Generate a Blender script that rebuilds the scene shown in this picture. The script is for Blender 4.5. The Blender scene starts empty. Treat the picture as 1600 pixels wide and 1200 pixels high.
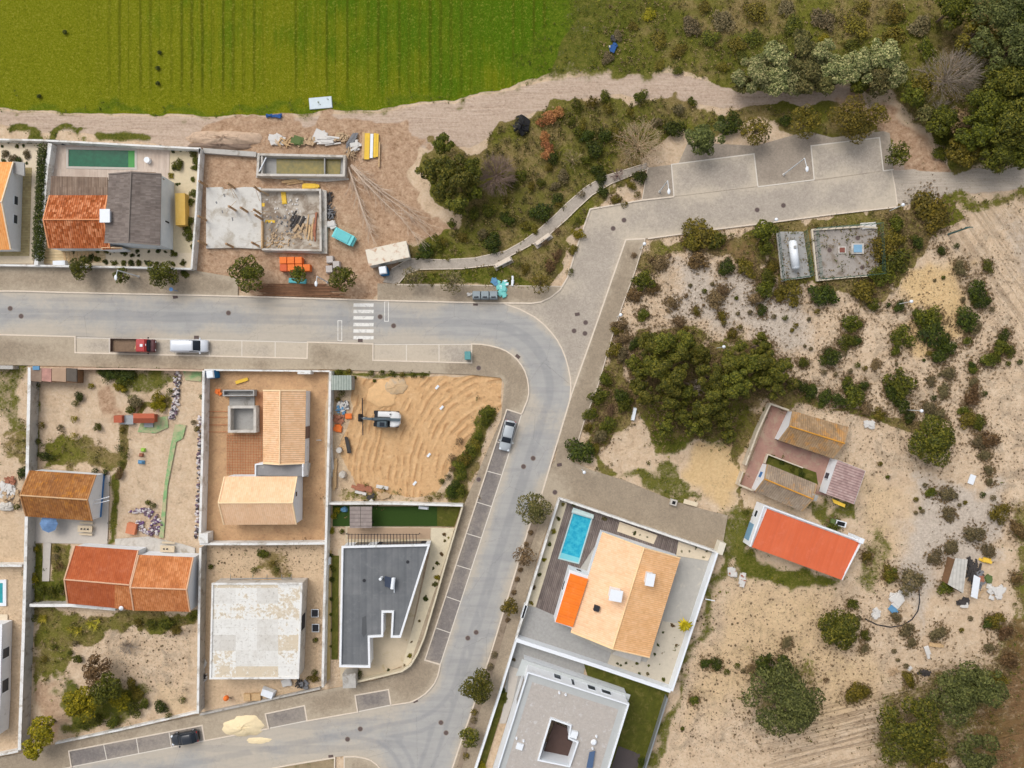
import bpy, bmesh, math, random
import numpy as np
from mathutils import Vector, Matrix
sc = bpy.context.scene
COL = sc.collection
R = math.radians
H = 110.0            # drone height in metres; 10 photo pixels = 1 m on the ground
# ---------------- camera, sky, sun, exposure ----------------
cam = bpy.data.cameras.new('camera'); camo = bpy.data.objects.new('camera', cam); COL.objects.link(camo)
camo.location = (0, 0, H); cam.sensor_width = 36; cam.lens = 36*H/160.0
cam.clip_start = 1; cam.clip_end = 6000; sc.camera = camo
world = bpy.data.worlds.new("World"); sc.world = world; world.use_nodes = True
wn = world.node_tree.nodes; wl = world.node_tree.links
bg = wn['Background']; sky = wn.new('ShaderNodeTexSky'); sky.sky_type = 'NISHITA'; sky.sun_disc = False
SUN_EL, SUN_AZ = R(52), R(-38)          # azimuth clockwise from +Y (photo top): light comes from the upper left
sky.sun_elevation = SUN_EL; sky.sun_rotation = SUN_AZ
sky.air_density = 1.0; sky.dust_density = 4.0; sky.ozone_density = 1.0
hs = wn.new('ShaderNodeHueSaturation'); hs.inputs['Saturation'].default_value = .32
wl.new(sky.outputs[0], hs.inputs['Color']); wl.new(hs.outputs[0], bg.inputs['Color'])
bg.inputs['Strength'].default_value = 0.15
sun = bpy.data.lights.new('sun', 'SUN'); sun.energy = 0.75; sun.angle = R(35); sun.color = (1, .965, .915)
suno = bpy.data.objects.new('sun', sun); COL.objects.link(suno)
d = Vector((math.sin(SUN_AZ)*math.cos(SUN_EL), math.cos(SUN_AZ)*math.cos(SUN_EL), math.sin(SUN_EL)))
suno.rotation_euler = d.to_track_quat('Z', 'Y').to_euler(); suno.location = (0, 0, 60)
sc.view_settings.view_transform = 'Standard'; sc.view_settings.look = 'None'
sc.view_settings.exposure = 0.2; sc.view_settings.gamma = 1

def P(x, y, z=0.0):
    """world point of height z that stands at photo pixel x,y"""
    s = .1*(H-z)/H
    return Vector(((x-800)*s, (600-y)*s, z))

# ---------------- materials ----------------
def c(r, g, b, k=1.0):
    f = lambda v: (v/255/12.92 if v/255 <= .04045 else ((v/255+.055)/1.055)**2.4)*k
    return (f(r), f(g), f(b), 1)
class NT:
    def __init__(s, name, rough=.85, spec=.25):
        s.m = bpy.data.materials.new(name); s.m.use_nodes = True
        s.t = s.m.node_tree; s.b = s.t.nodes['Principled BSDF']
        s.b.inputs['Roughness'].default_value = rough
        s.b.inputs['Specular IOR Level'].default_value = spec
        s._p = None
    def n(s, typ, ins=None, **kw):
        nd = s.t.nodes.new(typ)
        for k, v in kw.items(): setattr(nd, k, v)
        for k, v in (ins or {}).items(): s.put(nd.inputs[k], v)
        return nd
    def put(s, sock, v):
        if isinstance(v, bpy.types.NodeSocket): s.t.links.new(v, sock)
        elif isinstance(v, bpy.types.Node): s.t.links.new(v.outputs[0], sock)
        else: sock.default_value = v
    def pos(s):
        if not s._p: s._p = s.n('ShaderNodeNewGeometry').outputs['Position']
        return s._p
    def objc(s): return s.n('ShaderNodeTexCoord').outputs['Object']
    def uv(s): return s.n('ShaderNodeTexCoord').outputs['UV']
    def isl(s): return s.n('ShaderNodeNewGeometry').outputs['Random Per Island']
    def mapp(s, v, sc_=(1, 1, 1), rot=0):
        return s.n('ShaderNodeMapping', {'Vector': v, 'Scale': sc_, 'Rotation': (0, 0, rot)}).outputs[0]
    def noise(s, v, scale, det=4, rough=.6, dist=0):
        return s.n('ShaderNodeTexNoise', {'Vector': v, 'Scale': scale, 'Detail': det, 'Roughness': rough, 'Distortion': dist}).outputs['Fac']
    def math(s, op, a, b=0.0, cc=None, clamp=False):
        nd = s.n('ShaderNodeMath', operation=op, use_clamp=clamp); s.put(nd.inputs[0], a); s.put(nd.inputs[1], b)
        if cc is not None: s.put(nd.inputs[2], cc)
        return nd.outputs[0]
    def ramp(s, f, stops):
        nd = s.n('ShaderNodeValToRGB'); s.put(nd.inputs[0], f); e = nd.color_ramp.elements
        while len(e) < len(stops): e.new(.5)
        for i, (p, col) in enumerate(stops):
            e[i].position = p; e[i].color = col if not isinstance(col, (int, float)) else (col, col, col, 1)
        return nd.outputs[0]
    def mix(s, f, a, b, mode='MIX'):
        nd = s.n('ShaderNodeMix', data_type='RGBA', blend_type=mode)
        s.put(nd.inputs[0], f); s.put(nd.inputs[6], a); s.put(nd.inputs[7], b); return nd.outputs[2]
    def step(s, f, lo, hi):
        nd = s.n('ShaderNodeMapRange', interpolation_type='SMOOTHSTEP'); s.put(nd.inputs[0], f)
        nd.inputs[1].default_value = lo; nd.inputs[2].default_value = hi; return nd.outputs[0]
    def attr(s, name):
        a = s.n('ShaderNodeAttribute', attribute_name=name)
        sp = s.n('ShaderNodeSeparateColor', {0: a.outputs['Color']})
        return sp.outputs[0], sp.outputs[1], sp.outputs[2], a.outputs['Alpha']
    def bump(s, h, st=.5, dist=.1):
        return s.n('ShaderNodeBump', {'Height': h, 'Strength': st, 'Distance': dist}).outputs[0]
    def out(s, col, nrm=None, rough=None):
        s.put(s.b.inputs['Base Color'], col)
        if nrm is not None: s.put(s.b.inputs['Normal'], nrm)
        if rough is not None: s.put(s.b.inputs['Roughness'], rough)
        return s.m
MATS = {}
def paint(name, col, var=.12, scale=1.5, rough=.75, stain=None, st=.35, metal=0, bump=.15):
    """surface of one colour with mottling and optional stains of their own shape"""
    if name in MATS: return MATS[name]
    t = NT(name, rough); p = t.pos()
    n = t.noise(p, scale, 5, .65); n2 = t.noise(p, scale*7, 3)
    lo = tuple(v*(1-var) for v in col[:3])+(1,); hi = tuple(min(1, v*(1+var)) for v in col[:3])+(1,)
    k = t.mix(.35, n, n2)
    colr = t.ramp(k, [(.32, lo), (.68, hi)])
    if stain:
        m = t.step(t.noise(p, scale*.55, 6, .7, .6), .62-st*.25, .74-st*.15)
        colr = t.mix(t.math('MULTIPLY', m, .8), colr, stain)
    t.b.inputs['Metallic'].default_value = metal
    colr = t.mix(t.math('MULTIPLY', t.step(t.noise(p, scale*2.3, 6, .75), .54, .72), .22), colr, tuple(v*.72 for v in col[:3])+(1,))
    MATS[name] = t.out(colr, t.bump(k, bump, .05)); return MATS[name]
def tiles(name, cols, row=.3, lich=None, lst=.5, course=.42, groove=.55, scale=.5, cvar=.26):
    """roof tiles: columns down the slope (UV in metres), courses across; cols = dark, mid, light"""
    t = NT(name, .85, .15); uv = t.uv(); p = t.pos()
    sp = t.n('ShaderNodeSeparateXYZ', {0: uv})
    w = t.math('SINE', t.math('MULTIPLY', sp.outputs[0], 2*math.pi/row))
    w = t.math('MULTIPLY_ADD', w, .5, .5)
    fr = t.math('FRACT', t.math('DIVIDE', sp.outputs[1], course))
    cu = t.math('FLOOR', t.math('DIVIDE', sp.outputs[0], row)); cv = t.math('FLOOR', t.math('DIVIDE', sp.outputs[1], course))
    cell = t.n('ShaderNodeCombineXYZ', {0: cu, 1: cv}).outputs[0]
    wn_ = t.n('ShaderNodeTexWhiteNoise', {'Vector': cell}, noise_dimensions='3D').outputs[0]
    big = t.noise(p, scale, 5, .65)
    k = t.math('ADD', t.math('MULTIPLY', wn_, cvar), t.math('MULTIPLY', big, 1.05-cvar))
    colr = t.ramp(k, [(.25, cols[0]), (.52, cols[1]), (.8, cols[2])])
    if lich:
        m = t.step(t.math('ADD', t.noise(p, scale*1.4, 6, .75, .4), t.math('MULTIPLY', wn_, .12)), .66-lst*.25, .72-lst*.1)
        colr = t.mix(t.math('MULTIPLY', m, .62), colr, lich)
    wv = t.step(t.noise(t.mapp(uv, (1.3, .22, 1)), 1.0, 6, .72), .46, .72)
    colr = t.mix(t.math('MULTIPLY', wv, .26), colr, tuple(v*.6+.05 for v in cols[0][:3])+(1,))
    wl_ = t.step(t.noise(p, .9, 6, .75), .52, .7); colr = t.mix(t.math('MULTIPLY', wl_, .22), colr, tuple(min(1, v*1.0+.1) for v in cols[2][:3])+(1,))
    dk = t.math('MULTIPLY', t.step(w, .45, .05), groove)
    colr = t.mix(dk, colr, tuple(v*.45 for v in cols[0][:3])+(1,))
    h = t.math('ADD', w, t.math('MULTIPLY', fr, .5))
    MATS[name] = t.out(colr, t.bump(h, min(.7, groove*1.6+.06), .05)); return MATS[name]
def leafm(name, a, b, cc, k=.85, bl=.5):
    lc_ = lambda q: c(q[0]*1.02, q[1]*.94, q[2]*bl, k)
    t = NT(name, .6, .2)
    r = t.isl(); n = t.noise(t.objc(), .9, 3)
    f = t.math('ADD', t.math('MULTIPLY', r, .62), t.math('MULTIPLY', t.math('SUBTRACT', n, .1), .55))
    colr = t.ramp(f, [(.2, lc_(a)), (.52, lc_(b)), (.85, lc_(cc))])
    oi = t.n('ShaderNodeObjectInfo').outputs['Random']
    v = t.n('ShaderNodeHueSaturation', {'Color': colr, 'Value': t.math('MULTIPLY_ADD', oi, .35, .82),
            'Hue': t.math('MULTIPLY_ADD', oi, .02, .49)}).outputs[0]
    MATS[name] = t.out(v); return MATS[name]
def water(name, col, dp):
    t = NT(name, .12, .12); n = t.noise(t.pos(), 1.6, 4)
    colr = t.ramp(n, [(.3, dp), (.7, col)])
    MATS[name] = t.out(colr, t.bump(t.noise(t.pos(), 5, 3), .12, .05)); return MATS[name]

# ---------------- mesh builder ----------------
class MB:
    def __init__(s): s.v = []; s.f = []; s.uv = {}; s.mi = []; s.cm = 0
    def add(s, vs, fs, uvs=None):
        o = len(s.v); s.v += [tuple(v) for v in vs]
        for i, f in enumerate(fs):
            if uvs is not None: s.uv[len(s.f)] = uvs[i]
            s.f.append([a+o for a in f]); s.mi.append(s.cm)
        return s
    def box(s, x, y, z0, z1, sx, sy, rot=0, taper=1.0):
        ca, sa = math.cos(rot), math.sin(rot); vs = []
        for z, k in ((z0, 1), (z1, taper)):
            for a, b in ((-1, -1), (1, -1), (1, 1), (-1, 1)):
                u, w = a*sx/2*k, b*sy/2*k; vs.append((x+u*ca-w*sa, y+u*sa+w*ca, z))
        return s.add(vs, [(3, 2, 1, 0), (4, 5, 6, 7), (0, 1, 5, 4), (1, 2, 6, 5), (2, 3, 7, 6), (3, 0, 4, 7)])
    def hexa(s, b4, t4):
        return s.add(list(b4)+list(t4), [(3, 2, 1, 0), (4, 5, 6, 7), (0, 1, 5, 4), (1, 2, 6, 5), (2, 3, 7, 6), (3, 0, 4, 7)])
    def prism(s, pts, z0, z1, holes=()):
        """vertical prism over a polygon of world xy points"""
        bm = bmesh.new(); loops = [pts]+list(holes); es = []; rings = []
        for L in loops:
            vs = [bm.verts.new((p[0], p[1], z1)) for p in L]
            es += [bm.edges.new((vs[i], vs[(i+1) % len(vs)])) for i in range(len(vs))]; rings.append(vs)
        bmesh.ops.triangle_fill(bm, edges=es, use_beauty=True, normal=(0, 0, 1))
        bm.verts.ensure_lookup_table(); bm.verts.index_update()
        for f in bm.faces:
            if f.normal.z < 0: f.normal_flip()
        o = len(s.v); nv = len(bm.verts)
        tv = [tuple(v.co) for v in bm.verts]; tf = [[v.index for v in f.verts] for f in bm.faces]
        s.add(tv, tf)
        bv = [(v[0], v[1], z0) for v in tv]; s.add(bv, [list(reversed(f)) for f in tf])
        area = sum(pts[i][0]*pts[(i+1) % len(pts)][1]-pts[(i+1) % len(pts)][0]*pts[i][1] for i in range(len(pts)))
        for ri, vs in enumerate(rings):
            idx = [v.index for v in vs]
            for i in range(len(idx)):
                a, b = idx[i], idx[(i+1) % len(idx)]
                q = [tv[a], tv[b], bv[b], bv[a]]
                s.add(q, [(0, 1, 2, 3)] if (area < 0) == (ri == 0) else [(3, 2, 1, 0)])
        bm.free(); return s
    def strip(s, pts, w, z0, z1, closed=False):
        """mitred wall/kerb along world points"""
        n = len(pts); P2 = [Vector((p[0], p[1])) for p in pts]; L = []
        for i in range(n):
            a = P2[i-1] if (i > 0 or closed) else None; b = P2[(i+1) % n] if (i < n-1 or closed) else None
            d1 = (P2[i]-a).normalized() if a is not None else None; d2 = (b-P2[i]).normalized() if b is not None else None
            if d1 is None: d1 = d2
            if d2 is None: d2 = d1
            n1 = Vector((-d1.y, d1.x)); n2 = Vector((-d2.y, d2.x)); m = n1+n2
            m = n1 if m.length < .3 else m.normalized(); k = 1/max(.45, m.dot(n1))
            L.append((P2[i]+m*k*w/2, P2[i]-m*k*w/2))
        o = len(s.v); vs = []
        for (a, b) in L: vs += [(a.x, a.y, z0), (b.x, b.y, z0), (b.x, b.y, z1), (a.x, a.y, z1)]
        fs = []
        for i in range(n if closed else n-1):
            j = (i+1) % n
            for k in range(4):
                fs.append((i*4+k, j*4+k, j*4+(k+1) % 4, i*4+(k+1) % 4))
        if not closed: fs += [(0, 1, 2, 3), tuple(reversed([(n-1)*4+k for k in range(4)]))]
        return s.add(vs, fs)
    def tube(s, a, b, r1, r2=None, n=6, cap=True):
        a = Vector(a); b = Vector(b); r2 = r1 if r2 is None else r2; d = (b-a)
        if d.length < 1e-6: return s
        q = d.to_track_quat('Z', 'Y'); vs = []
        for p, r in ((a, r1), (b, r2)):
            for i in range(n):
                t = 2*math.pi*i/n; vs.append(p+q@Vector((math.cos(t)*r, math.sin(t)*r, 0)))
        fs = [(i, (i+1) % n, n+(i+1) % n, n+i) for i in range(n)]
        if cap: fs += [tuple(reversed(range(n))), tuple(range(n, 2*n))]
        return s.add(vs, fs)
    def poly(s, pts, uvs=None): return s.add(pts, [tuple(range(len(pts)))], [uvs] if uvs else None)
    def disc(s, x, y, z0, z1, r, n=16, k=1.0):
        vs = [(x+math.cos(2*math.pi*i/n)*r, y+math.sin(2*math.pi*i/n)*r, z0) for i in range(n)]
        vs += [(x+math.cos(2*math.pi*i/n)*r*k, y+math.sin(2*math.pi*i/n)*r*k, z1) for i in range(n)]
        return s.add(vs, [(i, (i+1) % n, n+(i+1) % n, n+i) for i in range(n)]+[tuple(range(n, 2*n)), tuple(reversed(range(n)))])
    def blob(s, x, y, z, rx, ry, rz, seed=0, rough=.25, n=9, m=14, flat=False):
        rg = random.Random(seed); vs = []; fs = []
        for i in range(n+1):
            ph = (math.pi/2 if flat else math.pi)*i/n
            for j in range(m):
                th = 2*math.pi*j/m; k = 1+rough*(rg.random()-.5)
                vs.append((x+rx*k*math.sin(ph)*math.cos(th), y+ry*k*math.sin(ph)*math.sin(th), z+rz*k*math.cos(ph)))
        for i in range(n):
            for j in range(m): fs.append((i*m+j, (i+1)*m+j, (i+1)*m+(j+1) % m, i*m+(j+1) % m))
        return s.add(vs, fs)
def obj(name, mb, mat, parent=None, smooth=False, local=False):
    me = bpy.data.meshes.new(name)
    off = parent.location if (parent is not None and not local) else Vector((0, 0, 0))
    if parent is not None and not local and parent.parent is not None: off = off+parent.parent.location
    vs = [(v[0]-off[0], v[1]-off[1], v[2]-off[2]) for v in mb.v] if off.length else mb.v
    me.from_pydata(vs, [], mb.f)
    for m in (mat if isinstance(mat, (list, tuple)) else [mat]): me.materials.append(m)
    if any(mb.mi): me.polygons.foreach_set('material_index', mb.mi)
    if mb.uv:
        ul = me.uv_layers.new(name='UVMap')
        for pi, uvs in mb.uv.items():
            for k, li in enumerate(me.polygons[pi].loop_indices): ul.data[li].uv = uvs[k]
    if smooth: me.shade_smooth()
    me.update(); o = bpy.data.objects.new(name, me); COL.objects.link(o)
    if parent is not None: o.parent = parent
    return o
def tag(o, label, cat, group=None):
    o['label'] = label; o['category'] = cat
    if group: o['group'] = group
    return o
def thing(name, label, cat, loc=(0, 0, 0), group=None):
    o = bpy.data.objects.new(name, None); COL.objects.link(o); o.location = loc; o.empty_display_size = .3
    return tag(o, label, cat, group)
def solo(name, mb, mat, label, cat, loc=None, group=None, smooth=False):
    """a thing that is one mesh, its origin at its base"""
    if loc is None:
        a = np.array(mb.v); loc = (a[:, 0].mean(), a[:, 1].mean(), a[:, 2].min())
    loc = Vector(loc); m2 = mb; m2.v = [(v[0]-loc[0], v[1]-loc[1], v[2]-loc[2]) for v in mb.v]
    o = obj(name, m2, mat, None, smooth); o.location = loc; return tag(o, label, cat, group)
def struct(o): o['kind'] = 'structure'; return o
def stuff(o, label=None, cat=None):
    o['kind'] = 'stuff'
    if label: o['label'] = label
    if cat: o['category'] = cat
    return o
def copy_tree(o, parent=None):
    q = o.copy(); COL.objects.link(q); q.parent = parent
    for ch in list(o.children): copy_tree(ch, q)
    return q
W = lambda pts, z=0: [P(x, y, z) for x, y in pts]
# ---------------- ground masks ----------------
def pdist(X, Y, poly):
    """signed distance in px to polygon (positive inside)"""
    n = len(poly); dm = np.full(X.shape, 1e9); ins = np.zeros(X.shape, bool)
    for i in range(n):
        x1, y1 = poly[i]; x2, y2 = poly[(i+1) % n]; dx, dy = x2-x1, y2-y1
        t = np.clip(((X-x1)*dx+(Y-y1)*dy)/(dx*dx+dy*dy+1e-9), 0, 1)
        dm = np.minimum(dm, np.hypot(X-x1-t*dx, Y-y1-t*dy))
        if y1 != y2:
            cr = ((y1 > Y) != (y2 > Y)) & (X < (x2-x1)*(Y-y1)/(y2-y1)+x1); ins ^= cr
    return np.where(ins, dm, -dm)
FIELD = [(-9000,-9000),(905,-9000),(925,0),(890,50),(862,112),(780,138),(680,160),(520,174),(400,181),(300,180),(180,178),(60,172),(0,168),(-9000,160)]
# kind, value, feather px, polygon
REG = [
('soil',.85,8,[(1330,140),(1375,165),(1420,200),(1475,248),(1520,266),(1480,285),(1420,280),(1395,235),(1350,182),(1300,172)]),
('gravel',1,5,[(1390,266),(1470,268),(1530,264),(1600,262),(12000,256),(12000,290),(1600,296),(1500,300),(1396,325)]),
('bush',1,6,[(720,330),(740,232),(800,200),(860,165),(960,150),(1070,160),(1060,225),(1000,262),(925,300),(840,355),(740,385),(690,375)]),('bush',.5,6,[(660,400),(760,368),(800,395),(650,405)]),('bush',.6,6,[(890,430),(905,330),(1000,265),(1010,290),(925,325),(880,440),(830,435),(800,410),(860,370)]),
('ruta',1,10,[(1440,300),(1640,290),(1700,640),(1600,640),(1560,560),(1470,380)]),
('rutb',1,20,[(1200,1130),(1420,1050),(1560,1030),(1600,1080),(1600,1240),(1180,1240)]),
('field',1,3,FIELD),
('grass',.75,25,[(800,110),(870,0),(905,-300),(1010,-300),(1010,0),(985,60),(1030,100),(1100,125),(940,112),(870,122)]),
('grass',.62,10,[(-300,156),(100,166),(320,172),(520,164),(690,150),(800,128),(870,108),(870,124),(780,142),(680,163),(520,178),(400,183),(180,181),(0,172),(-300,166)]),
('scrub',1,14,[(985,-9000),(12000,-9000),(12000,250),(1620,258),(1500,262),(1440,205),(1370,150),(1330,136),(1250,138),(1150,132),(1080,116),(1000,108),(960,110),(930,60),(960,0)]),
('grass',.66,25,[(1090,60),(1180,40),(1300,60),(1420,70),(1460,160),(1600,240),(1500,260),(1420,190),(1350,140),(1150,130),(1060,100)]),
('grass',.66,20,[(1000,0),(1080,0),(1100,60),(1030,90),(985,60)]),
('track',1,5,[(-9000,165),(0,172),(180,182),(330,183),(440,184),(600,173),(700,160),(780,142),(870,124),(940,112),(1040,115),(1130,130),(1250,139),(1330,138),(1375,165),(1420,200),(1470,245),(1520,264),(1900,255),(1900,290),(1600,297),(1500,302),(1400,322),(1395,268),(1388,215),(1350,180),(1300,168),(1180,172),(1080,160),(960,146),(880,160),(820,180),(760,215),(735,228),(650,230),(300,240),(200,218),(0,196),(-9000,190)]),
('soil',1,6,[(300,190),(400,186),(560,184),(640,190),(665,215),(640,235),(645,300),(665,340),(712,352),(700,368),(650,382),(640,415),(590,442),(590,470),(372,466),(372,440),(300,424),(308,235),(300,215)]),
('rough',1,10,[(300,232),(640,235),(712,352),(640,400),(590,470),(372,466),(300,424)]),
('grass',.85,6,[(0,195),(60,198),(125,205),(120,215),(60,214),(0,214)]),
('grass',.8,5,[(140,208),(180,206),(240,213),(235,222),(150,222)]),
# park
('scrub',.9,8,[(650,245),(665,215),(740,232),(800,195),(860,165),(960,150),(1070,160),(1180,172),(1290,168),(1360,185),(1390,225),(1390,215),(1260,228),(1180,190),(1050,222),(1010,262),(925,322),(900,385),(880,445),(600,445),(650,385),(712,352)]),
('grass',.5,12,[(700,330),(790,300),(850,280),(880,230),(870,190),(930,155),(1040,155),(1060,200),(960,260),(830,350),(700,400)]),
('grass',.8,4,[(618,443),(650,425),(760,420),(790,412),(830,440),(850,446),(620,446)]),
('grass',.5,8,[(640,400),(740,365),(760,400),(650,412)]),
('pale',.5,10,[(860,290),(880,275),(890,320),(850,320)]),
('sandp',.9,8,[(1070,165),(1130,165),(1170,185),(1110,200),(1065,195)]),
# sandy land right
('scrub',.8,12,[(940,555),(965,545),(995,640),(940,700),(960,740),(890,722),(905,670)]),
('scrub',.75,10,[(1010,372),(1205,350),(1205,440),(1130,400),(1060,395),(1000,430),(985,470),(975,470)]),
('scrub',.9,6,[(1205,350),(1400,326),(1430,330),(1440,300),(1480,300),(1490,340),(1440,400),(1420,440),(1350,470),(1270,445),(1210,450)]),
('scrub',.65,20,[(1440,300),(1700,292),(1700,325),(1520,330),(1440,325)]),
('scrub',.8,14,[(985,600),(1000,520),(1120,520),(1200,540),(1240,590),(1300,625),(1290,640),(1190,630),(1160,660),(1100,690),(1010,720),(1000,680)]),
('grass',.7,8,[(1005,680),(1040,665),(1095,685),(1085,705),(1030,718),(1005,712)]),
('grass',.55,12,[(1060,680),(1150,630),(1180,630),(1150,690),(1100,700)]),
('grass',.62,8,[(935,740),(1000,735),(1050,728),(1085,750),(1103,780),(1100,795),(1060,785),(975,750)]),
('ochre',.8,14,[(1070,740),(1100,690),(1150,670),(1170,690),(1140,780),(1135,800),(1105,790),(1095,760)]),
('grass',.65,10,[(1130,800),(1180,790),(1165,850),(1110,960),(1085,1030),(1050,1120),(1020,1210),(985,1210),(1048,1085),(1120,868)]),
('grass',.8,12,[(1145,835),(1180,862),(1310,910),(1290,930),(1240,930),(1170,915),(1150,900)]),
('grass',.55,12,[(1350,850),(1380,820),(1400,870),(1360,920),(1330,910)]),
('grass',.65,8,[(1210,725),(1265,745),(1300,790),(1330,790),(1345,830),(1240,800),(1275,770)]),
('ochre',.85,16,[(1400,455),(1430,415),(1500,410),(1530,470),(1500,530),(1430,560),(1400,520),(1440,480)]),
('ochre',.5,40,[(1140,900),(1300,920),(1400,1080),(1300,1150),(1150,1100),(1050,1180),(1080,1050)]),
('ochre',.45,30,[(1320,720),(1420,760),(1410,950),(1350,900),(1350,800)]),
('pale',.72,30,[(1060,400),(1250,440),(1290,560),(1180,530),(1040,500)]),
('pale',.8,25,[(1430,740),(1560,760),(1560,880),(1480,900),(1430,1000),(1400,900)]),
('pale',.5,30,[(1550,340),(1700,340),(1700,560),(1580,420)]),
('speck',.8,30,[(1060,400),(1380,440),(1600,340),(1600,700),(1400,740),(1400,1040),(1050,1200),(1060,1000),(1150,900),(1340,930),(1340,800),(1180,640),(990,500)]),
('speck',1,20,[(1060,950),(1180,930),(1260,1030),(1200,1180),(1040,1200)]),
('speck',1,20,[(1540,600),(1600,600),(1600,830),(1550,800)]),
('scrub',.6,20,[(1560,770),(1700,770),(1700,1250),(1500,1250),(1520,1100),(1570,1000),(1590,900)]),
('rust',.62,18,[(1560,1080),(1580,960),(1700,940),(1700,1240),(1560,1240),(1500,1130)]),
('rust',.5,20,[(1120,360),(1200,355),(1190,420),(1130,410)]),
('scrub',.5,25,[(1180,1010),(1280,1020),(1290,1120),(1200,1160),(1160,1100)]),
('scrub',.55,25,[(1370,1060),(1560,1020),(1580,1200),(1360,1230)]),
('ochre',.3,20,[(1230,900),(1350,930),(1340,1010),(1240,1000)]),
('scrub',.7,6,[(1150,655),(1200,632),(1165,727),(1150,755),(1155,790),(1185,790),(1170,840),(1140,800)]),
('scrub',.9,5,[(1290,640),(1350,640),(1460,665),(1440,680),(1380,660)]),
# left plots
('grass',.6,10,[(-200,575),(42,575),(42,680),(20,690),(0,650),(-200,660)]),
('scrub',.6,10,[(0,690),(40,650),(40,735),(30,735)]),
('sandp',.5,10,[(-200,760),(38,740),(38,1170),(-200,1200)]),
('grass',.75,5,[(48,600),(60,600),(60,735),(48,735)]),
('grass',.65,6,[(155,577),(270,577),(268,600),(215,610),(205,618),(155,600)]),
('scrub',.7,8,[(200,630),(262,620),(262,645),(205,650)]),
('scrub',.7,10,[(60,680),(110,690),(175,700),(180,735),(60,730)]),
('soil',.7,8,[(140,618),(180,622),(175,648),(140,645)]),
('grass',.8,4,[(172,742),(188,735),(182,850),(170,850)]),
('scrub',.8,4,[(183,655),(200,660),(196,740),(184,740)]),
('grass',.8,5,[(46,850),(70,850),(68,905),(103,905),(104,943),(45,943)]),
('scrub',.8,5,[(80,850),(112,852),(106,940),(78,905)]),
('scrub',.7,8,[(45,952),(310,958),(300,990),(210,985),(200,1000),(48,1020)]),
('grass',.6,14,[(235,958),(300,958),(290,975),(240,985)]),
('scrub',.65,14,[(45,1010),(120,1000),(110,1060),(45,1100),(45,1060)]),
('grass',.75,12,[(95,1050),(140,1080),(230,1060),(238,1085),(200,1130),(120,1150),(90,1120)]),
('soil',.6,12,[(50,1075),(95,1070),(100,1155),(60,1160)]),
('speck',1,14,[(130,985),(300,985),(300,1080),(230,1090),(150,1030)]),
('ochre',.4,14,[(240,1070),(305,1060),(305,1110),(240,1120)]),
('siteo',1,3,[(320,580),(512,580),(506,850),(316,850)]),
('soil',.45,6,[(320,580),(440,580),(410,735),(320,740)]),
('ochre',.5,5,[(480,600),(510,600),(508,790),(478,790)]),
('sandp',.6,5,[(320,855),(505,855),(500,1075),(310,1110)]),
('scrub',.55,8,[(395,870),(440,850),(455,910),(390,905)]),
('speck',1,8,[(330,855),(500,855),(500,900),(330,900)]),
('lot',1,5,[(552,590),(785,588),(783,640),(700,740),(680,775),(560,775),(530,700),(548,650)]),
('ochre',.35,12,[(516,580),(560,580),(550,790),(516,790)]),
('scrub',.7,8,[(690,785),(715,720),(750,640),(772,630),(775,660),(724,790)]),
('grass',.8,3,[(518,580),(670,583),(668,590),(518,588)]),
('scrub',.5,8,[(516,770),(720,765),(722,790),(516,788)]),
]
KINDS = ['grass', 'scrub', 'ochre', 'pale', 'soil', 'field', 'track', 'speck', 'lot', 'rust', 'sandp', 'siteo', 'rough', 'ruta', 'rutb', 'gravel', 'bush']
def smooth_noise(X, Y, s, seed):
    r = np.random.RandomState(seed); g = r.rand(257, 257)
    u = (X/s) % 256; v = (Y/s) % 256; i = u.astype(int); j = v.astype(int); fu = u-i; fv = v-j
    fu = fu*fu*(3-2*fu); fv = fv*fv*(3-2*fv)
    return (g[i, j]*(1-fu)+g[i+1, j]*fu)*(1-fv)+(g[i, j+1]*(1-fu)+g[i+1, j+1]*fu)*fv
CRISP = ('field', 'siteo', 'lot', 'gravel')
def masks(X, Y):
    M = {k: np.zeros(X.shape) for k in KINDS}
    far = (np.abs(X-800) > 1400) | (np.abs(Y-600) > 1200)
    wx = np.where(far, 0, (smooth_noise(X, Y, 34, 11)-.5)*34+(smooth_noise(X, Y, 12, 12)-.5)*15); wy = np.where(far, 0, (smooth_noise(X, Y, 34, 13)-.5)*34+(smooth_noise(X, Y, 12, 14)-.5)*15)
    for kind, val, fe, poly in REG:
        k = .22 if kind in CRISP or fe <= 5 else 1.0
        d_ = pdist(X+wx*k, Y+wy*k, poly); t = np.clip((d_+fe)/(2*fe), 0, 1); t = t*t*(3-2*t)*val
        if kind == 'field': q = np.clip((X-815)/110., 0, 1); t = t*(1-.62*q*q*(3-2*q))
        M[kind] = np.maximum(M[kind], t)
    return M
def add_attrs(me, M, names):
    n = len(me.vertices)
    for an, ks in names:
        a = me.color_attributes.new(an, 'FLOAT_COLOR', 'POINT'); arr = np.zeros((n, 4))
        for i, k in enumerate(ks): arr[:, i] = M[k]
        a.data.foreach_set('color', arr.ravel())
def axis(lo, hi, st, far):
    a = list(np.arange(lo, hi+1e-6, st)); s_ = st*3; x = hi
    R_ = []
    while x < far: x += s_; R_.append(x); s_ *= 1.6
    L_ = []; x = lo; s_ = st*3
    while x > -far: x -= s_; L_.append(x); s_ *= 1.6
    return np.array(L_[::-1]+a+R_)
xs = axis(-92, 92, .5, 2500); ys = axis(-72, 72, .5, 2500)
GX, GY = np.meshgrid(xs, ys); gx = GX.ravel(); gy = GY.ravel()
PXg, PYg = gx*10+800, 600-gy*10
GM = masks(PXg, PYg)
rg = np.random.RandomState(3)
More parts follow.
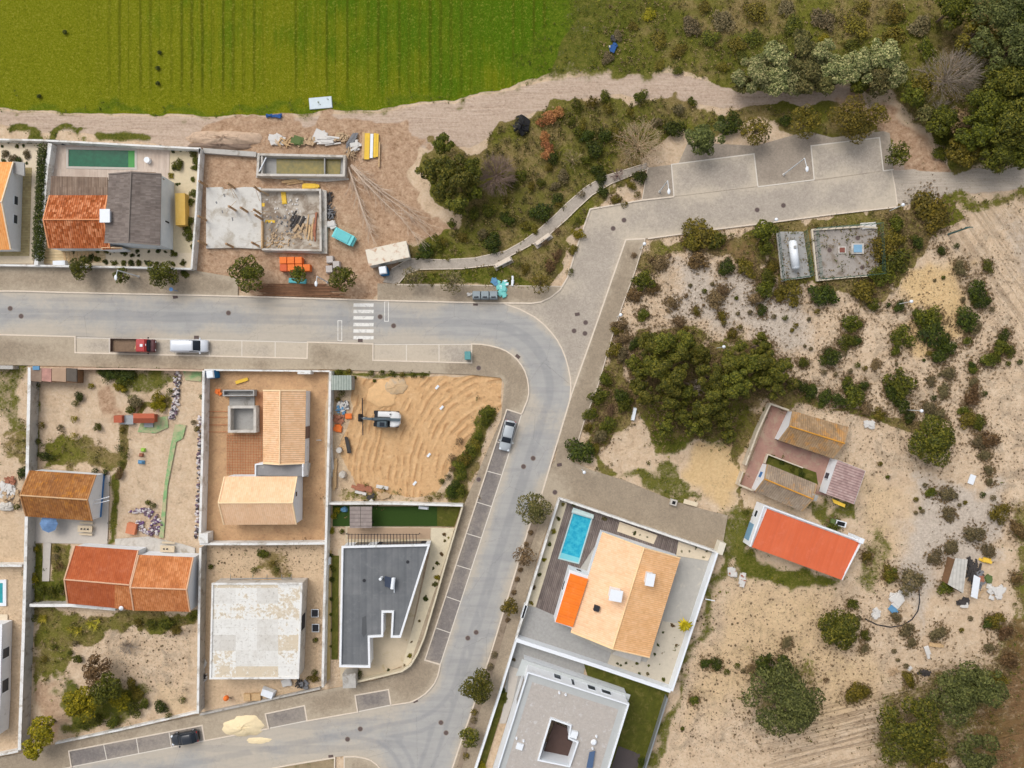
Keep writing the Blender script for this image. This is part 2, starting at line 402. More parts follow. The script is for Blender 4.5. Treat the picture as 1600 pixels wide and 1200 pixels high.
gz = (smooth_noise(gx, gy, 3.1, 1)-.5)*.10+(smooth_noise(gx, gy, 1.1, 2)-.5)*.07
amp = np.clip(GM['scrub']+GM['rough']+.35+GM['speck']*.6, 0, 1.2)
gz = gz*amp - .12
gz = np.where((np.abs(gx) > 95) | (np.abs(gy) > 75), -.12, gz)
nx, ny = len(xs), len(ys)
idx = np.arange(nx*ny).reshape(ny, nx)
quads = np.stack([idx[:-1, :-1], idx[:-1, 1:], idx[1:, 1:], idx[1:, :-1]], -1).reshape(-1, 4)
gme = bpy.data.meshes.new('ground'); gme.from_pydata(np.stack([gx, gy, gz], 1).tolist(), [], quads.tolist())
ground = struct(bpy.data.objects.new('ground', gme)); COL.objects.link(ground)
add_attrs(gme, GM, [('ma', KINDS[0:4]), ('mb', KINDS[4:8]), ('mc', KINDS[8:12]), ('md', KINDS[12:16])])
gme.shade_smooth()
def ground_mat():
    t = NT('ground_mat', .95, .1); p = t.pos()
    n1 = t.noise(p, .12, 5, .6); n2 = t.noise(p, .55, 6, .65); n3 = t.noise(p, 2.6, 5, .7); n4 = t.noise(p, 9, 3, .7)
    grass, scrub, ochre, pale = t.attr('ma'); soil, field, track, speck = t.attr('mb'); lot, rust, sandp, siteo = t.attr('mc')
    rough, ruta, rutb, gravel = t.attr('md')
    nn = t.math('ADD', t.math('MULTIPLY', n2, .55), t.math('MULTIPLY', n3, .45))
    def T(m, k=1.0, w=.1, n=None):
        v = t.math('ADD', m, t.math('MULTIPLY', t.math('SUBTRACT', nn if n is None else n, .5), k))
        return t.step(v, .5-w, .5+w)
    fine = t.math('ADD', t.math('MULTIPLY', n3, .5), t.math('MULTIPLY', n4, .5))
    sand = t.ramp(t.mix(.5, n2, n3), [(.3, c(172,148,122)), (.46, c(206,180,150)), (.68, c(224,203,176))])
    sand = t.mix(t.math('MULTIPLY', t.step(t.noise(p, .33, 6, .72, .8), .47, .64), t.math('MULTIPLY_ADD', speck, .55, .18)), sand, t.ramp(n4, [(.35, c(134,118,98)), (.65, c(180,162,140))]))
    col = sand
    col = t.mix(T(sandp, .6, .3), col, t.ramp(n3, [(.3, c(196,168,136)), (.7, c(220,194,160))]))
    col = t.mix(T(pale, .8, .3), col, t.ramp(n3, [(.3, c(176,162,146)), (.7, c(212,198,182))]))
    col = t.mix(t.math('MULTIPLY', T(ochre, .9, .35), .8), col, t.ramp(n3, [(.3, c(204,168,116)), (.7, c(224,194,142))]))
    ra = t.step(t.noise(t.mapp(t.mapp(p, rot=R(-35)), (1.4, .06, 1)), 1.0, 4, .7, .3), .47, .62)
    col = t.mix(t.math('MULTIPLY', t.math('MULTIPLY', ra, t.math('MULTIPLY', ruta, n1)), .8), col, c(150,128,104))
    rb = t.step(t.noise(t.mapp(t.mapp(p, rot=R(-14)), (.06, 1.5, 1)), 1.0, 4, .7, .3), .47, .62)
    col = t.mix(t.math('MULTIPLY', t.math('MULTIPLY', rb, t.math('MULTIPLY', rutb, n1)), .85), col, c(128,106,84))
    # tracks: streaks along the way
    st = t.noise(t.mapp(p, (.12, 1.9, 1)), 1.6, 5, .7, .5)
    trk = t.ramp(t.mix(.5, st, n3), [(.3, c(150,129,110)), (.45, c(188,165,145)), (.68, c(212,192,173))])
    col = t.mix(T(track, .5, .12), col, trk)
    so = t.ramp(t.mix(.5, t.noise(p, .9, 6, .72, .5), n3), [(.3, c(112,86,64)), (.45, c(172,140,112)), (.66, c(208,180,152))])
    col = t.mix(T(soil, .6, .2), col, so)
    si = t.ramp(t.mix(.4, n2, n3), [(.3, c(176,138,104)), (.6, c(206,168,128)), (.8, c(216,184,148))])
    col = t.mix(T(siteo, .2, .08), col, si)
    col = t.mix(T(gravel, .4, .12), col, t.ramp(t.mix(.5, st, n4), [(.3, c(166,153,138)), (.5, c(190,177,161)), (.7, c(208,197,182))]))
    # sandy lot with curved wheel ruts
    sx = t.n('ShaderNodeVectorMath', {0: p, 1: (-1.5, -16.5, 0)}, operation='SUBTRACT').outputs[0]
    wp = t.n('ShaderNodeVectorMath', {0: sx, 1: (1, .8, 0)}, operation='MULTIPLY').outputs[0]
    ln = t.n('ShaderNodeVectorMath', {0: wp}, operation='LENGTH').outputs['Value']
    ph = t.math('ADD', t.math('MULTIPLY', ln, 6.0), t.math('MULTIPLY', t.noise(p, .14, 3), 13))
    ru = t.math('SINE', ph); ru = t.math('MULTIPLY', ru, t.step(t.noise(p, .35, 3), .38, .58))
    lotT = T(lot, .5, .12)
    lc = t.ramp(t.mix(.45, n2, n3), [(.3, c(196,152,106)), (.55, c(214,174,128)), (.75, c(226,194,152))])
    lc = t.mix(t.math('MULTIPLY', t.step(ru, .35, 1.0), .55), lc, c(164,118,76))
    col = t.mix(lotT, col, lc)
    # specks of dry plants, twigs, droppings on the sand
    vo = t.n('ShaderNodeTexVoronoi', {'Vector': p, 'Scale': 1.5, 'Randomness': 1.0}); 
    sp1 = t.step(t.math('ADD', vo.outputs['Distance'], t.math('MULTIPLY', t.math('SUBTRACT', n2, .5), 1.1)), .24, .10)
    sp2 = t.step(t.noise(p, 3.4, 4, .75), .57, .63)
    spk = t.math('MULTIPLY', t.math('MAXIMUM', sp1, t.math('MULTIPLY', sp2, .75)), t.math('MULTIPLY_ADD', speck, .9, .2))
    sc_ = t.mix(n4, c(76,60,42), c(116,98,72))
    col = t.mix(t.math('MULTIPLY', spk, .9), col, sc_)
    # scrub and grass cover
    scc = t.ramp(fine, [(.28, c(66,56,28)), (.42, c(110,96,54)), (.53, c(140,122,80)), (.68, c(168,148,110))])
    scg = t.ramp(fine, [(.3, c(62,66,16)), (.5, c(104,104,38)), (.7, c(140,132,68))])
    scc = t.mix(t.step(n1, .4, .62), scc, scg)
    col = t.mix(T(scrub, 1.3, .1), col, scc)
    gc = t.ramp(t.mix(.3, fine, n2), [(.32, c(50,58,12)), (.45, c(78,86,24)), (.54, c(106,104,44)), (.66, c(146,132,82))])
    col = t.mix(T(grass, 1.5, .2), col, gc)
    col = t.mix(t.math('MULTIPLY', T(rust, 1.2, .2), .7), col, t.ramp(fine, [(.3, c(92,58,40)), (.7, c(142,104,80))]))
    # crop field: planted rows 1.6 m apart, yellowing to the left, darker gaps between the rows
    sep = t.n('ShaderNodeSeparateXYZ', {0: p}); X = sep.outputs[0]; Y = sep.outputs[1]
    wob = t.math('MULTIPLY', t.noise(p, .25, 2), .5)
    row = t.math('SINE', t.math('MULTIPLY', t.math('ADD', X, wob), 2*math.pi/1.62))
    rowid = t.math('FLOOR', t.math('DIVIDE', X, 1.62))
    rn = t.n('ShaderNodeTexWhiteNoise', {'W': rowid}, noise_dimensions='1D').outputs[0]
    lines = t.noise(t.mapp(p, (1.5, .05, 1)), 1.4, 4, .7)
    u = t.math('MULTIPLY_ADD', X, 1/70., .62)                        # 0 at the left edge, 1 towards the right
    gsum = t.math('ADD', t.math('MULTIPLY', n1, 1.1), t.math('MULTIPLY', lines, .7))
    gsum = t.math('ADD', gsum, t.math('MULTIPLY', rn, .16))
    gfac = t.step(t.math('ADD', t.math('ADD', t.math('SUBTRACT', gsum, .95), t.math('MULTIPLY', u, .78)), t.math('MULTIPLY', t.math('SUBTRACT', Y, 50), .016)), .0, .55)
    yel = t.ramp(n4, [(.3, c(84,90,4)), (.5, c(112,117,12)), (.7, c(144,144,42))])
    grn = t.ramp(n4, [(.3, c(40,74,2)), (.5, c(66,100,6)), (.7, c(104,128,26))])
    fc = t.mix(t.math('MULTIPLY', gfac, .92), yel, grn)
    gn = t.noise(t.mapp(p, (1, .3, 1)), .7, 5, .75)
    gap = t.math('MULTIPLY', t.step(t.math('ADD', row, t.math('MULTIPLY', t.math('SUBTRACT', n4, .5), 1.6)), .1, 1.1), t.step(t.math('ADD', t.math('ADD', t.math('MULTIPLY', gn, .6), t.math('MULTIPLY', rn, .4)), t.math('MULTIPLY', u, .12)), .16, .5))
    gap = t.math('MULTIPLY', gap, t.math('MULTIPLY_ADD', rn, .75, .25))
    gap = t.math('MULTIPLY', gap, t.math('MULTIPLY', t.step(Y, 43, 48), t.step(X, -70, -58)))
    fc = t.mix(t.math('MULTIPLY', gap, .8), fc, t.mix(n3, c(54,70,4), c(84,84,14)))
    fine_ = t.noise(p, 3.2, 4, .75)
    fc = t.mix(t.math('MULTIPLY', t.step(fine_, .54, .68), .5), fc, c(168,160,66))
    fc = t.mix(t.math('MULTIPLY', t.step(fine_, .46, .34), .6), fc, c(70,74,4))
    edg = t.math('MULTIPLY', t.step(grass, .12, .5), .8); fc = t.mix(edg, fc, t.ramp(fine, [(.32, c(44,66,6)), (.5, c(84,104,16)), (.68, c(140,142,50))]))
    col = t.mix(T(field, .6, .1), col, fc)
    hgt = t.math('ADD', t.math('MULTIPLY', n3, .8), t.math('MULTIPLY', n4, .4))
    hgt = t.math('ADD', hgt, t.math('MULTIPLY', t.math('MULTIPLY', ru, lotT), .35))
    hgt = t.math('ADD', hgt, t.math('MULTIPLY', t.math('MULTIPLY', st, track), .7))
    hgt = t.math('SUBTRACT', hgt, t.math('MULTIPLY', t.math('ADD', t.math('MULTIPLY', ra, ruta), t.math('MULTIPLY', rb, rutb)), .5))
    return t.out(col, t.bump(hgt, .75, .28))
gme.materials.append(ground_mat())

# ---------------- paved sheets, cut on a 1 m grid so that dust can vary ----------------
def sheet(name, pts, z, mat, th=0.0, cut=1.0, edge=None, holes=()):
    """flat sheet (or slab of thickness th) over photo-pixel polygon lying at height z"""
    w = [P(x, y, 0) for x, y in pts]; mb = MB().prism([(q.x, q.y) for q in w], z-max(th, .02), z, [[(P(x, y).x, P(x, y).y) for x, y in h] for h in holes])
    o = obj(name, mb, mat)
    if cut:
        bm = bmesh.new(); bm.from_mesh(o.data); a = np.array([v.co for v in bm.verts])
        for ax in (0, 1):
            lo, hi = max(a[:, ax].min(), -85), min(a[:, ax].max(), 85)
            for k in np.arange(math.ceil(lo), hi, cut):
                co = [0, 0, 0]; co[ax] = k+.013; no = [0, 0, 0]; no[ax] = 1
                bmesh.ops.bisect_plane(bm, geom=bm.verts[:]+bm.edges[:]+bm.faces[:], dist=1e-5, plane_co=co, plane_no=no)
        bm.to_mesh(o.data); bm.free()
        a = np.array([v.co[:] for v in o.data.vertices]); X = a[:, 0]*10+800; Y = 600-a[:, 1]*10
        e = np.abs(pdist(X, Y, edge or pts)); n = smooth_noise(a[:, 0], a[:, 1], 4.3, 5)
        M = {'edge': np.exp(-e/12.)*(.35+1.1*n), 'dust': np.zeros(len(a)), 'x': e/100.}
        for (bx, by, br, bv) in DUST: M['dust'] = np.maximum(M['dust'], bv*np.exp(-((X-bx)**2+(Y-by)**2)/(br*br)))
        add_attrs(o.data, M, [('me', ['edge', 'dust', 'x'])])
    return struct(o)
DUST = [(470,1150,60,.7),(370,1160,70,1.0),(250,1180,60,.5),(560,1165,70,.5),(610,1125,50,.5),(520,1195,40,.8),(870,765,30,.9),(1010,350,40,.5),(960,345,40,.6),
        (900,450,40,.35),(450,520,90,.7),(560,535,60,.6),(650,525,60,.5),(100,520,120,.5),(845,650,30,.5),(200,465,90,.35),(1300,300,90,.4),(1100,330,90,.35),(1360,310,40,.6),(350,545,60,.5),(640,550,60,.6)]
def asphalt_mat():
    t = NT('asphalt', .9, .2); p = t.pos(); e, dst, dd, _ = t.attr('me')
    n2 = t.noise(p, .35, 6, .62); n3 = t.noise(p, 1.8, 5, .7); n4 = t.noise(p, 14, 2)
    lane = t.math('SINE', t.math('MULTIPLY_ADD', t.math('ADD', dd, t.math('MULTIPLY', n2, .02)), 33., -2.2))
    st = t.noise(t.mapp(p, (.25, 2.2, 1)), .7, 5, .65)
    col = t.ramp(t.mix(.45, n2, st), [(.3, c(152,150,147)), (.5, c(166,164,160)), (.7, c(176,173,168))])
    col = t.mix(t.math('MULTIPLY', t.step(n4, .45, .75), .25), col, c(120,118,116))
    m = t.step(t.math('ADD', t.math('ADD', e, dst), t.math('MULTIPLY', t.math('SUBTRACT', t.mix(.5, n2, n3), .5), 1.5)), .25, .95)
    col = t.mix(t.math('MULTIPLY', m, .6), col, t.mix(n3, c(180,166,146), c(204,190,168)))
    col = t.mix(t.math('MULTIPLY', t.math('MULTIPLY', t.step(lane, 0., 1.), t.step(dd, .1, .17)), .3), col, c(128,130,134))
    oil = t.step(t.noise(p, .9, 5, .75), .64, .74); col = t.mix(t.math('MULTIPLY', oil, .35), col, c(116,110,104))
    ptc = t.step(t.noise(t.mapp(p, (.06, .5, 1), .02), 1.0, 2, .5), .56, .6); col = t.mix(t.math('MULTIPLY', ptc, .22), col, c(136,136,138))
    cr = t.n('ShaderNodeTexVoronoi', {'Vector': t.n('ShaderNodeVectorMath', {0: p, 1: t.math('MULTIPLY', n3, 2.)}, operation='ADD').outputs[0], 'Scale': .16}, feature='DISTANCE_TO_EDGE').outputs[0]
    col = t.mix(t.math('MULTIPLY', t.step(cr, .006, .001), .3), col, c(96,94,92))
    return t.out(col, t.bump(n4, .25, .02))
def cobble_mat(name, a, b, dustc=(206,192,170), k=.55, sc_=5.5):
    t = NT(name, .92, .15); p = t.pos(); e, dst, _, _ = t.attr('me')
    n2 = t.noise(p, .3, 6, .62); n3 = t.noise(p, 1.8, 5, .7)
    vo = t.n('ShaderNodeTexVoronoi', {'Vector': p, 'Scale': sc_, 'Randomness': .55})
    cell = t.n('ShaderNodeSeparateColor', {0: vo.outputs['Color']}).outputs[0]
    col = t.ramp(t.mix(.5, n2, n3), [(.3, a), (.7, b)])
    col = t.mix(t.math('MULTIPLY', cell, .32), col, tuple(v*.55 for v in a[:3])+(1,))
    m = t.step(t.math('ADD', t.math('ADD', t.math('MULTIPLY', e, .7), dst), t.math('MULTIPLY', t.math('SUBTRACT', t.mix(.5, n2, n3), .5), 1.6)), .3, .95)
    col = t.mix(t.math('MULTIPLY', m, k), col, c(*dustc))
    sp = t.step(t.noise(p, 1.1, 5, .75), .6, .68)
    col = t.mix(t.math('MULTIPLY', sp, .25), col, c(118,108,92))
    return t.out(col, t.bump(vo.outputs['Distance'], .5, .03))
ASPH = asphalt_mat()
COB = cobble_mat('cobble_paving', c(164,153,140), c(188,177,163))
COBW = cobble_mat('cobble_footway', c(146,132,114), c(172,156,134), k=.35)
COBD = cobble_mat('cobble_dark', c(118,112,108), c(146,138,133), k=.25)
KERB = paint('kerb_concrete', c(214,200,182), .12, 2.5)
LINE = paint('white_setts', c(214,206,194), .1, 4)
KU = [(-400,455),(0,455),(30,455),(100,457),(375,463),(590,469.5),(745,473),(830,474),(845,472),(860,465),(875,453),(887,433),(900,390),(922,327)]
BEND = [(787,474),(812,483),(835,495),(850,507),(862,520),(871,532),(878,545),(884,560),(888,575),(891,590),(892,605),(891,620),(889,632)]
KR = [(978,374),(960,425),(940,483),(920,540),(893,616),(883,650),(871,690),(858,733),(847,770),(827,822),(796,925),(767,1020),(739,1105),(720,1160),(695,1235),(660,1340)]
KL1 = [(737,537),(752,538),(765,540),(779,543.5),(790,548),(800,554.5),(808,562),(815,571),(820,580),(824,592),(826,605),(826,616),(824,625),(815,647)]
KL2 = [(688,1038),(686,1048),(684,1056),(679,1067),(672,1076),(664,1084),(655,1090),(648,1094),(640,1097),(611,1101.5)]
ROAD = KU[:6]+[(787,474)]+BEND[1:]+KR[5:]+[(598,1340),(598,1230),(597,1206),(590,1195),(580,1187),(570,1184),(555,1181.5),(540,1181),(523,1183),(450,1195),(300,1225),(-300,1345),
        (-300,1282),(112,1198),(320,1157),(420,1138),(480,1126),(559,1112),(611,1101.5)]+KL2[::-1][1:]+KL1[::-1]+[(583,537),(481,534),(118,526),(0,523),(-400,513)]
sheet('road', ROAD, 0.0, ASPH)
BR = [(787,474)]+KU[7:]+[(1003,313),(1053,307.5),(1183,292),(1286,281),(1393,265),(1398,290),(1403,323),(1300,335),(1210,347),(1105,360),(1008,373),(978,375)]+KR[1:5]+BEND[::-1][:-1]
sheet('branch_road', BR, 0.004, COB)
LANE = [(858.5,733),(868,716),(888,717.5),(925,735),(975,750),(1035,775),(1060,785),(1100,796),(1137,805),(1130,845),(1122,866),(1020,830),(873,779),(853,830),(840,870),(815,960),(806,1000),(790,1060),(745,1205),(705,1335),(662,1335),(696,1235),(721,1160),(740,1105),(768,1020),(797,925),(828,822),(848,770)]
sheet('footway_lane', LANE, .10, COBW, th=.12)
FR = [(979,375),(1008,373),(990,430),(973,475),(955,530),(935,600),(912,660),(903,690),(888,717.5),(868,716),(872,690),(884,650),(894,616),(921,540),(941,483),(961,425)]
sheet('footway_branch', FR, .105, COBW, th=.12)
# upper footways
sheet('footway_upper', [(-400,411),(0,416),(150,418),(300,422),(372,434),(372,462),(100,456.5),(0,454.5),(-400,454.5)], .10, COBW, th=.12)
sheet('footway_park', [(590,443),(720,445),(880,447),(874,452.5),(859,464.5),(844,471.5),(829,473.5),(745,472.5),(590,469)], .10, COBW, th=.12)
FL = [(-400,514),(0,523.5),(118,526.5),(118,551),(300,555.5),(480,560),(481,534.5),(583,537.5),(583,563),(737,567),(737,537.5)]+KL1[1:]+[(792,639),(664,1031)]+KL2+[(607,1077),(555,1086),(559,1112),(480,1126),(476,1102),(415,1115),(420,1138),(320,1157),(316,1133),(108,1173),(112,1198),(-300,1282),
      (-300,1235),(28,1178),(85,1163),(310,1117),(500,1079),(585,1063),(625,1052),(640,1040),(650,1010),(723,793),(748,735),(783,655),(788,600),(782,590),(730,585),(515,577),(320,577),(45,571),(-400,560)]
sheet('footway_lower', FL, .10, COBW, th=.12)
sheet('footway_island', [(538,1182),(555,1182),(570,1184.5),(580,1188),(590,1196),(597,1207),(597,1300),(538,1300)], .1, COBW, th=.12)
sheet('footway_corner', [(523,1184),(450,1196),(300,1226),(300,1300),(523,1300)], .1, paint('verge_soil', c(150,132,104), .25, 1, stain=c(90,92,48)), th=.12, cut=0)
# parking bays
bays = [[(118,528),(300,531),(480,535.5),(480,559.5),(300,555),(118,551)], [(583,538),(737,538),(737,566.5),(583,562.5)]]
for b_ in bays: sheet('parking_bay', b_, .008, COB)
for b_ in ([(792,640),(814.5,647),(688,1037.5),(664.5,1030.5)], [(555.5,1086.5),(606.5,1077.5),(610.5,1101),(559.5,1111.5)], [(108,1173.5),(316,1133.5),(320,1156.5),(112,1197.5)], [(415.5,1115.5),(475.5,1102.5),(479.5,1125.5),(420.5,1137.5)]):
    sheet('parking_bay', b_, .008, COBD)
# car park and path in the park
CP = [(1012,262),(1060,256),(1075,222),(1180,228),(1262,205),(1300,215),(1380,205),(1390,208),(1396,265),(1286,281),(1183,292),(1053,307.5),(1003,313)]
sheet('car_park', CP, .03, cobble_mat('cobble_park', c(146,134,120), c(170,157,142), k=.3), th=.06)
for b_ in ([(1049,257),(1178,240.5),(1184,291),(1053,307)], [(1267,228),(1374,215),(1380,267),(1272,281)]):
    sheet('parking_bay', b_, .04, COB)
PATH = [(598,441),(612,420),(640,404),(690,406),(742,403),(790,392),(815,378),(840,360),(865,338),(885,318),(915,292),(945,275),(1010,255),(1014,263),(985,275),(955,287),(925,305),(903,325),(885,343),(860,365),(835,380),(803,397),(772,414),(720,420),(655,421),(635,428),(622,444)]
sheet('path', PATH, .04, COB, th=.08, edge=[(0,0),(1,0),(1,1)])
mb = MB()
def kerb(mb, pts, w=.22, z=.115, closed=False): mb.strip([P(x, y) for x, y in pts], w, -.05, z, closed)
kerb(mb, KU+[(1003,313),(1053,307.5)], z=.13)
kerb(mb, KR, z=.128)
kerb(mb, [(978,374.5),(1008,373)]); kerb(mb, [(1008,373),(990,430),(973,475),(955,530),(935,600),(912,660),(903,690),(888,717.5)], .12, .13)
kerb(mb, [(1012,373),(1105,360),(1210,347),(1300,335),(1402,323.5)], .2, .12); kerb(mb, [(1393,265),(1398,290),(1402,320)], .18, .02)
kerb(mb, [(-400,513),(0,523),(118,526),(118,551),(300,555.5),(480,560),(481,534.5),(583,537.5),(583,563),(737,567),(737,537.5)]+KL1[1:], .2, .125)
kerb(mb, [(792,639),(664,1031)]+KL2[:1]+KL2[1:], .2, .125); kerb(mb, [(815,647),(792,639.5)], .2, .124)
kerb(mb, [(611,1101.5),(607,1077),(555,1086),(559,1112),(480,1126),(476,1102),(415,1115),(420,1138),(320,1157),(316,1133),(108,1173),(112,1198),(-300,1282)], .2, .125)
kerb(mb, [(538,1300),(538,1182),(555,1181.8),(570,1184.3),(580,1187.8),(590,1195.5),(597,1206.5),(597,1300)], .18, .12)
kerb(mb, [(300,1225.5),(450,1195.5),(523,1183.5),(523,1300)], .18, .12)
kerb(mb, BEND, .2, .03)
kerb(mb, PATH[1:13], .12, .09); kerb(mb, PATH[13:], .12, .09)
kerb(mb, [(1012,262),(1003,313)], .12, .12); kerb(mb, [(618,445),(720,445.5),(880,447.5)], .1, .12)
struct(obj('kerb', mb, KERB))
mb = MB()
for pts in ([(815,647.5),(688,1038)], [(118,527.5),(300,530.5),(480,535)], [(584,538),(736,538)], [(320,1157.3),(112,1198)], [(480,1126),(420,1138)], [(611,1101.5),(559,1112)]): mb.strip(W(pts), .14, 0, .02)
for a, b_ in (((775,690),(798,696)),((761,736),(783,742)),((745,784.5),(768,791.5)),((729,833.5),(752,840.5)),((713,883),(736,890)),((697,932),(720,940)),((681,981),(704,989)),
             ((171,528),(171,552)),((327,531),(327,556)),((378,532),(378,557)),((430,533.5),(430,558)),((635,538),(635,564)),((686,538),(686,565)),
             ((162,1163.5),(167,1187)),((213,1153.5),(217,1177.5)),((264,1143.5),(268,1167.5)),((275,554),(275,529))):
    mb.strip(W([a, b_]), .12, 0, .025)
for pts in ([(1053,307),(1049,257),(1178,240.5),(1184,291)], [(1272,281),(1267,228),(1374,215),(1380,267),(1396,265)], [(1184,292),(1272,281)]): mb.strip(W(pts), .16, 0, .06)
struct(obj('bay_lines', mb, LINE))
PAINTW = paint('road_paint', c(226,223,216), .08, 3, stain=c(186,182,176), st=.55)
for i, y in enumerate((476.5, 486.5, 496.5, 507, 517, 527.5)):
    struct(obj('crossing_stripe', MB().prism([P(552.5,y-2.6).xy, P(584,y-2.4).xy, P(583.5,y+2.9).xy, P(552,y+2.7).xy], -.01, .008), PAINTW))
for (a, b_) in (((604,471.5),(604,502)), ((531,501),(531,532))):
    mb = MB().strip([P(a[0]-3,a[1]), P(a[0]+3,a[1]), P(b_[0]+3,b_[1]), P(b_[0]-3,b_[1])], .1, -.01, .008, True)
    struct(obj('hold_line', mb, PAINTW))
# ---------------- building materials ----------------
WHITE = paint('white_render', c(226,228,230), .05, 1.2, stain=c(188,186,178), st=.15)
WALLW = paint('boundary_white', c(222,221,217), .08, .9, stain=c(172,164,150), st=.6)
WALLG = paint('wall_grey_block', c(176,172,165), .12, 1.2, stain=c(132,124,112), st=.5)
CONC = paint('concrete', c(196,190,181), .14, 1.0, stain=c(150,140,124), st=.5)
CONCD = paint('concrete_grey', c(160,158,154), .14, .9, stain=c(122,118,112), st=.4)
RIDGEC = paint('ridge_cream', c(242,212,170), .06, 3)
CREAM = tiles('tiles_cream', (c(220,172,128), c(234,190,148), c(242,204,166)), .32, groove=.42)
CREAML = tiles('tiles_cream_and_sunlit_peach', (c(230,184,142), c(240,198,158), c(246,208,172)), .3, groove=.16)  # cream block roof; also the peach roof's left slope, with sunlight in the colour
PEACH_SHADED = tiles('tiles_peach_shaded', (c(222,168,114), c(236,184,132), c(244,198,150)), .3, groove=.26)  # right slope of the peach roof, with its shade put into the tile colour
ORANGE = tiles('tiles_orange', (c(140,72,32), c(180,98,54), c(222,150,106)), .34, groove=.5, cvar=.5)
ORANGEP = tiles('tiles_pale_orange', (c(226,146,80), c(238,164,96), c(244,182,118)), .34, groove=.2)
RUSTT = tiles('tiles_rust', (c(124,80,46), c(158,104,56), c(186,134,82)), .34, lich=c(190,124,44), lst=.15, groove=.3)
REDT = tiles('tiles_red', (c(160,80,44), c(176,92,54), c(188,108,70)), .3, groove=.2)
BRICKT = tiles('tiles_brick', (c(166,98,56), c(198,124,74), c(220,154,104)), .3, groove=.3)
LICH = tiles('tiles_lichen', (c(132,108,80), c(160,132,100), c(188,164,134)), .34, lich=c(196,138,66), lst=.5, groove=.3, scale=.35, cvar=.2)
LICHG = tiles('tiles_lichen_grey', (c(128,112,96), c(158,140,120), c(184,168,148)), .34, lich=c(186,138,84), lst=.2, groove=.3, scale=.35, cvar=.2)
LILAC = tiles('tiles_lilac', (c(150,122,118), c(180,150,144), c(204,180,172)), .4, groove=.55)
REDM = tiles('metal_red', (c(198,96,62), c(205,102,66), c(212,110,74)), .55, course=9, groove=.03, scale=.2)
THATCH = tiles('shingle_grey', (c(98,88,82), c(124,113,106), c(150,138,130)), .2, groove=.3, course=.7)
WOODR = tiles('board_brown', (c(106,88,76), c(134,114,98), c(160,140,122)), .26, groove=.35, course=3)
CORR = tiles('corrugated_white', (c(196,204,208), c(212,218,222), c(226,230,232)), .4, groove=.4, course=50)
DECKL = tiles('deck_pale', (c(190,170,154), c(206,188,172), c(218,202,188)), .2, groove=.3, course=2.4)
DECKG = tiles('deck_dark', (c(98,88,84), c(122,110,104), c(142,130,122)), .28, groove=.5, course=2.4)
MEMB = tiles('membrane_grey', (c(96,99,102), c(110,112,114), c(124,125,126)), 1.0, groove=.12, course=8, scale=.4)
GLASS = NT('window_glass', .08, .5).out(c(52,60,70))
DARK = paint('dark_frame', c(48,48,52), .1, 3)
BLACK = paint('black_plastic', c(26,26,28), .2, 3, rough=.5)
METALW = paint('white_metal', c(226,230,234), .04, 3, rough=.4)
STEEL = paint('galvanised', c(150,154,156), .12, 3, rough=.45, metal=.4)
WOOD = paint('raw_wood', c(196,164,122), .22, 3)
WOODB = paint('brown_wood', c(128,98,72), .22, 3)
YEL = paint('yellow_formwork', c(226,186,70), .12, 2)
BLUE = paint('blue_trim', c(66,116,168), .1, 2)

def quv(pts):
    """metric UVs: u along the first edge, v away from it"""
    a, b = Vector(pts[0]), Vector(pts[1]); u = (b-a).normalized(); n = (b-a).cross(Vector(pts[-1])-a).normalized(); v = n.cross(u)
    return [((Vector(p)-a).dot(u), (Vector(p)-a).dot(v)) for p in pts]
def roofplane(mb, pts, th=.12):
    pts = [Vector(p) for p in pts]; n = (pts[1]-pts[0]).cross(pts[-1]-pts[0])
    if n.z < 0: pts = pts[::-1]; pts = pts[2:]+pts[:2]
    lo = [p-Vector((0, 0, th)) for p in pts]; k = len(pts); uv = quv(pts)
    mb.poly(pts, uv); mb.add(lo, [tuple(reversed(range(k)))], [list(reversed(uv))])
    for i in range(k):
        j = (i+1) % k; mb.add([pts[i], lo[i], lo[j], pts[j]], [(0, 1, 2, 3)], [[uv[i], uv[i], uv[j], uv[j]]])
def lerp(a, b, t): return a+(b-a)*t
def vtube(a, m, b, r):
    """one bent square trim a-m-b"""
    n = (b-a); n.z = 0; n = Vector((-n.y, n.x, 0)).normalized()*r; u = Vector((0, 0, r)); vs = []
    for p in (a, m, b): vs += [p-n-u, p+n-u, p+n+u, p-n+u]
    fs = [(0, 1, 2, 3), (11, 10, 9, 8)]
    for i in (0, 4): fs += [(i+k, i+4+k, i+4+(k+1) % 4, i+(k+1) % 4) for k in range(4)]
    return MB().add(vs, fs)
def onwall(parent, name, a, b, t0, t1, z0, z1, mat, out, d=.06):
    """thin box on the wall that runs a->b on the ground; out = which side (+1 left of a->b)"""
    a = Vector((a[0], a[1])); b = Vector((b[0], b[1])); u = (b-a).normalized(); n = Vector((-u.y, u.x))*out
    p, q = lerp(a, b, t0), lerp(a, b, t1); mb = MB()
    c4 = [p-n*.02, q-n*.02, q+n*d, p+n*d]
    mb.hexa([(v.x, v.y, z0) for v in c4], [(v.x, v.y, z1) for v in c4]); return obj(name, mb, mat, parent)
def window(parent, a, b, t0, t1, z0, z1, out, frame=None):
    f = onwall(parent, 'window', a, b, t0, t1, z0, z1, frame or METALW, out, .05)
    e = (t1-t0)*.1
    g = onwall(parent, 'pane', a, b, t0+e, t1-e, z0+.1, z1-.1, GLASS, out, .08)
    g.parent = f; return f
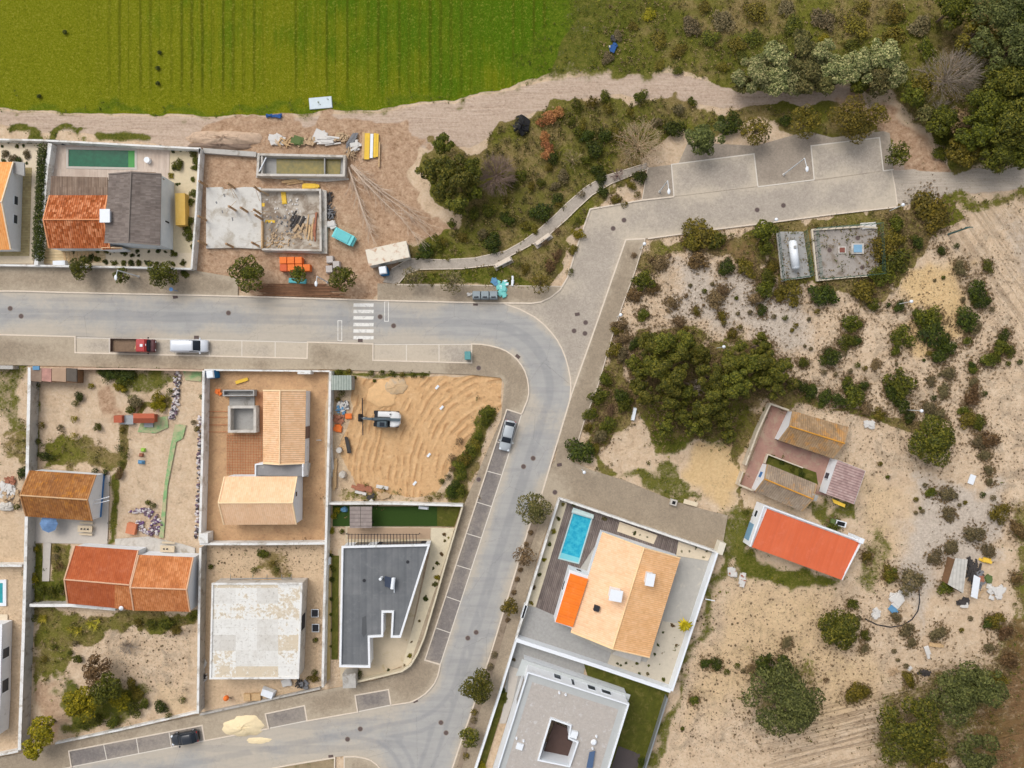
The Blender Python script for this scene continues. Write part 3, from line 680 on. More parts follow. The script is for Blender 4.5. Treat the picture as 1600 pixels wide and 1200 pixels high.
def gable(name, label, eaves, ze, zr, roof, wall=WHITE, over=.25, roof2=None, ridge=None, off=None, rz=None, verge=None, cat='house'):
    A, B, C, D = [P(x, y, ze) for x, y in eaves]
    R1, R2 = lerp(A, D, .5), lerp(B, C, .5)
    if off: R1 = lerp(A, D, off); R2 = lerp(B, C, off)
    R1.z = R2.z = zr
    base = (A+B+C+D)/4; base.z = 0
    t = thing(name, label, cat, base)
    mb = MB(); roofplane(mb, [A, B, R2, R1]); mb.cm = 1 if roof2 else 0; roofplane(mb, [C, D, R1, R2])
    ro = obj('roof', mb, [roof, roof2] if roof2 else roof, t)
    mb = MB(); up = Vector((0, 0, .05)); u = (R2-R1).normalized()*.02
    mb.tube(R1+up-u, R2+up+u, .11, n=6); obj('ridge_cap', mb, ridge or RIDGEC, ro).location -= t.location*0
    for e1, e2, rg_ in ((A, D, R1), (B, C, R2)): obj('verge', vtube(e1+up*.4, rg_+up*.4, e2+up*.4, .09), verge or ridge or RIDGEC, ro)
    ctr = (A+B+C+D)/4
    def ins(p):
        d_ = Vector((ctr.x-p.x, ctr.y-p.y)); a1 = (B-A).normalized(); a2 = (D-A).normalized()
        sx = 1 if d_.dot(a1.xy) > 0 else -1; sy = 1 if d_.dot(a2.xy) > 0 else -1
        return Vector((p.x, p.y))+a1.xy*sx*over+a2.xy*sy*over
    q = [ins(p) for p in (A, B, C, D)]; r1, r2 = lerp(q[0], q[3], off or .5), lerp(q[1], q[2], off or .5)
    hw = (A-D).length/2; zw = ze+(zr-ze)*over/hw-.13; zt = zr-.15
    mb = MB(); L = [q[0], q[1], r2, q[2], q[3], r1]
    zz = [zw, zw, zt, zw, zw, zt]
    n = 6; vs = [(p.x, p.y, 0) for p in L]+[(p.x, p.y, z) for p, z in zip(L, zz)]
    mb.add(vs, [(i, (i+1) % n, n+(i+1) % n, n+i) for i in range(n)]+[(6, 7, 8, 11), (9, 10, 11, 8)])
    obj('wall', mb, wall, t)
    return t, q, (A, B, C, D, R1, R2)
def flatroof(name, label, top, z, roofmat, wall=WHITE, par=.3, w=.25, cat='house', hole=None, rimmat=None):
    pts = [P(x, y, z) for x, y in top]; base = sum(pts, Vector())/len(pts); base.z = 0
    t = thing(name, label, cat, base)
    hs_ = [[P(x, y, z) for x, y in hole]] if hole else []
    mb = MB().prism([p.xy for p in pts], 0, z-par, [[p.xy for p in h] for h in hs_]); obj('wall', mb, wall, t)
    mb = MB(); mb.strip(pts, w, z-par-.12, z, True)
    for h in hs_: mb.strip(h, w, z-par-.12, z, True)
    obj('parapet', mb, rimmat or wall, t)
    mb = MB(); tri = MB().prism([p.xy for p in pts], z-par+.002, z-par+.03, [[p.xy for p in h] for h in hs_])
    tri.uv = {i: [(tri.v[k][0], tri.v[k][1]) for k in f] for i, f in enumerate(tri.f)}
    obj('roof', tri, roofmat, t); return t, pts
def flat(name, pts, z, mat, label=None, cat=None, th=.05, rot=0, kind='structure', hole=None):
    """ground overlay such as a terrace or lawn; UV in metres turned by rot"""
    mb = MB().prism([P(x, y).xy for x, y in pts], z-th, z, [[P(x, y).xy for x, y in hole]] if hole else []); ca, sa = math.cos(rot), math.sin(rot)
    mb.uv = {i: [(mb.v[k][0]*ca+mb.v[k][1]*sa, -mb.v[k][0]*sa+mb.v[k][1]*ca) for k in f] for i, f in enumerate(mb.f)}
    o = obj(name, mb, mat); return struct(o)
def wall_run(label, pts, h, th, mat=WALLW, name='boundary_wall', closed=False, cop=None, z0=-.2):
    w = [P(x, y, h) for x, y in pts]; base = Vector((sum(p.x for p in w)/len(w), sum(p.y for p in w)/len(w), 0))
    t = thing(name, label, 'wall' if 'wall' in name else 'fence', base)
    obj('wall_body', MB().strip(w, th, z0, h-.06, closed), mat, t)
    obj('coping', MB().strip(w, th+.06, h-.06, h, closed), cop or mat, t); return t
def chimney(parent, x, y, z0, z1, sx, sy, rot=0, mat=METALW):
    p = P(x, y, z1); f = obj('chimney', MB().box(p.x, p.y, z0, z1-.18, sx*.8, sy*.8, rot), mat, parent)
    mb = MB().box(p.x, p.y, z1-.15, z1, sx, sy, rot); cp = obj('chimney_cap', mb, METALW, parent); cp.parent = f; return f

# ---------------- yards and terraces ----------------
GRAV = paint('gravel_cream', c(216,200,174), .1, 3)
GRAVG = paint('gravel_grey', c(160,158,154), .16, 2.2, bump=.5)
YARD = paint('yard_grey', c(172,168,160), .1, 1, stain=c(196,188,172), st=.3)
LAWN = paint('lawn', c(78,80,20), .3, 1.6, stain=c(108,100,46), st=.5, bump=.5)
TURF = paint('artificial_turf', c(44,68,14), .12, 5, bump=.4)
TILEP = paint('terrace_tile', c(190,182,172), .07, 2.5)
POOLG = water('pool_green', c(16,100,70), c(10,80,56)); POOLB = water('pool_blue', c(74,186,204), c(30,148,182)); POOLT = water('pool_teal', c(60,160,168), c(50,140,150))

# far left house, partly out of frame
t, q, e = gable('gable_house', 'white gabled house with pale orange tiles, cut off by the left edge', [(-130,253),(21,253),(17,390),(-130,392)], 2.4, 4.6, ORANGEP, over=.15, ridge=paint('ridge_pale', c(228,208,180)))
window(t, q[2], q[1], .3, .42, 1.0, 1.9, -1); window(t, q[2], q[1], .52, .64, 1.0, 1.9, -1)
flat('garden_gravel', [(-200,218),(64,222),(72,228),(52,412),(-200,412)], .02, GRAV)
flat('wood_deck', [(18,262),(50,262),(46,400),(-200,400),(-200,395),(18,392)], .06, tiles('deck_olive', (c(150,134,96), c(176,160,116), c(192,176,134)), .25, groove=.4), rot=R(90))
obj('lean_to', MB().prism([P(20,252,2.2).xy, P(38,254,2.2).xy, P(38,275,2.2).xy, P(20,270,2.2).xy], 2.0, 2.2), CONCD, t)
wall_run('white garden wall along the dirt track behind the far left house', [(-200,214),(64,219)], 1.2, .2)
# pool house
flat('terrace', [(66,222),(312,232),(300,419),(56,412)], .03, GRAV)
flat('pool_deck', [(84,227),(104,226),(266,232),(264,300),(160,300),(80,300)], .1, DECKL, hole=[(106,232),(213,234),(213,264),(106,262)])
flat('wood_deck', [(68,300),(80,300),(80,390),(165,392),(165,410),(60,412)], .08, tiles('deck_yellow', (c(190,164,124), c(206,182,142), c(218,198,160)), .45, groove=.35), rot=R(90))
def pool(label, pts, rim, wmat, z=.12, rimw=.35, step=None):
    w = W(pts); t = thing('swimming_pool', label, 'pool', sum(w, Vector())/len(w))
    obj('rim', MB().strip(w, rimw, -.1, z+.04, True), rim, t); obj('water', MB().prism([p.xy for p in w], -.1, z-.04), wmat, t)
    if step: obj('steps', MB().prism([p.xy for p in W(step)], -.1, z-.02), step_m, t)
    return t
step_m = paint('pool_step', c(84,150,84), .05)
pool('long dark green swimming pool set in a pale deck behind the grey-shingled house', [(106,232),(213,234),(213,264),(106,262)], TILEP, POOLG, step=[(201,235),(212,235),(212,263),(201,263)])
t = thing('house', 'house with bright orange tiles left and grey shingles right, below the green pool', 'house', P(165, 340))
def part_gable(t, eaves, ze, zr, roof, wall, over=.1, off=.5, ridge=None):
    g, q, e = gable('tmp', 'x', eaves, ze, zr, roof, wall, over, off=off, ridge=ridge)
    for ch in list(g.children): ch.parent = t; ch.location += g.location-t.location
    bpy.data.objects.remove(g); return q, e
part_gable(t, [(78,305),(168,305),(172,388),(77,388)], 2.8, 4.2, ORANGE, WHITE, ridge=paint('ridge_orange', c(220,150,104)))
q, e = part_gable(t, [(252,272),(250,383),(163,379),(170,272)], 4.3, 5.3, THATCH, CORR, ridge=paint('ridge_grey', c(130,120,112)))
part_gable(t, [(160,384),(190,386),(190,389),(160,390)], 2.6, 2.7, ORANGE, WHITE, over=.02)
mb = MB().prism([P(80,275,2.7).xy, P(168,277,2.7).xy, P(168,306,2.7).xy, P(78,305,2.7).xy], 2.55, 2.7); mb.uv = {i: [(mb.v[k][0], mb.v[k][1]) for k in f] for i, f in enumerate(mb.f)}
obj('porch_roof', mb, WOODR, t)
for x, y in ((82,278),(124,279),(165,280)): obj('post', MB().box(*P(x,y,2.5).xy, 0, 2.56, .15, .15), WOODB, t)
chimney(t, 163.5, 337, 3.6, 5.2, 1.5, 2.0)
mb = MB()
for a, b in (((204,268),(243,270)),((243,270),(257,281)),((204,278),(204,268)),((243,270),(243,280)),((204,273),(243,275))): mb.tube(P(*a,3.6), P(*b,3.6), .06, n=4)
obj('pergola_frame', mb, WOODB, t)
onwall(t, 'downpipe', q[0], q[1], .62, .64, 1.6, 2.6, DARK, 1, .1)
t = solo('garden_shed', MB().box(*P(282,327,1.4).xy, 0, 1.5, 1.5, 4.9, R(1)), tiles('shed_yellow', (c(190,150,70), c(214,174,90), c(224,190,112)), .4), 'small yellow wooden lean-to beside the white corrugated wall of the grey-shingled house', 'shed')
wall_run('white wall with a thin top between the green pool and the dirt track', [(62,219),(104,221),(312,232),(311,240)], 1.5, .22)
wall_run('white side wall between the pool garden and the building site', [(312,232),(306,330),(299,420)], 1.5, .22)
wall_run('broad white wall beside the tall hedge left of the orange-tiled house', [(78,224),(72,268),(66,330),(62,360),(56,414)], 1.4, .55)
wall_run('low white front wall of the pool house garden facing the street', [(-200,413),(0,414),(56,415),(64,415),(180,417),(299,420)], 1.1, .22)
flat('garden_gravel', [(266,232),(312,234),(302,395),(262,395),(262,300)], .05, paint('gravel_sand', c(206,190,158), .1, 2))
solo('planter_slab', MB().box(*P(97,412).xy, 0, .8, 1.9, .7, R(2)), METALW, 'small white block with a flat top at the gate of the pool house front garden', 'gate box')
mb = MB(); 
for k in range(9): mb.box(*P(102+6*k, 401, 0).xy, 0, .15, .35, 1.4, .1)
stuff(obj('stepping_boards', mb, WOOD), 'short wooden stepping boards in the front garden gravel', 'boards')
solo('round_table', MB().disc(*P(233,252).xy, .1, .75, .45, k=1), METALW, 'small round white table on the pale deck right of the green pool', 'table')
# ---------------- building site ----------------
t = thing('building_shell', 'half-built house: bare pale slab with columns beside a roofless room full of rubble', 'building site', P(415, 340))
obj('slab', MB().prism([P(x,y,.35).xy for x, y in [(322,293),(347,292),(350,296),(382,292),(408,293),(410,389),(372,387),(322,388)]], -.1, .35), paint('slab_new', c(204,201,194), .1, .8, stain=c(164,154,138), st=.6), t)
obj('floor', MB().prism([P(x,y,.2).xy for x, y in [(408,297),(505,297),(510,395),(410,392)]], -.1, .2), paint('rubble_floor', c(186,176,162), .2, .8, stain=c(112,92,72), st=.9), t)
obj('block_wall', MB().strip([P(407,296,1.2),P(500,296.5,1.2),P(501,391,1.2),P(409,389.5,1.2)], .3, 0, 1.2), CONC, t)
obj('block_wall', MB().strip([P(409,389.5,.9),P(409,345,.9)], .2, 0, .9), WOOD, t)
obj('ledge', MB().prism([P(x,y,.5).xy for x, y in [(503,296),(510,298),(511,396),(412,393),(412,391),(503,391)]], -.1, .5), CONC, t)
COLW = paint('column_wood', c(170,138,104), .2, 3)
for x, y in ((368,295),(408,300),(408,335),(405,385),(370,330),(325,292),(324,345),(324,383),(366,387),(410,343),(388,332)):
    p = P(x, y); obj('column', MB().box(p.x, p.y, .3, 3.2, .26, .26), COLW, t)
mb = MB(); rr = random.Random(5)
for x, y in ((368,295),(408,300),(408,335),(405,385),(370,330)):
    p = P(x, y)
    for k in range(3): a = rr.uniform(0, 6.28); mb.tube((p.x, p.y, 2.6), (p.x+math.cos(a)*1.5, p.y+math.sin(a)*1.5, .35), .035, n=4)
obj('prop', mb, WOOD, t)
def pile(name, label, cat, boxes, seed=0, mats=None, group=None):
    """a heap: boxes = (x,y,n,spread px x,spread px y,len,wid,angle,jit,matindex)"""
    rr = random.Random(seed); mb = MB()
    for (x, y, n, sx, sy, ln, wd, an, jt, mi) in boxes:
        mb.cm = mi
        for k in range(n):
            px, py = x+rr.uniform(-sx, sx), y+rr.uniform(-sy, sy); p = P(px, py); z = rr.uniform(0.0, .25)+.02
            mb.box(p.x, p.y, z, z+rr.uniform(.05, .2), ln*rr.uniform(.6, 1.2), wd*rr.uniform(.6, 1.3), R(an+rr.uniform(-jt, jt)), rr.uniform(.8, 1))
    return solo(name, mb, mats or [WOOD], label, cat, group=group)
RUBM = [paint('rub_white', c(206,202,196), .08, 2), paint('rub_grey', c(120,120,122), .2, 2), paint('rub_tan', c(182,156,124), .2, 2), paint('rub_red', c(158,104,80), .25, 2), paint('rub_dark', c(66,62,60), .2, 2), WOOD, YEL, paint('rub_blue', c(96,142,176), .1, 2), paint('rub_green', c(92,108,62), .1, 2), paint('rub_orange', c(230,120,54), .1, 2)]
pile('debris_heap', 'grey plastic and splintered boards heaped inside the roofless concrete room', 'debris', [(467,345,14,10,8,1.8,.3,60,30,4),(472,362,20,10,10,1.2,.35,80,60,2),(485,358,6,4,8,3,.2,85,6,5),(492,355,5,2,8,3.2,.35,90,6,3)], 1, RUBM)
pile('plank_stack', 'yellow formwork panels lying on the ground above the roofless concrete room', 'planks', [(452,283,4,10,2,2.4,.5,5,8,5),(485,291,3,4,1,2.2,.6,0,2,6)], 2, RUBM)
pile('plank', 'yellow panel upright across the top of the roofless concrete room', 'planks', [(445,310,2,1,1,.7,2.2,5,5,6)], 3, RUBM)
pile('plank', 'short yellow board near the middle of the half-built house', 'planks', [(421,347,2,3,1,2.2,.6,0,3,6)], 4, RUBM)
pile('plank', 'small square yellow board beside the columns of the half-built house', 'planks', [(411,321,2,1,1,.8,.8,0,3,6)], 4, RUBM)
pile('plank', 'long pale timber lying at the bottom left of the new slab', 'planks', [(349,371.5,2,2,.6,3.2,.4,0,2,5)], 6, RUBM)
pile('plank_stack', 'brown boards lying on the left edge of the new slab', 'planks', [(337,357,3,2,2,2.2,.3,-8,6,2)], 7, RUBM)
t = thing('water_tank', 'long open concrete tank with olive water at the top of the building site', 'tank', P(470, 258))
obj('wall', MB().strip([P(404,241,1.3),P(538,244,1.3),P(537,274,1.3),P(402,273,1.3)], .35, 0, 1.3, True), CONC, t)
obj('floor', MB().prism([P(x,y).xy for x, y in [(402,241),(538,244),(537,276),(402,276)]], -.1, .2), CONCD, t)
obj('water', MB().prism([P(x,y).xy for x, y in [(433,249),(533,250),(532,273),(433,272)]], .15, .3), water('pool_olive', c(150,134,78), c(112,108,72)), t)
obj('divider', MB().strip([P(507,244,1.0),P(507,274,1.0)], .15, 0, 1.0), CONCD, t); obj('divider', MB().strip([P(409,242,1.2),P(409,273,1.2)], .25, 0, 1.2), CONC, t)
obj('strut', MB().tube(P(405,268,1.4), P(416,246,1.4), .1), METALW, t)
obj('footing', MB().prism([P(x,y).xy for x, y in [(400,276),(545,279),(545,281),(508,284),(400,277.5)]], -.1, .15), CONC, t)
wall_run('low grey concrete wall at the back of the building site below the soil heap', [(317,235),(400,241)], .6, .7, WALLG)
pile('debris_heap', 'long heap of white sacks, boards and branches behind the concrete tank', 'debris', [(432,218,5,5,4,1.6,1.4,20,60,0),(445,222,22,12,5,1.4,.15,0,80,5),(465,221,8,6,3,1.5,.8,0,20,8),(480,222,26,12,5,.7,.35,0,90,2),(500,213,4,4,3,1.7,1.5,10,60,0),(512,221,18,12,5,2.2,.25,-8,20,0),(535,216,20,9,7,1.0,.3,30,60,2)], 8, RUBM)
pile('debris_heap', 'small tangle of grey sheets just left of the upright yellow planks', 'debris', [(551,224,14,5,8,2.2,.3,60,18,1),(555,230,8,4,5,1.4,.5,50,40,0),(548,240,30,6,6,1.2,.1,0,90,2)], 9, RUBM)
for i, (x, y0, y1, m, w_, lb) in enumerate(((567,206,248,WOOD,.35,'pale plank, leftmost of the row of long planks'),(573,208,249,YEL,.8,'broad yellow plank, second of the row of long planks'),(580,209,247,METALW,.45,'whitish plank in the middle of the row of long planks'),
        (585,208,246,YEL,.4,'narrow yellow plank right of the whitish one in the row'),(589,209,245,YEL,.35,'rightmost yellow plank in the row of long planks'),(592,222,261,WOOD,.2,'thin timber lying lowest, at the right end of the plank row'))):
    solo('long_plank', MB().hexa([P(x-w_*5,y1,.05),P(x+w_*5,y1,.05),P(x+w_*5+1,y0,.05),P(x-w_*5+1,y0,.05)], [P(x-w_*5,y1,.25),P(x+w_*5,y1,.25),P(x+w_*5+1,y0,.25),P(x-w_*5+1,y0,.25)]), m, lb, 'plank', group='long planks lying behind the building site')
stuff(pile('rubble_scatter', 'broken blocks and dust strewn over the floor of the roofless room', 'rubble', [(450,372,70,36,14,.35,.2,30,90,2),(440,350,40,26,14,.3,.2,30,90,1),(430,380,20,16,8,.6,.12,20,60,5),(450,330,40,36,20,.3,.2,0,90,0)], 60, RUBM))
stuff(pile('scrap_scatter', 'loose scraps and short boards lying over the bare pale slab', 'rubble', [(365,340,26,36,40,.9,.12,20,90,2),(350,335,12,20,30,.5,.25,0,90,1)], 61, RUBM))
pile('pipe_coils', 'black pipes and sheets along the outside wall of the roofless room', 'pipes', [(516,320,20,3,18,1.2,.2,80,60,4),(519,335,16,4,10,.9,.12,30,90,1),(518,350,4,3,3,1.3,1,0,30,0)], 11, RUBM)
SKC = paint('skip_cyan', c(120,206,208), .06, 2, rough=.5); SKI = paint('skip_inside', c(108,190,192), .1, 2)
t = thing('skip', 'turquoise rubbish skip on the brown soil right of the roofless room', 'skip', P(539, 372))
p = P(539, 372); a_ = R(-27)
obj('body', MB().box(p.x, p.y, .1, 1.3, 2.9, 1.5, a_, 1.1), SKC, t); obj('lid', MB().box(p.x-.1, p.y+.05, 1.3, 1.4, 2.6, 1.5, a_, .9), SKI, t)
obj('flange', MB().box(p.x+1.45, p.y-.72, .4, .9, .5, 1.4, a_), SKC, t)
t = thing('site_cabin', 'long dirty white container spotted with rust at the start of the park path', 'container', P(606, 398)); p = P(605.5, 396, 2.4); a_ = R(12.5)
obj('body', MB().box(p.x, p.y, .1, 2.3, 6.3, 2.45, a_), paint('cabin_side', c(206,202,192), .06, 1.2, stain=c(170,150,120), st=.4), t)
obj('roof', MB().box(p.x, p.y, 2.3, 2.42, 6.4, 2.55, a_), paint('cabin_roof', c(222,212,194), .06, 1.6, stain=c(176,122,78), st=.42), t)
def toilet(x, y, lb):
    t = thing('portable_toilet', lb, 'toilet', P(x, y)); p = P(x, y, 2.2)
    BL = paint('toilet_blue', c(30,108,160), .08, 3)
    obj('cabin', MB().box(p.x, p.y, 0, 2.05, 1.15, 1.15, R(8)), BL, t); obj('roof', MB().box(p.x, p.y, 2.05, 2.3, 1.2, 1.2, R(8), .8), METALW, t)
    obj('door', MB().box(p.x+.62, p.y, .1, 1.95, .05, .8, R(8)), BL, t); return t
toilet(598, 422, 'blue portable toilet with a white roof below the long rusty container')
toilet(328, 585, 'blue portable toilet with a white roof in the corner of the cream-tiled house plot')
BR_ = paint('orange_brick', c(232,122,58), .1, 4); BR2 = paint('orange_brick_red', c(206,100,62), .1, 4)
ROWW = {0: 'upper', 1: 'lower'}; CW = ['first', 'second', 'third', 'fourth']
for r_, cnt in ((0, 3), (1, 4)):
    for k in range(cnt):
        p = P(442+12*k+(.5 if r_ else 0), 406.5+11.5*r_, 1.2)
        solo('brick_pallet', MB().box(p.x, p.y, .12, 1.2, 1.05, 1.02, R(1)).box(p.x, p.y, 0, .12, 1.1, 1.0, R(1)), BR2 if (r_, k) == (1, 0) else BR_,
             f'pallet of orange bricks, {CW[k]} from the left in the {ROWW[r_]} row', 'brick pallet', group='pallets of orange bricks on the building site')
for x, y, lb in ((515,405,'grey bag, upper of the two stacked left of the other at the site entrance'),(514,420,'grey bag, lower of the group at the site entrance'),(525,413,'grey bag, rightmost of the group at the site entrance')):
    p = P(x, y, .8); solo('big_bag', MB().box(p.x, p.y, 0, .8, 1.1, 1.15, R(3), .88), paint('bag_grey', c(186,178,172), .1, 3), lb, 'bag', group='grey building bags at the site entrance')
mb = MB()
rr_ = random.Random(3)
for k in range(14): mb.box(*P(464+rr_.uniform(-14,14), 444+k*1.45).xy, -.02, .1+.05*rr_.random(), rr_.uniform(8, 15), .11, R(rr_.uniform(-1.2,.6)))
solo('timber_stack', mb, [paint('dark_timber', c(128,92,66), .3, 2)], 'long dark brown timbers laid beside the street kerb below the brick pallets', 'timber')
solo('tarpaulin', MB().box(*P(465,439).xy, .02, .3, 2.8, .8, R(-4), .9), paint('tarp_cyan', c(96,178,184), .2, 2), 'turquoise sheet half hidden under the tree by the street below the brick pallets', 'tarpaulin')
def mound(name, x, y, rx, ry, h, mat, label, seed=0, kind='structure'):
    rr = np.random.RandomState(seed+40); n, m = 14, 48; vs = [(0, 0, h)]; fs = []; ph = rr.rand(6)*6.28
    for i in range(1, n+1):
        for j in range(m):
            a = 2*math.pi*j/m; k = 1+.1*math.sin(2*a+ph[0])+.07*math.sin(3*a+ph[1])+.05*math.sin(7*a+ph[2])+.03*math.sin(13*a+ph[3]); t = i/n
            z = h*(1-t*t)**1.2+(.09*math.sin(5*t+3*a+ph[4])+.07*math.sin(11*t+9*a+ph[5])+rr.uniform(-.06, .06))*min(h, .6)*(1-t)*1.6-(.1 if i == n else 0); vs.append((math.cos(a)*rx*k*t, math.sin(a)*ry*k*t, z))
    fs += [(0, 1+j, 1+(j+1) % m) for j in range(m)]
    for i in range(n-1): fs += [(1+i*m+j, 1+(i+1)*m+j, 1+(i+1)*m+(j+1) % m, 1+i*m+(j+1) % m) for j in range(m)]
    o = obj(name, MB().add(vs, fs), mat, smooth=True); o.location = P(x, y, .0); return struct(o)
SOILP = paint('soil_pile', c(190,164,140), .22, 1.4, stain=c(136,112,90), st=.4, bump=.6); SANDP = paint('sand_pile', c(232,212,172), .08, 1.5, bump=.5)
mound('soil_heap', 350, 217, 5.4, 1.5, .8, SOILP, '', 1); mound('soil_heap', 345, 228, 4.6, .8, .5, paint('soil_dark', c(134,114,98), .2, 2), '', 2)
mound('sand_heap', 381, 1134, 3.3, 1.9, .8, SANDP, '', 3); mound('sand_heap', 404, 1157, 2.2, .5, .1, SANDP, '', 4)
mound('sand_heap', 617, 604, 2.0, 1.4, .3, paint('gravel_pile', c(200,170,132), .16, 1.6, stain=c(176,160,140), st=.6), '', 5); mound('sand_heap', 597, 616, 2.5, 2.0, .15, paint('sand_orange', c(216,176,128), .12, 1.5), '', 6)
# ---------------- left plots below the street ----------------
wall_run('long whitish wall on the left running down from the street to the lower road', [(46,574),(43,700),(40,860),(36,1000),(30,1172)], 1.9, .42, WALLG, cop=WALLW)
wall_run('thin wall with a brownish top along the pavement above the vegetable garden', [(46,576),(180,576),(318,579)], 1.2, .22, paint('wall_tan', c(196,170,148), .1, 1))
wall_run('short whitish wall at the far left by the pavement', [(-200,571),(20,574)], 1.2, .5, WALLG)
wall_run('pale wall left of the cream-tiled house from the pavement down to its gate block', [(318,579),(316,700),(312,845)], 1.9, .3)
wall_run('white wall between the cream-tiled house and the sandy lot, ending at the lower pavement', [(516,580),(513,700),(509,850),(506,960),(504,1074)], 1.9, .3)
wall_run('whitish wall between the cream-tiled house plot and the unfinished white slab roof', [(312,850),(420,850),(508,849)], 1.7, .3)
wall_run('white wall between the weedy plot with yellow-green trees and the unfinished slab roof', [(313,856),(311,950),(309,1115)], 1.9, .3, WALLG, cop=WALLW)
wall_run('pavement wall in front of the cream-tiled house', [(319,578),(420,579),(515,580)], 1.1, .2, WALLW)
solo('meter_block', MB().box(*P(318,841,2).xy, 0, 2, 1.3, 1.5), WALLW, 'white meter block where the walls below the cream-tiled house meet', 'gate post')
solo('meter_block', MB().box(*P(475,581.5,1.8).xy, 0, 1.8, 2.0, .6), WALLW, 'white gate block on the pavement above the cream-tiled roof', 'gate post')
wall_run('pale wall below the red and orange roofed house', [(46,946),(110,946),(180,952)], 1.5, .4, WALLG, cop=WALLW)
wall_run('pavement wall of the weedy plot at the lower road', [(86,1162),(200,1138),(309,1113)], .7, .2, WALLW)
wall_run('low broken wall by the lower pavement before the unfinished slab roof', [(312,1117),(400,1098),(500,1076)], .6, .2, WALLG)
wall_run('thin wall between the empty sandy plot and the pool plot at the left edge', [(-200,884),(34,884)], 1.5, .3)
wall_run('low wall at the bottom left corner by the lower road', [(-100,1200),(28,1174)], 1.0, .25)
# rust house
t, q, e = gable('gable_house', 'small house with rust orange tiles and a blue stripe along its white gable', [(47,735),(150,742),(144,814),(41,807)], 2.6, 4.3, RUSTT, over=.12, ridge=paint('ridge_tan', c(206,170,130)), verge=paint('verge_brown', c(176,128,84), .2, 3))
onwall(t, 'base_stripe', q[1], q[2], 0, 1, 0.02, .45, BLUE, 1, .05)
obj('awning_frame', MB().tube(P(145,783,2.4), P(171,776,2.2), .06).tube(P(145,788,2.4), P(171,782,2.2), .06), METALW, t)
flat('terrace', [(48,808),(145,812),(166,742),(172,742),(168,850),(48,848)], .05, TILEP)
flat('garden_path', [(68,848),(80,848),(77,908),(66,908)], .05, TILEP)
flat('concrete_yard', [(180,842),(232,838),(285,850),(305,856),(305,868),(180,862)], .04, CONC)
t = thing('parasol', 'faded blue garden parasol on the terrace below the rust-tiled house', 'parasol', P(74, 821))
mb = MB(); p = P(73.5, 819, 2.3); mb.disc(p.x, p.y, 1.9, 2.4, 1.4, 8, .06); obj('canopy', mb, paint('parasol_blue', c(104,134,172), .22, 2), t); obj('pole', MB().tube((p.x, p.y, .05), (p.x, p.y, 2.0), .05), STEEL, t)
def picnic(x, y, lb, rot=0, group=None, n=3):
    t = thing('garden_table', lb, 'table', P(x, y)); p = P(x, y); ca, sa = math.cos(rot), math.sin(rot)
    T_ = paint('table_cream', c(206,188,160), .1, 3)
    obj('tabletop', MB().box(p.x, p.y, .68, .76, 2.2, 1.0, rot), T_, t); obj('leg', MB().box(p.x-.8*ca, p.y-.8*sa, .05, .68, .12, .7, rot), T_, t); obj('leg', MB().box(p.x+.8*ca, p.y+.8*sa, .05, .68, .12, .7, rot), T_, t)
    for s in (-1, 1): obj('bench', MB().box(p.x-sa*.9*s, p.y+ca*.9*s, .38, .45, 2.0, .3, rot), T_, t)
    for k in range(n): obj('pot', MB().disc(p.x+ca*(k-1)*.5, p.y+sa*(k-1)*.5, .76, .9, .12, 8), DARK, t)
    return t
picnic(137, 825, 'cream garden table with three dark pots on the terrace below the rust-tiled house', R(-3))
picnic(265, 856, 'weathered garden table by the white back wall of the orange-roofed house', R(-3), n=2)
# red + orange house
t = thing('house', 'long house with a dark red left roof and weathered orange tiles on the right', 'house', P(207, 905))
RC = paint('ridge_pink', c(210,170,138))
part_gable(t, [(117,853),(216,860),(208,953),(106,943)], 2.6, 4.2, REDT, WHITE, ridge=RC, off=.53)
q, e = part_gable(t, [(217,867),(302,871),(297,956),(209,954)], 2.9, 4.5, BRICKT, WHITE, ridge=RC, off=.53)
pts = [P(180,914,4.13), P(206,917,4.13), P(208,953.5,2.72), P(179,950.5,2.72)]
mb = MB(); pts[0].z = pts[1].z = 4.2; roofplane(mb, [pts[3], pts[2], pts[1], pts[0]], .05); obj('roof_patch', mb, BRICKT, t)
obj('satellite_dish', MB().disc(*P(188,951,3.4).xy, 3.2, 3.4, .35, 12, .3).tube(P(188,951,2.7), P(188,951,3.2), .04), METALW, t)
# vegetable garden
t = thing('garden_shed', 'flat patchwork shed of brown boards in the corner of the vegetable garden by the pavement', 'shed', P(84, 584))
obj('wall', MB().box(*P(84,587,1.8).xy, 0, 1.7, 7.0, 2.0, R(-2)), WOODB, t)
for (x0, x1, m) in ((48,65,WOODR),(65,80,paint('purple_sheet', c(176,132,120), .3, 1.5)),(81,103,paint('tan_sheet', c(170,142,118), .1, 1)),(104,120,paint('dark_sheet', c(92,84,76), .2, 1))):
    obj('roof_panel', MB().prism([P(x0,575,1.9).xy, P(x1,576,1.9).xy, P(x1,597,1.9).xy, P(x0,595,1.9).xy], 1.7, 1.9+.01*(x0 % 5)), m, t)
obj('box', MB().box(*P(56,575,2.1).xy, 1.9, 2.1, 1.0, .6), RUBM[7], t)
t = thing('playhouse', 'little playhouse with a reddish gabled roof on green matting in the garden', 'playhouse', P(225, 655))
PR = paint('play_roof', c(172,92,66), .12, 3)
for s, (xa, xb, ya, yb, yr) in enumerate(((208,241,646,661,653.5),)):
    A, B, C, D = P(xa,ya,1.5), P(xb,ya,1.5), P(xb,yb,1.5), P(xa,yb,1.5); R1, R2 = P(xa,yr,2.2), P(xb,yr,2.2); mb = MB(); roofplane(mb, [A,B,R2,R1], .05); roofplane(mb, [C,D,R1,R2], .05); obj('roof', mb, PR, t)
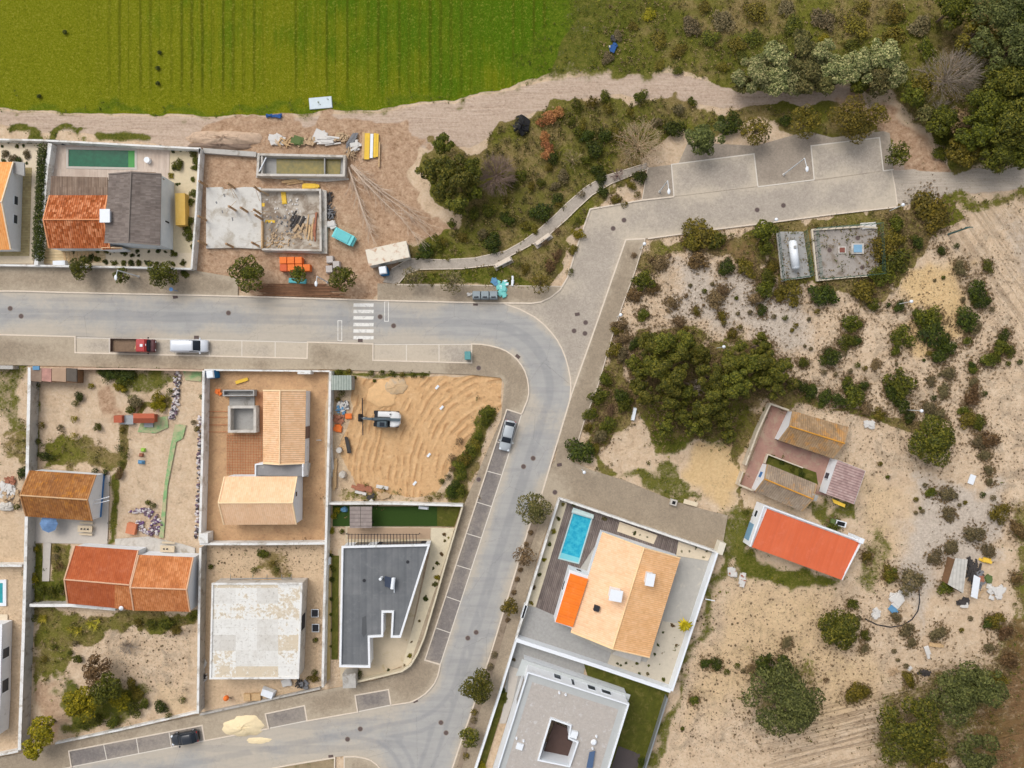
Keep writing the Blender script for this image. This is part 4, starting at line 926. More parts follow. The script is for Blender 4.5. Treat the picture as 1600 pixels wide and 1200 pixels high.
obj('wall', MB().box(*P(224.5,653.7,1.4).xy, 0, 1.5, 2.9, 1.2), PR, t); obj('porch', MB().box(*P(232,664,.3).xy, 0, .3, 1.4, .7), STEEL, t)
obj('side_roof', MB().box(*P(184,655,1.2).xy, 0, 1.2, 1.4, 1.2, 0, .9), PR, t); obj('deck', MB().box(*P(198,656,.6).xy, 0, .6, 2.0, 1.4), STEEL, t)
NET = paint('green_mesh', c(128,166,112), .2, 1.2, rough=.8, stain=c(188,172,138), st=.9)
flat('green_matting', [(286,578),(316,579),(314,596),(290,594)], .06, NET); flat('green_matting', [(222,656),(262,650),(263,668),(243,677),(215,675)], .05, NET)
solo('mesh_sheet', MB().prism([P(x,y).xy for x, y in [(274,663),(291,664),(286,685),(276,690),(262,760),(256,840),(249,840),(257,760),(266,700)]], 0, .09), NET, 'long strip of green mesh lying down the sandy yard', 'ground sheet')
mb = MB(); rr = random.Random(9)
def stonerow(pts, n, seed, w=1.6):
    rr = random.Random(seed); mb = MB(); L = W(pts)
    for k in range(n):
        u = rr.random()*(len(L)-1); i = int(u); p = lerp(L[i], L[i+1], u-i); r = rr.uniform(.12, .3); mb.cm = rr.choice((0, 0, 1, 2))
        mb.blob(p.x+rr.uniform(-w/2, w/2), p.y+rr.uniform(-.2, .2), .1, r, r*rr.uniform(.6, 1), r*.8, k, .5, 4, 6)
    return mb
STN = [paint('stone_white', c(206,198,196), .1, 3), paint('stone_mauve', c(120,100,112), .2, 3), paint('stone_dark', c(80,76,78), .2, 3)]
stuff(solo('stone_row', stonerow([(277,580),(276,615),(273,640),(268,655)], 130, 1, 1.0), STN, 'bed of white and mauve stones right of the vegetable garden', 'stones'))
stuff(solo('stone_row', stonerow([(313,650),(311,740),(308,840)], 150, 2, .5), STN, 'thin row of stones along the left foot of the wall of the cream-tiled plot', 'stones'))
stuff(solo('stone_heap', stonerow([(210,800),(225,795),(240,805),(245,820),(238,835),(222,828),(215,815)], 170, 3, 1.8), [STN[0], paint('stone_purple', c(112,84,124), .2, 3), STN[1]], 'round rockery of purple and white stones on the sandy yard', 'rockery'))
solo('roof_slab', MB().box(*P(208,825).xy, 0, .7, 1.5, 1.7, R(-12), .95), paint('clay_sheet', c(204,128,92), .1, 2), 'square clay-coloured slab beside the purple rockery', 'slab')
for x, y, m, lb in ((221,722,RUBM[7],'blue toy lying on the sandy yard'),(221,711,RUBM[3],'little red toy lying on the sandy yard'),(224,703,paint('lime', c(150,196,80)),'lime toy, uppermost of the toys on the sandy yard')):
    p = P(x, y); solo('toy', MB().box(p.x, p.y, 0, .35, 1.1 if m is RUBM[7] else .7, .6, R(-5), .6).box(p.x+.2, p.y, .35, .55, .3, .3), m, lb, 'toy', group='toys on the sandy yard')
pile('rubble_heap', 'white and red rubble on the empty plot left of the rust-tiled house', 'rubble', [(12,765,50,10,12,.8,.5,30,60,0),(15,752,20,8,6,.5,.4,30,60,3),(18,775,30,12,10,.7,.5,30,60,2)], 12, RUBM)
solo('boulder', MB().blob(*P(11,791).xy, .1, 1.2, .8, .5, 4, .3), CONC, 'big pale boulder below the rubble at the left edge', 'boulder')
# cream house
t = thing('house', 'house of two cream-tiled blocks joined by a small grey flat roof', 'house', P(430, 720))
q, e = part_gable(t, [(478,610),(476,724),(411,724),(411,610)], 2.7, 4.1, CREAM, WHITE, ridge=RIDGEC, over=.1, off=.53)
onwall(t, 'door', q[0], q[1], .5, .67, .1, 2.3, paint('door_wood', c(128,104,92), .1, 2), 1, .06)
q, e = part_gable(t, [(351,744.5),(464,744.5),(463,819.5),(350,820)], 3.4, 5.5, CREAML, WHITE, ridge=RIDGEC, over=.1)
window(t, q[1], q[2], .3, .42, 3.0, 3.9, 1)
obj('flat_roof', MB().prism([P(x,y,2.7).xy for x, y in [(399,726),(473,724),(473,744),(399,743)]], 0, 2.7), paint('flat_grey', c(138,136,136), .1, 1, stain=c(172,168,160), st=.4), t)
obj('parapet', MB().strip([P(399,744,2.9),P(399,726,2.9),P(411,725,2.9)], .2, 0, 2.9), WHITE, t); obj('parapet', MB().strip([P(473,724,2.9),P(473,745,2.9)], .2, 0, 2.9), WHITE, t)
obj('step', MB().prism([P(x,y,.6).xy for x, y in [(475,724),(484,724),(481,745),(472,745)]], 0, .6), CONC, t)
t = thing('basin', 'small square empty concrete basin left of the upper cream-tiled roof', 'pool', P(378, 655))
obj('wall', MB().strip([P(358,636,1.5),P(398,636,1.5),P(398,674,1.5),P(358,674,1.5)], .4, 0, 1.5, True), CONC, t); obj('floor', MB().prism([P(x,y).xy for x, y in [(358,636),(398,636),(398,675),(358,675)]], -.1, .06), CONCD, t)
t = thing('planter_box', 'long grey concrete trough above the small square basin', 'planter', P(373, 613))
obj('wall', MB().strip([P(349,610,1.3),P(396,610,1.3),P(396,618,1.3),P(349,618,1.3)], .2, 0, 1.3, True), CONCD, t); obj('base', MB().prism([P(x,y).xy for x, y in [(350,611),(396,611),(398,619),(350,619)]], -.1, .5), CONCD, t)
obj('tank_lid', MB().prism([P(x,y).xy for x, y in [(359,620),(398,620),(398,634),(359,634)]], 0, .12), CONCD, t)
mb = MB()
for k in range(15): mb.tube(P(354, 680+4.2*k, .08), P(411, 681+4.2*k, .08), .035, n=3); 
for k in range(14): mb.tube(P(355+4.1*k, 678, .1), P(355+4.1*k, 742, .1), .035, n=3)
for k in range(8): mb.tube(P(400+1.5*k, 612, .1), P(400+1.5*k, 678, .1), .03, n=3)
for y in (643,652,664,675): mb.tube(P(322, y, .08), P(357, y, .08), .05, n=3)
solo('rebar_grid', mb, paint('rust_rebar', c(176,104,64), .15, 3), 'rust orange steel mesh laid on the soil left of the cream-tiled house', 'steel mesh')
solo('plank', MB().box(*P(378,595).xy, 0, .12, 2.0, .5, R(17)), YEL, 'short yellow board on the soil near the blue toilet of the cream-tiled plot', 'planks')
pile('rubble_heap', 'orange and dark scraps by the wall left of the small concrete basin', 'rubble', [(342,613,8,3,4,.6,.4,30,60,9)], 13, RUBM)
pile('ladder', 'pale rungs of a ladder lying between the cream-tiled house and its right wall', 'ladder', [(499,686,3,.5,3,.9,.1,0,2,0)], 14, RUBM)
# slab roof building
def slab_mat():
    t = NT('slab_roof', .85, .2); p = t.pos(); q = t.mapp(p, (.31, .42, 0)); v = t.n('ShaderNodeVectorMath', {0: q}, operation='FLOOR').outputs[0]
    w = t.n('ShaderNodeTexWhiteNoise', {'Vector': v}, noise_dimensions='3D').outputs[0]; n = t.noise(p, .8, 6, .75); n2 = t.noise(p, 2.5, 5, .75)
    col = t.ramp(t.math('ADD', t.math('MULTIPLY', w, .4), t.math('MULTIPLY', n, .6)), [(.25, c(198,193,184)), (.5, c(219,217,211)), (.75, c(232,232,228))])
    tan = t.step(t.math('ADD', t.math('MULTIPLY', w, .38), t.mix(.4, n, n2)), .75, .82); col = t.mix(t.math('MULTIPLY', tan, .75), col, t.mix(n2, c(184,160,122), c(206,188,156)))
    col = t.mix(t.math('MULTIPLY', t.step(n2, .53, .68), .5), col, c(142,134,124))
    return t.out(col, t.bump(n2, .3, .03))
t, pts = flatroof('unfinished_building', 'square unfinished building with a stained white flat slab roof and no windows', [(332,912.5),(471,912),(465.5,1059.5),(328.5,1060)], 3.3, slab_mat(), CONC, par=.18, w=.28, cat='building', rimmat=WALLW)
onwall(t, 'window', pts[1], pts[2], .36, .52, .8, 2.4, DARK, 1, .06)
mb = MB()
for i, x in enumerate((0, 28, 55, 82, 110)): pass
for (a, b) in (((361,918),(361,1040)),((388,975),(388,1056)),((416,935),(414,1056)),((335,938),(465,934)),((335,958),(465,960)),((335,980),(465,981)),((335,1016),(465,1016)),((335,1040),(465,1037))):
    mb.tube(P(*a, 3.13), P(*b, 3.13), .03, n=4)
obj('roof_joints', mb, CONC, t)
t = thing('scaffold', 'low scaffold of rails behind the top edge of the white slab roof', 'scaffold', P(410, 905)); mb = MB()
for k, x in enumerate((360,395,417,440,455)): mb.tube(P(x,910), P(x, 898, 2.5), .05, n=4)
mb.tube(P(360,905,1.2), P(455,903,1.2), .06, n=4).tube(P(368,908,.9), P(450,908,.9), .1, n=4); obj('rail', mb, STEEL, t); obj('board', MB().hexa([P(372,909,1),P(440,907,1),P(440,904,1),P(372,906,1)], [P(372,909,1.1),P(440,907,1.1),P(440,904,1.1),P(372,906,1.1)]), WOOD, t)
for x, y, lb in ((493,957,'upper of two dark framed panels right of the white slab roof'),(494,980,'lower of two dark framed panels right of the white slab roof')):
    p = P(x, y); t = thing('solar_panel', lb, 'panel', p, 'two dark panels right of the white slab roof'); obj('frame', MB().box(p.x, p.y, .3, .38, 1.15, 1.25), METALW, t); obj('panel', MB().box(p.x, p.y, .38, .41, .95, 1.05), DARK, t); obj('leg', MB().box(p.x, p.y, 0, .3, .1, .8), STEEL, t)
pile('debris_heap', 'wood and mesh scraps in the gap left of the white slab roof', 'debris', [(317,1050,20,4,14,1.2,.2,60,30,0),(316,1060,12,4,8,.8,.3,60,60,4)], 15, RUBM)
pile('debris_heap', 'hoses and dark tools below the bottom right corner of the white slab roof', 'debris', [(470,1068,14,6,6,.7,.2,0,90,4),(475,1070,8,5,5,.8,.4,0,90,1),(450,1067,2,2,2,1.3,1,10,10,0)], 16, RUBM)
solo('big_bag', MB().box(*P(420,1081).xy, 0, .8, 2.2, 1.3, R(-20), .8), METALW, 'crumpled white sack below the white slab roof', 'bag')
solo('pallet', MB().box(*P(395,1088).xy, 0, .35, 2.6, 1.1, R(2)).box(*P(388,1087).xy, .35, .6, 1.0, 1.0, R(2)), [WOOD], 'wooden pallet of slabs beside the crumpled white sack', 'pallet')
t = thing('cement_mixer', 'small orange cement mixer below the bottom left corner of the white slab roof', 'cement mixer', P(357, 1087)); p = P(357, 1087)
obj('drum', MB().blob(p.x, p.y, .9, .42, .42, .5, 1, .02), RUBM[9], t, True); obj('frame', MB().tube((p.x-.4, p.y-.5, 0), (p.x+.2, p.y+.2, .8), .05).tube((p.x+.5, p.y-.4, 0), (p.x-.1, p.y+.2, .8), .05), DARK, t)
# left edge building with pool
pool('small teal swimming pool cut off by the left edge of the photo', [(-60,910),(8,908),(8,944),(-60,946)], METALW, POOLT, rimw=.5)
t, pts = flatroof('modern_house', 'white flat-roofed house cut off by the left edge near the lower road', [(-120,977),(2,977),(0,1040),(-1,1100),(-4,1150),(-120,1150)], 2.4, paint('white_roof', c(214,216,216), .04, 1), WHITE, par=.1)
window(t, pts[1], pts[2], .6, .9, .5, 2.0, 1); window(t, pts[2], pts[3], .4, .8, .5, 2.0, 1)
flat('concrete_yard', [(-200,960),(12,960),(10,1130),(14,1140),(-200,1180)], .03, GRAV)
# sandy lot things
t = thing('site_container', 'small grey-green container in the top left corner of the sandy lot', 'container', P(533, 598)); p = P(533.5, 598, 2.3)
obj('body', MB().box(p.x, p.y, .05, 2.25, 3.0, 2.2), paint('cont_side', c(152,160,150), .08, 2), t); mb = MB().box(p.x, p.y, 2.25, 2.32, 3.05, 2.25)
mb.uv = {i: [(mb.v[k][0], mb.v[k][1]) for k in f] for i, f in enumerate(mb.f)}; obj('roof', mb, tiles('cont_roof', (c(150,160,150), c(164,172,162), c(176,182,172)), .4), t)
obj('door', MB().box(p.x+1.52, p.y, .2, 2.1, .05, 1.8), CONCD, t)
pile('debris_heap', 'mixed white and blue litter heap below the grey-green container', 'debris', [(536,634,30,8,7,.6,.3,0,90,0),(533,640,14,6,6,.5,.3,0,90,7),(530,655,16,6,5,.7,.4,0,60,3),(540,632,10,6,6,.5,.3,0,90,1)], 17, RUBM)
pile('crate', 'orange crate left of the digger, upper one', 'crate', [(546,651,4,2,2,1.0,.7,0,6,9)], 18, RUBM); pile('crate', 'orange crate left of the digger, lower one', 'crate', [(529,669,4,2,2,1.2,.8,-5,6,9)], 19, RUBM)
pile('girder', 'two black metal girders lying on the sand below the digger arm', 'girder', [(544,695,4,2,1,.4,2.4,10,3,4)], 20, RUBM)
solo('drum', MB().disc(*P(531,703).xy, 0, .6, .45, 14), CONC, 'pale round cover on the sand below the black girders', 'drum')
t = solo('drum', MB().disc(*P(536,741).xy, 0, .8, .6, 14, .8).disc(*P(537,740,.8).xy, .8, .84, .25, 10), CONC, 'pale concrete ring with a dark mouth near the left wall of the sandy lot', 'drum')
pile('plank_stack', 'pale boards stacked along the left wall of the sandy lot', 'planks', [(519,720,9,2,12,.25,3.6,3,4,0),(524,740,8,2,12,.25,3.0,-3,4,5)], 21, RUBM)
pile('brick_stack', 'reddish bricks on boards near the bottom left of the sandy lot', 'bricks', [(565,762,6,6,3,2.4,.5,-14,3,3),(563,770,2,2,1,2.2,.4,-14,3,0)], 22, RUBM)
pile('board_stack', 'whitish boards right of the reddish bricks in the sandy lot', 'boards', [(596,760,2,2,1,2.0,.6,-10,3,0),(598,773,8,7,4,1.4,.4,-10,30,2)], 23, RUBM)
pile('litter', 'black and white sacks between the reddish bricks and the lot wall', 'litter', [(580,776,6,4,3,.8,.6,0,60,4),(581,782,2,1,1,.6,.5,0,60,0)], 24, RUBM)
wall_run('long white wall between the sandy lot and the narrow green lawn', [(509,787),(615,787),(723,790)], 1.6, .25)
wall_run('slanting cream wall of the grey-roofed house along the diagonal footway', [(723,790),(702,860),(682,930),(663,995),(652,1022),(641,1040),(628,1049),(600,1056),(556,1066)], 1.3, .2, paint('wall_cream', c(206,194,168), .08, 1))
# trapezoid house
t, pts = flatroof('modern_house', 'wedge-shaped house with a dark grey flat roof rimmed in white', [(535,855),(670,852),(625,995),(612,995),(614,956),(597.5,956),(597,994),(576,995),(577,1042),(531.5,1041)], 3.3, MEMB, WHITE, par=.35, w=.3)
t2 = P(609, 910, 3.2); pa = obj('solar_panel', MB().hexa([P(601,900,3.0),P(614,903,3.0),P(612,920,3.0),P(601,916,3.0)],[P(601,900,3.4),P(614,903,3.8),P(612,920,3.8),P(601,916,3.4)]), paint('solar_dark', c(58,66,82), .05, 2, rough=.25), t)
obj('solar_tank', MB().tube(P(615,903,3.9), P(613,920,3.9), .3, n=10), METALW, t); obj('roof_vent', MB().tube(P(597,902,3.0), P(594,905,4.0), .22, n=8), METALW, t)
obj('roof_pipe', MB().tube(P(616,903,3.2), P(616,926,3.2), .07), METALW, t)
for x, y in ((637,878),(569,907)): obj('roof_drain', MB().disc(*P(x,y,3).xy, 2.96, 3.05, .25, 10), DARK, t)
obj('roof_stain', MB().prism([P(x,y,3).xy for x, y in [(566,965),(572,962),(573,990),(568,996),(565,990)]], 2.97, 2.99), paint('membrane_dark', c(84,86,88), .1, 1), t)
window(t, pts[0], pts[1], .1, .3, .3, 2.3, 1); window(t, pts[0], pts[1], .38, .95, .3, 2.3, 1, DARK)
t = thing('pergola', 'row of thin dark pergola bars over the terrace behind the dark grey flat roof', 'pergola', P(600, 845))
mb = MB()
for k in range(22): mb.tube(P(544+5.1*k, 853, 2.9), P(545+5.0*k, 834, 2.9), .05, n=4)
obj('rafter', mb, DARK, t); obj('beam', MB().tube(P(541,835,2.8), P(655,835,2.8), .04, n=4), DARK, t); obj('post', MB().tube(P(543,833), P(541,834,2.8), .06), DARK, t); obj('post', MB().tube(P(655,834), P(656,833,2.8), .06), DARK, t)
flat('terrace', [(540,822),(676,824),(670,852),(640,1000),(640,1035),(600,1052),(545,1062),(532,1062),(528,860),(540,850)], .05, paint('terrace_beige', c(196,180,154), .08, 1, stain=c(168,150,108), st=.3))
flat('terrace', [(543,824),(673,825),(672,842),(543,842)], .07, paint('terrace_brown', c(176,150,124), .06, 1))
flat('garden_gravel', [(674,824),(710,825),(700,860),(652,1015),(640,1037),(628,1043),(650,960),(672,860)], .09, paint('gravel_planter', c(206,194,168), .1, 2))
flat('lawn', [(582,791),(683,791),(683,822),(582,822)], .08, TURF); flat('lawn', [(520,790),(582,790),(582,822),(520,822)], .08, TURF); flat('lawn', [(683,791),(720,792),(710,823),(683,822)], .06, LAWN)
flat('lawn', [(519,868),(530,868),(528,1030),(518,1030)], .08, LAWN); flat('garden_gravel', [(508,860),(518,860),(516,1060),(506,1068)], .05, paint('gravel_ochre', c(190,166,112), .12, 2))
t = thing('gazebo', 'square brown-grey gazebo roof on the narrow green lawn behind the dark grey flat roof', 'gazebo', P(564, 808)); mb = MB()
for (a, b) in ((546.5,563),(563.5,581)):
    mb.prism([P(a,791.5,2.5).xy, P(b,791.5,2.5).xy, P(b,825,2.5).xy, P(a,825,2.5).xy], 2.35, 2.5)
mb.uv = {i: [(mb.v[k][1], mb.v[k][0]) for k in f] for i, f in enumerate(mb.f)}
obj('roof', mb, tiles('gazebo_boards', (c(128,116,112), c(146,134,128), c(160,148,142)), .6, groove=.3), t)
for x, y in ((548,795),(579,795),(548,820),(579,820)): obj('post', MB().box(*P(x,y,2.3).xy, 0, 2.36, .12, .12), DARK, t)
solo('gate_block', MB().box(*P(545.5,1064,2.2).xy, 0, 2.2, 2.0, 2.2, R(2)), WALLG, 'whitish square entrance block on the lower footway beside the dark grey roof', 'gate post')
solo('planter_box', MB().box(*P(514,875).xy, 0, .7, .7, 1.1), METALW, 'small white box against the wall left of the dark grey flat roof', 'box')
t = solo('sun_lounger', MB().box(*P(662,793).xy, 0.1, .4, 1.6, .5, R(-5), .8), METALW, 'white lounger against the lot wall on the narrow lawn', 'lounger')
# peach house
flat('concrete_yard', [(876,782),(1122,864),(1050,1078),(806,999)], .04, YARD)
flat('gravel_yard', [(830,948),(900,965),(890,990),(955,1020),(950,1045),(808,998)], .06, GRAVG)
flat('garden_gravel', [(875,783),(886,786),(837,948),(824,946)], .1, paint('gravel_planter', c(206,194,168), .1, 2))
flat('pool_deck', [(886,786),(1060,843),(1056,870),(941,835),(905,890),(890,895),(868,962),(836,948)], .09, DECKG, rot=R(-16), hole=[(895,801),(925,809),(904,880),(873,872)])
flat('garden_gravel', [(968,815),(1027,836),(1021,850),(964,830)], .13, GRAV); flat('garden_gravel', [(1060,846),(1112,864),(1106,876),(1056,868)], .13, GRAV)
flat('garden_gravel', [(1035,970),(1080,978),(1044,1073),(948,1040),(955,1020),(1010,1035)], .08, paint('gravel_pale', c(190,180,162), .1, 1.4))
step_m = paint('pool_step_blue', c(120,196,206), .05)
pool('bright blue swimming pool on the dark deck beside the peach-roofed house', [(895,801),(925,809),(904,880),(873,872)], paint('pool_rim', c(176,200,200), .05), POOLB, rimw=.2, step=[(876,863),(907,872),(904,879.5),(873.5,871.5)])
t = solo('pool_cover_roller', MB().tube(P(894,798,.3), P(927,808,.3), .35, n=10).hexa([P(893,800,.2),P(926,809,.2),P(928,804,.2),P(896,793,.2)],[P(893,800,.4),P(926,809,.4),P(928,804,.4),P(896,793,.4)]), paint('cover_pale', c(198,216,214), .05), 'pale pool cover roller at the top end of the bright blue pool', 'pool cover')
t, q, e = gable('gable_house', 'big house with a pale peach tiled roof and two white chimneys', [(1063,872),(1015,1027),(892,987),(941,832)], 3.1, 4.7, PEACH_SHADED, over=.12, roof2=CREAML, ridge=paint('ridge_peach', c(242,206,158)), off=.49)  # left slope paler than right: sun and shade painted into the tile colours
chimney(t, 962.5, 931, 3.5, 6.2, 1.9, 1.7, R(-10)); chimney(t, 1016, 906, 3.5, 5.9, 1.3, 1.9, R(-10)); obj('skylight', MB().box(*P(932.5,951,4.2).xy, 3.6, 4.35, .8, .8, R(-16)), DARK, t)
obj('annex_wall', MB().prism([P(x,y,3.0).xy for x, y in [(890,890),(921,900),(896,982),(867,972)]], 0, 3.0), WHITE, t)
A, B, C, D = P(891,896,3.1), P(919,905,3.5), P(895,980,3.5), P(868,972,3.1); mb = MB(); roofplane(mb, [A, D, C, B], .1); obj('annex_roof', mb, tiles('annex_orange', (c(226,112,34), c(234,122,42), c(240,134,58)), .4, groove=.12, course=6), t)
window(t, P(890,890,3), P(921,900,3), .35, .65, 1.2, 2.3, 1); window(t, P(867,972,3), P(890,890,3), .55, .75, 1.0, 2.2, 1)
obj('porch_slab', MB().prism([P(x,y,.4).xy for x, y in [(958,1013),(1003,1026),(1000,1036),(956,1022)]], 0, .4), CONC, t)
wall_run('white wall along the diagonal footway beside the bright blue pool', [(874,779),(840,888),(806,999)], 1.6, .24, WALLW)
wall_run('white wall between the side lane and the peach-roofed house', [(874,779),(1000,822),(1121,863)], 1.6, .24, WALLW)
wall_run('broad white wall on the right of the peach-roofed house', [(1121,864),(1086,970),(1050,1080)], 2.1, .26, METALW)
wall_run('white wall between the peach-roofed house and the gravel-roofed house', [(806,1000),(930,1040),(1048,1080)], 2.0, .5, METALW)
solo('gate_block', MB().box(*P(1127,857,1.7).xy, 0, 1.7, 1.0, 1.9, R(-18)), paint('block_cream', c(214,206,188), .06), 'cream utility block at the right corner of the white wall by the side lane', 'gate post')
solo('letter_block', MB().box(*P(819,956,1.6).xy, 0, 1.6, .5, 2.0, R(-18)), METALW, 'white gate block on the footway wall left of the peach-roofed house', 'gate post')
# gravel-roofed house
flat('gravel_yard', [(808,1001),(915,1036),(910,1062),(870,1110),(780,1110),(796,1040)], .04, GRAVG)
flat('lawn', [(912,1036),(1046,1080),(1010,1200),(980,1300),(900,1300),(940,1130)], .07, LAWN)
flat('lawn', [(782,1078),(793,1082),(748,1230),(736,1300),(712,1300)], .07, LAWN); flat('terrace', [(796,1040),(812,1046),(800,1100),(790,1130),(780,1130),(793,1082)], .09, TILEP)
t, pts = flatroof('modern_house', 'big white house with a pale gravel flat roof around a small courtyard', [(825,1051),(982,1101),(925,1285),(752,1285)], 6.0, paint('gravel_roof', c(176,168,160), .14, 3.5, stain=c(198,196,194), st=.3, bump=.5), WHITE, par=.45, w=.22, hole=[(861,1123),(892,1134),(889,1154),(903,1160),(890,1198),(841,1188)], rimmat=METALW)
obj('roof_border', MB().strip([lerp(p_, Vector((sum(q.x for q in pts)/4, sum(q.y for q in pts)/4, 6)), .075) for p_ in pts], 1.0, 5.56, 5.6, True), paint('parapet_grey', c(176,178,176), .06, 1), t)
window(t, pts[0], pts[1], .26, .34, 3.3, 4.9, 1); window(t, pts[0], pts[1], .44, .47, 3.3, 5.5, 1); window(t, pts[0], pts[1], .6, .69, 3.4, 4.9, 1); window(t, pts[0], pts[1], .74, .85, 3.4, 4.7, 1)
window(t, pts[3], pts[0], .75, .95, 3.4, 5.2, 1)
obj('terrace_roof', MB().prism([P(x,y,3.0).xy for x, y in [(816,1030),(985,1086),(978,1106),(820,1056),(806,1056)]], 2.8, 3.0), paint('ledge_grey', c(186,190,188), .05, 1), t)
obj('terrace_wall', MB().prism([P(x,y,3.0).xy for x, y in [(819,1034),(980,1088),(976,1104),(822,1056)]], 0, 2.8), WHITE, t)
obj('courtyard_floor', MB().prism([P(x,y,3).xy for x, y in [(866,1130),(890,1139),(886,1156),(898,1161),(886,1194),(846,1185)]], 2.8, 3.0), paint('courtyard_brown', c(84,66,60), .12, 2), t)
for x, y in ((874,1083),(884,1086),(807,1154),(818,1158),(932,1151),(926,1170)): obj('roof_vent', MB().disc(*P(x,y,5.8).xy, 5.5, 5.9, .2, 10, .7), METALW, t)
obj('roof_box', MB().box(*P(812,1167,5.9).xy, 5.5, 5.9, 1.0, .9, R(-17)), METALW, t); obj('roof_box', MB().box(*P(897,1148,6.0).xy, 5.5, 6.1, 1.0, 1.0, R(-17)), METALW, t)
obj('antenna', MB().disc(*P(928,1161,6.2).xy, 6.0, 6.2, .45, 12, .6).tube(P(928,1161,5.5), P(928,1161,6.1), .05), METALW, t)
obj('solar_panel', MB().hexa([P(921,1175,5.6),P(930,1173,5.6),P(926,1200,5.6),P(916,1200,5.6)],[P(921,1175,6.3),P(930,1173,6.0),P(926,1200,6.0),P(916,1200,6.3)]), paint('solar_blue', c(86,108,140), .05, rough=.2), t)
flat('terrace', [(966,1165),(1000,1178),(990,1230),(945,1230)], .1, paint('deck_black', c(84,76,74), .1, 1))
wall_run('white wall between the diagonal footway and the gravel-roofed house', [(806,1003),(794,1042),(783,1078),(742,1205),(712,1300)], 1.5, .25, METALW)
wall_run('white and grey rail fence right of the gravel-roofed house lawn', [(1043,1091),(1012,1190),(990,1260)], 1.4, .15, STEEL, name='rail_fence')
# ---------------- old farm ----------------
flat('brick_yard', [(1205,634),(1236,645),(1214,688),(1302,718),(1292,775),(1270,770),(1200,724),(1180,770),(1157,758),(1172,720)], .05, paint('brick_court', c(162,126,112), .14, 1, stain=c(170,150,128), st=.6))
flat('garden_bed', [(1200,711),(1275,738),(1278,758),(1196,728)], .09, LAWN)
GW = paint('old_wall', c(204,192,172), .1, 1.2, stain=c(168,150,126), st=.4)
wall_run('old plastered wall around the left side of the reddish courtyard of the cottages', [(1233,641),(1204,631),(1184,675),(1165,727)], 1.4, .2, GW)
wall_run('short old wall with rust marks left of the lower lichen-roofed cottage', [(1161,737),(1154,757),(1178,767)], 1.2, .2, GW)
wall_run('low whitewashed wall around the strip of weeds between the two cottages', [(1195,724),(1200,710),(1255,731)], .8, .12, GW)
OC = paint('lichen_ridge', c(206,146,58), .2, 3)
t, q, e = gable('cottage', 'upper old cottage with lichen yellow tiles and a white left gable, in the walled courtyard', [(1239,642),(1325,667),(1300,716),(1217,688)], 2.3, 3.7, LICH, over=.12, ridge=OC, verge=paint('verge_old', c(170,140,104), .25, 3))
onwall(t, 'door', q[2], q[3], .5, .6, 0, 1.9, BLUE, -1, .05); window(t, q[2], q[3], .25, .33, .9, 1.7, -1)
t, q, e = gable('cottage', 'lower old cottage with grey lichen-streaked tiles and a small blue window', [(1199,725),(1276,756),(1252,799),(1180,768)], 2.3, 3.7, LICHG, over=.12, ridge=OC, verge=paint('verge_old', c(170,140,104), .25, 3))
onwall(t, 'window', q[0], q[3], .3, .5, .8, 1.7, BLUE, -1, .06); obj('chimney', MB().box(*P(1272,777,3.2).xy, 2, 3.4, .9, .9, R(-25)), CONCD, t)
t = thing('cottage', 'small shed with a lilac ribbed roof and a white front beside the cottages', 'shed', P(1316, 752))
A, B, C, D = P(1309,719,2.9), P(1352,736,2.4), P(1334,788,2.4), P(1291,772,2.9); mb = MB(); roofplane(mb, [B, C, D, A], .1); obj('roof', mb, LILAC, t)
obj('wall', MB().hexa([(v.x+.1, v.y, 0) for v in (A, B, C, D)], [(v.x+.1, v.y, v.z-.1) for v in (A, B, C, D)]), WHITE, t); window(t, (D.x, D.y), (A.x, A.y), .4, .6, .6, 2.0, 1)
obj('awning', MB().prism([P(x,y,1.8).xy for x, y in [(1300,779),(1321,788),(1320,793),(1303,786)]], 1.7, 1.8), YEL, t)
t = thing('farm_building', 'long building with one plain bright red sheet roof, white walls and a blue door', 'house', P(1255, 850))
A, B, C, D = P(1199,795,2.9), P(1343,848,2.9), P(1315,906,3.2), P(1175,855,3.2); mb = MB(); roofplane(mb, [D, C, B, A], .1); obj('roof', mb, REDM, t)
ww = [P(1194,790,3.1), P(1346,846,3.1), P(1315,906,3.1), P(1172,854,3.1)]
obj('wall', MB().prism([v.xy for v in ww], 0, 2.75), WHITE, t); obj('parapet', MB().strip([ww[3], ww[0], ww[1], ww[2]], .22, .02, 3.15), WHITE, t)
a, b = ww[3].copy(), ww[0].copy(); n_ = Vector((-(b-a).y, (b-a).x)).normalized()*.1
onwall(t, 'door', (a+n_.to_3d()).xy, (b+n_.to_3d()).xy, .1, .5, .1, 2.1, paint('door_blue', c(120,156,180), .1), 1, .06); window(t, (a+n_.to_3d()).xy, (b+n_.to_3d()).xy, .66, .84, 1.0, 2.0, 1)
obj('chimney', MB().box(*P(1346,845,3.6).xy, 0, 3.6, .8, .8, R(-20)), METALW, t)
t = thing('garden_cart', 'small dark cart with a green lid between the lilac shed and the red-roofed building', 'cart', P(1308, 816)); p = P(1308, 816)
obj('tub', MB().box(p.x+.3, p.y-.1, .2, .6, 1.6, .8, R(-15), 1.1), METALW, t); obj('load', MB().box(p.x+.3, p.y-.1, .6, .68, 1.2, .6, R(-15)), BLACK, t); obj('lid', MB().box(p.x-.8, p.y+.25, .2, .6, .8, .7, R(-15)), RUBM[8], t)
pile('brick_stack', 'left of the two stacks of old pinkish bricks below the cream utility block', 'bricks', [(1144,893,8,4,5,.9,.7,10,20,0),(1145,896,8,5,5,.5,.4,10,20,3)], 31, RUBM)
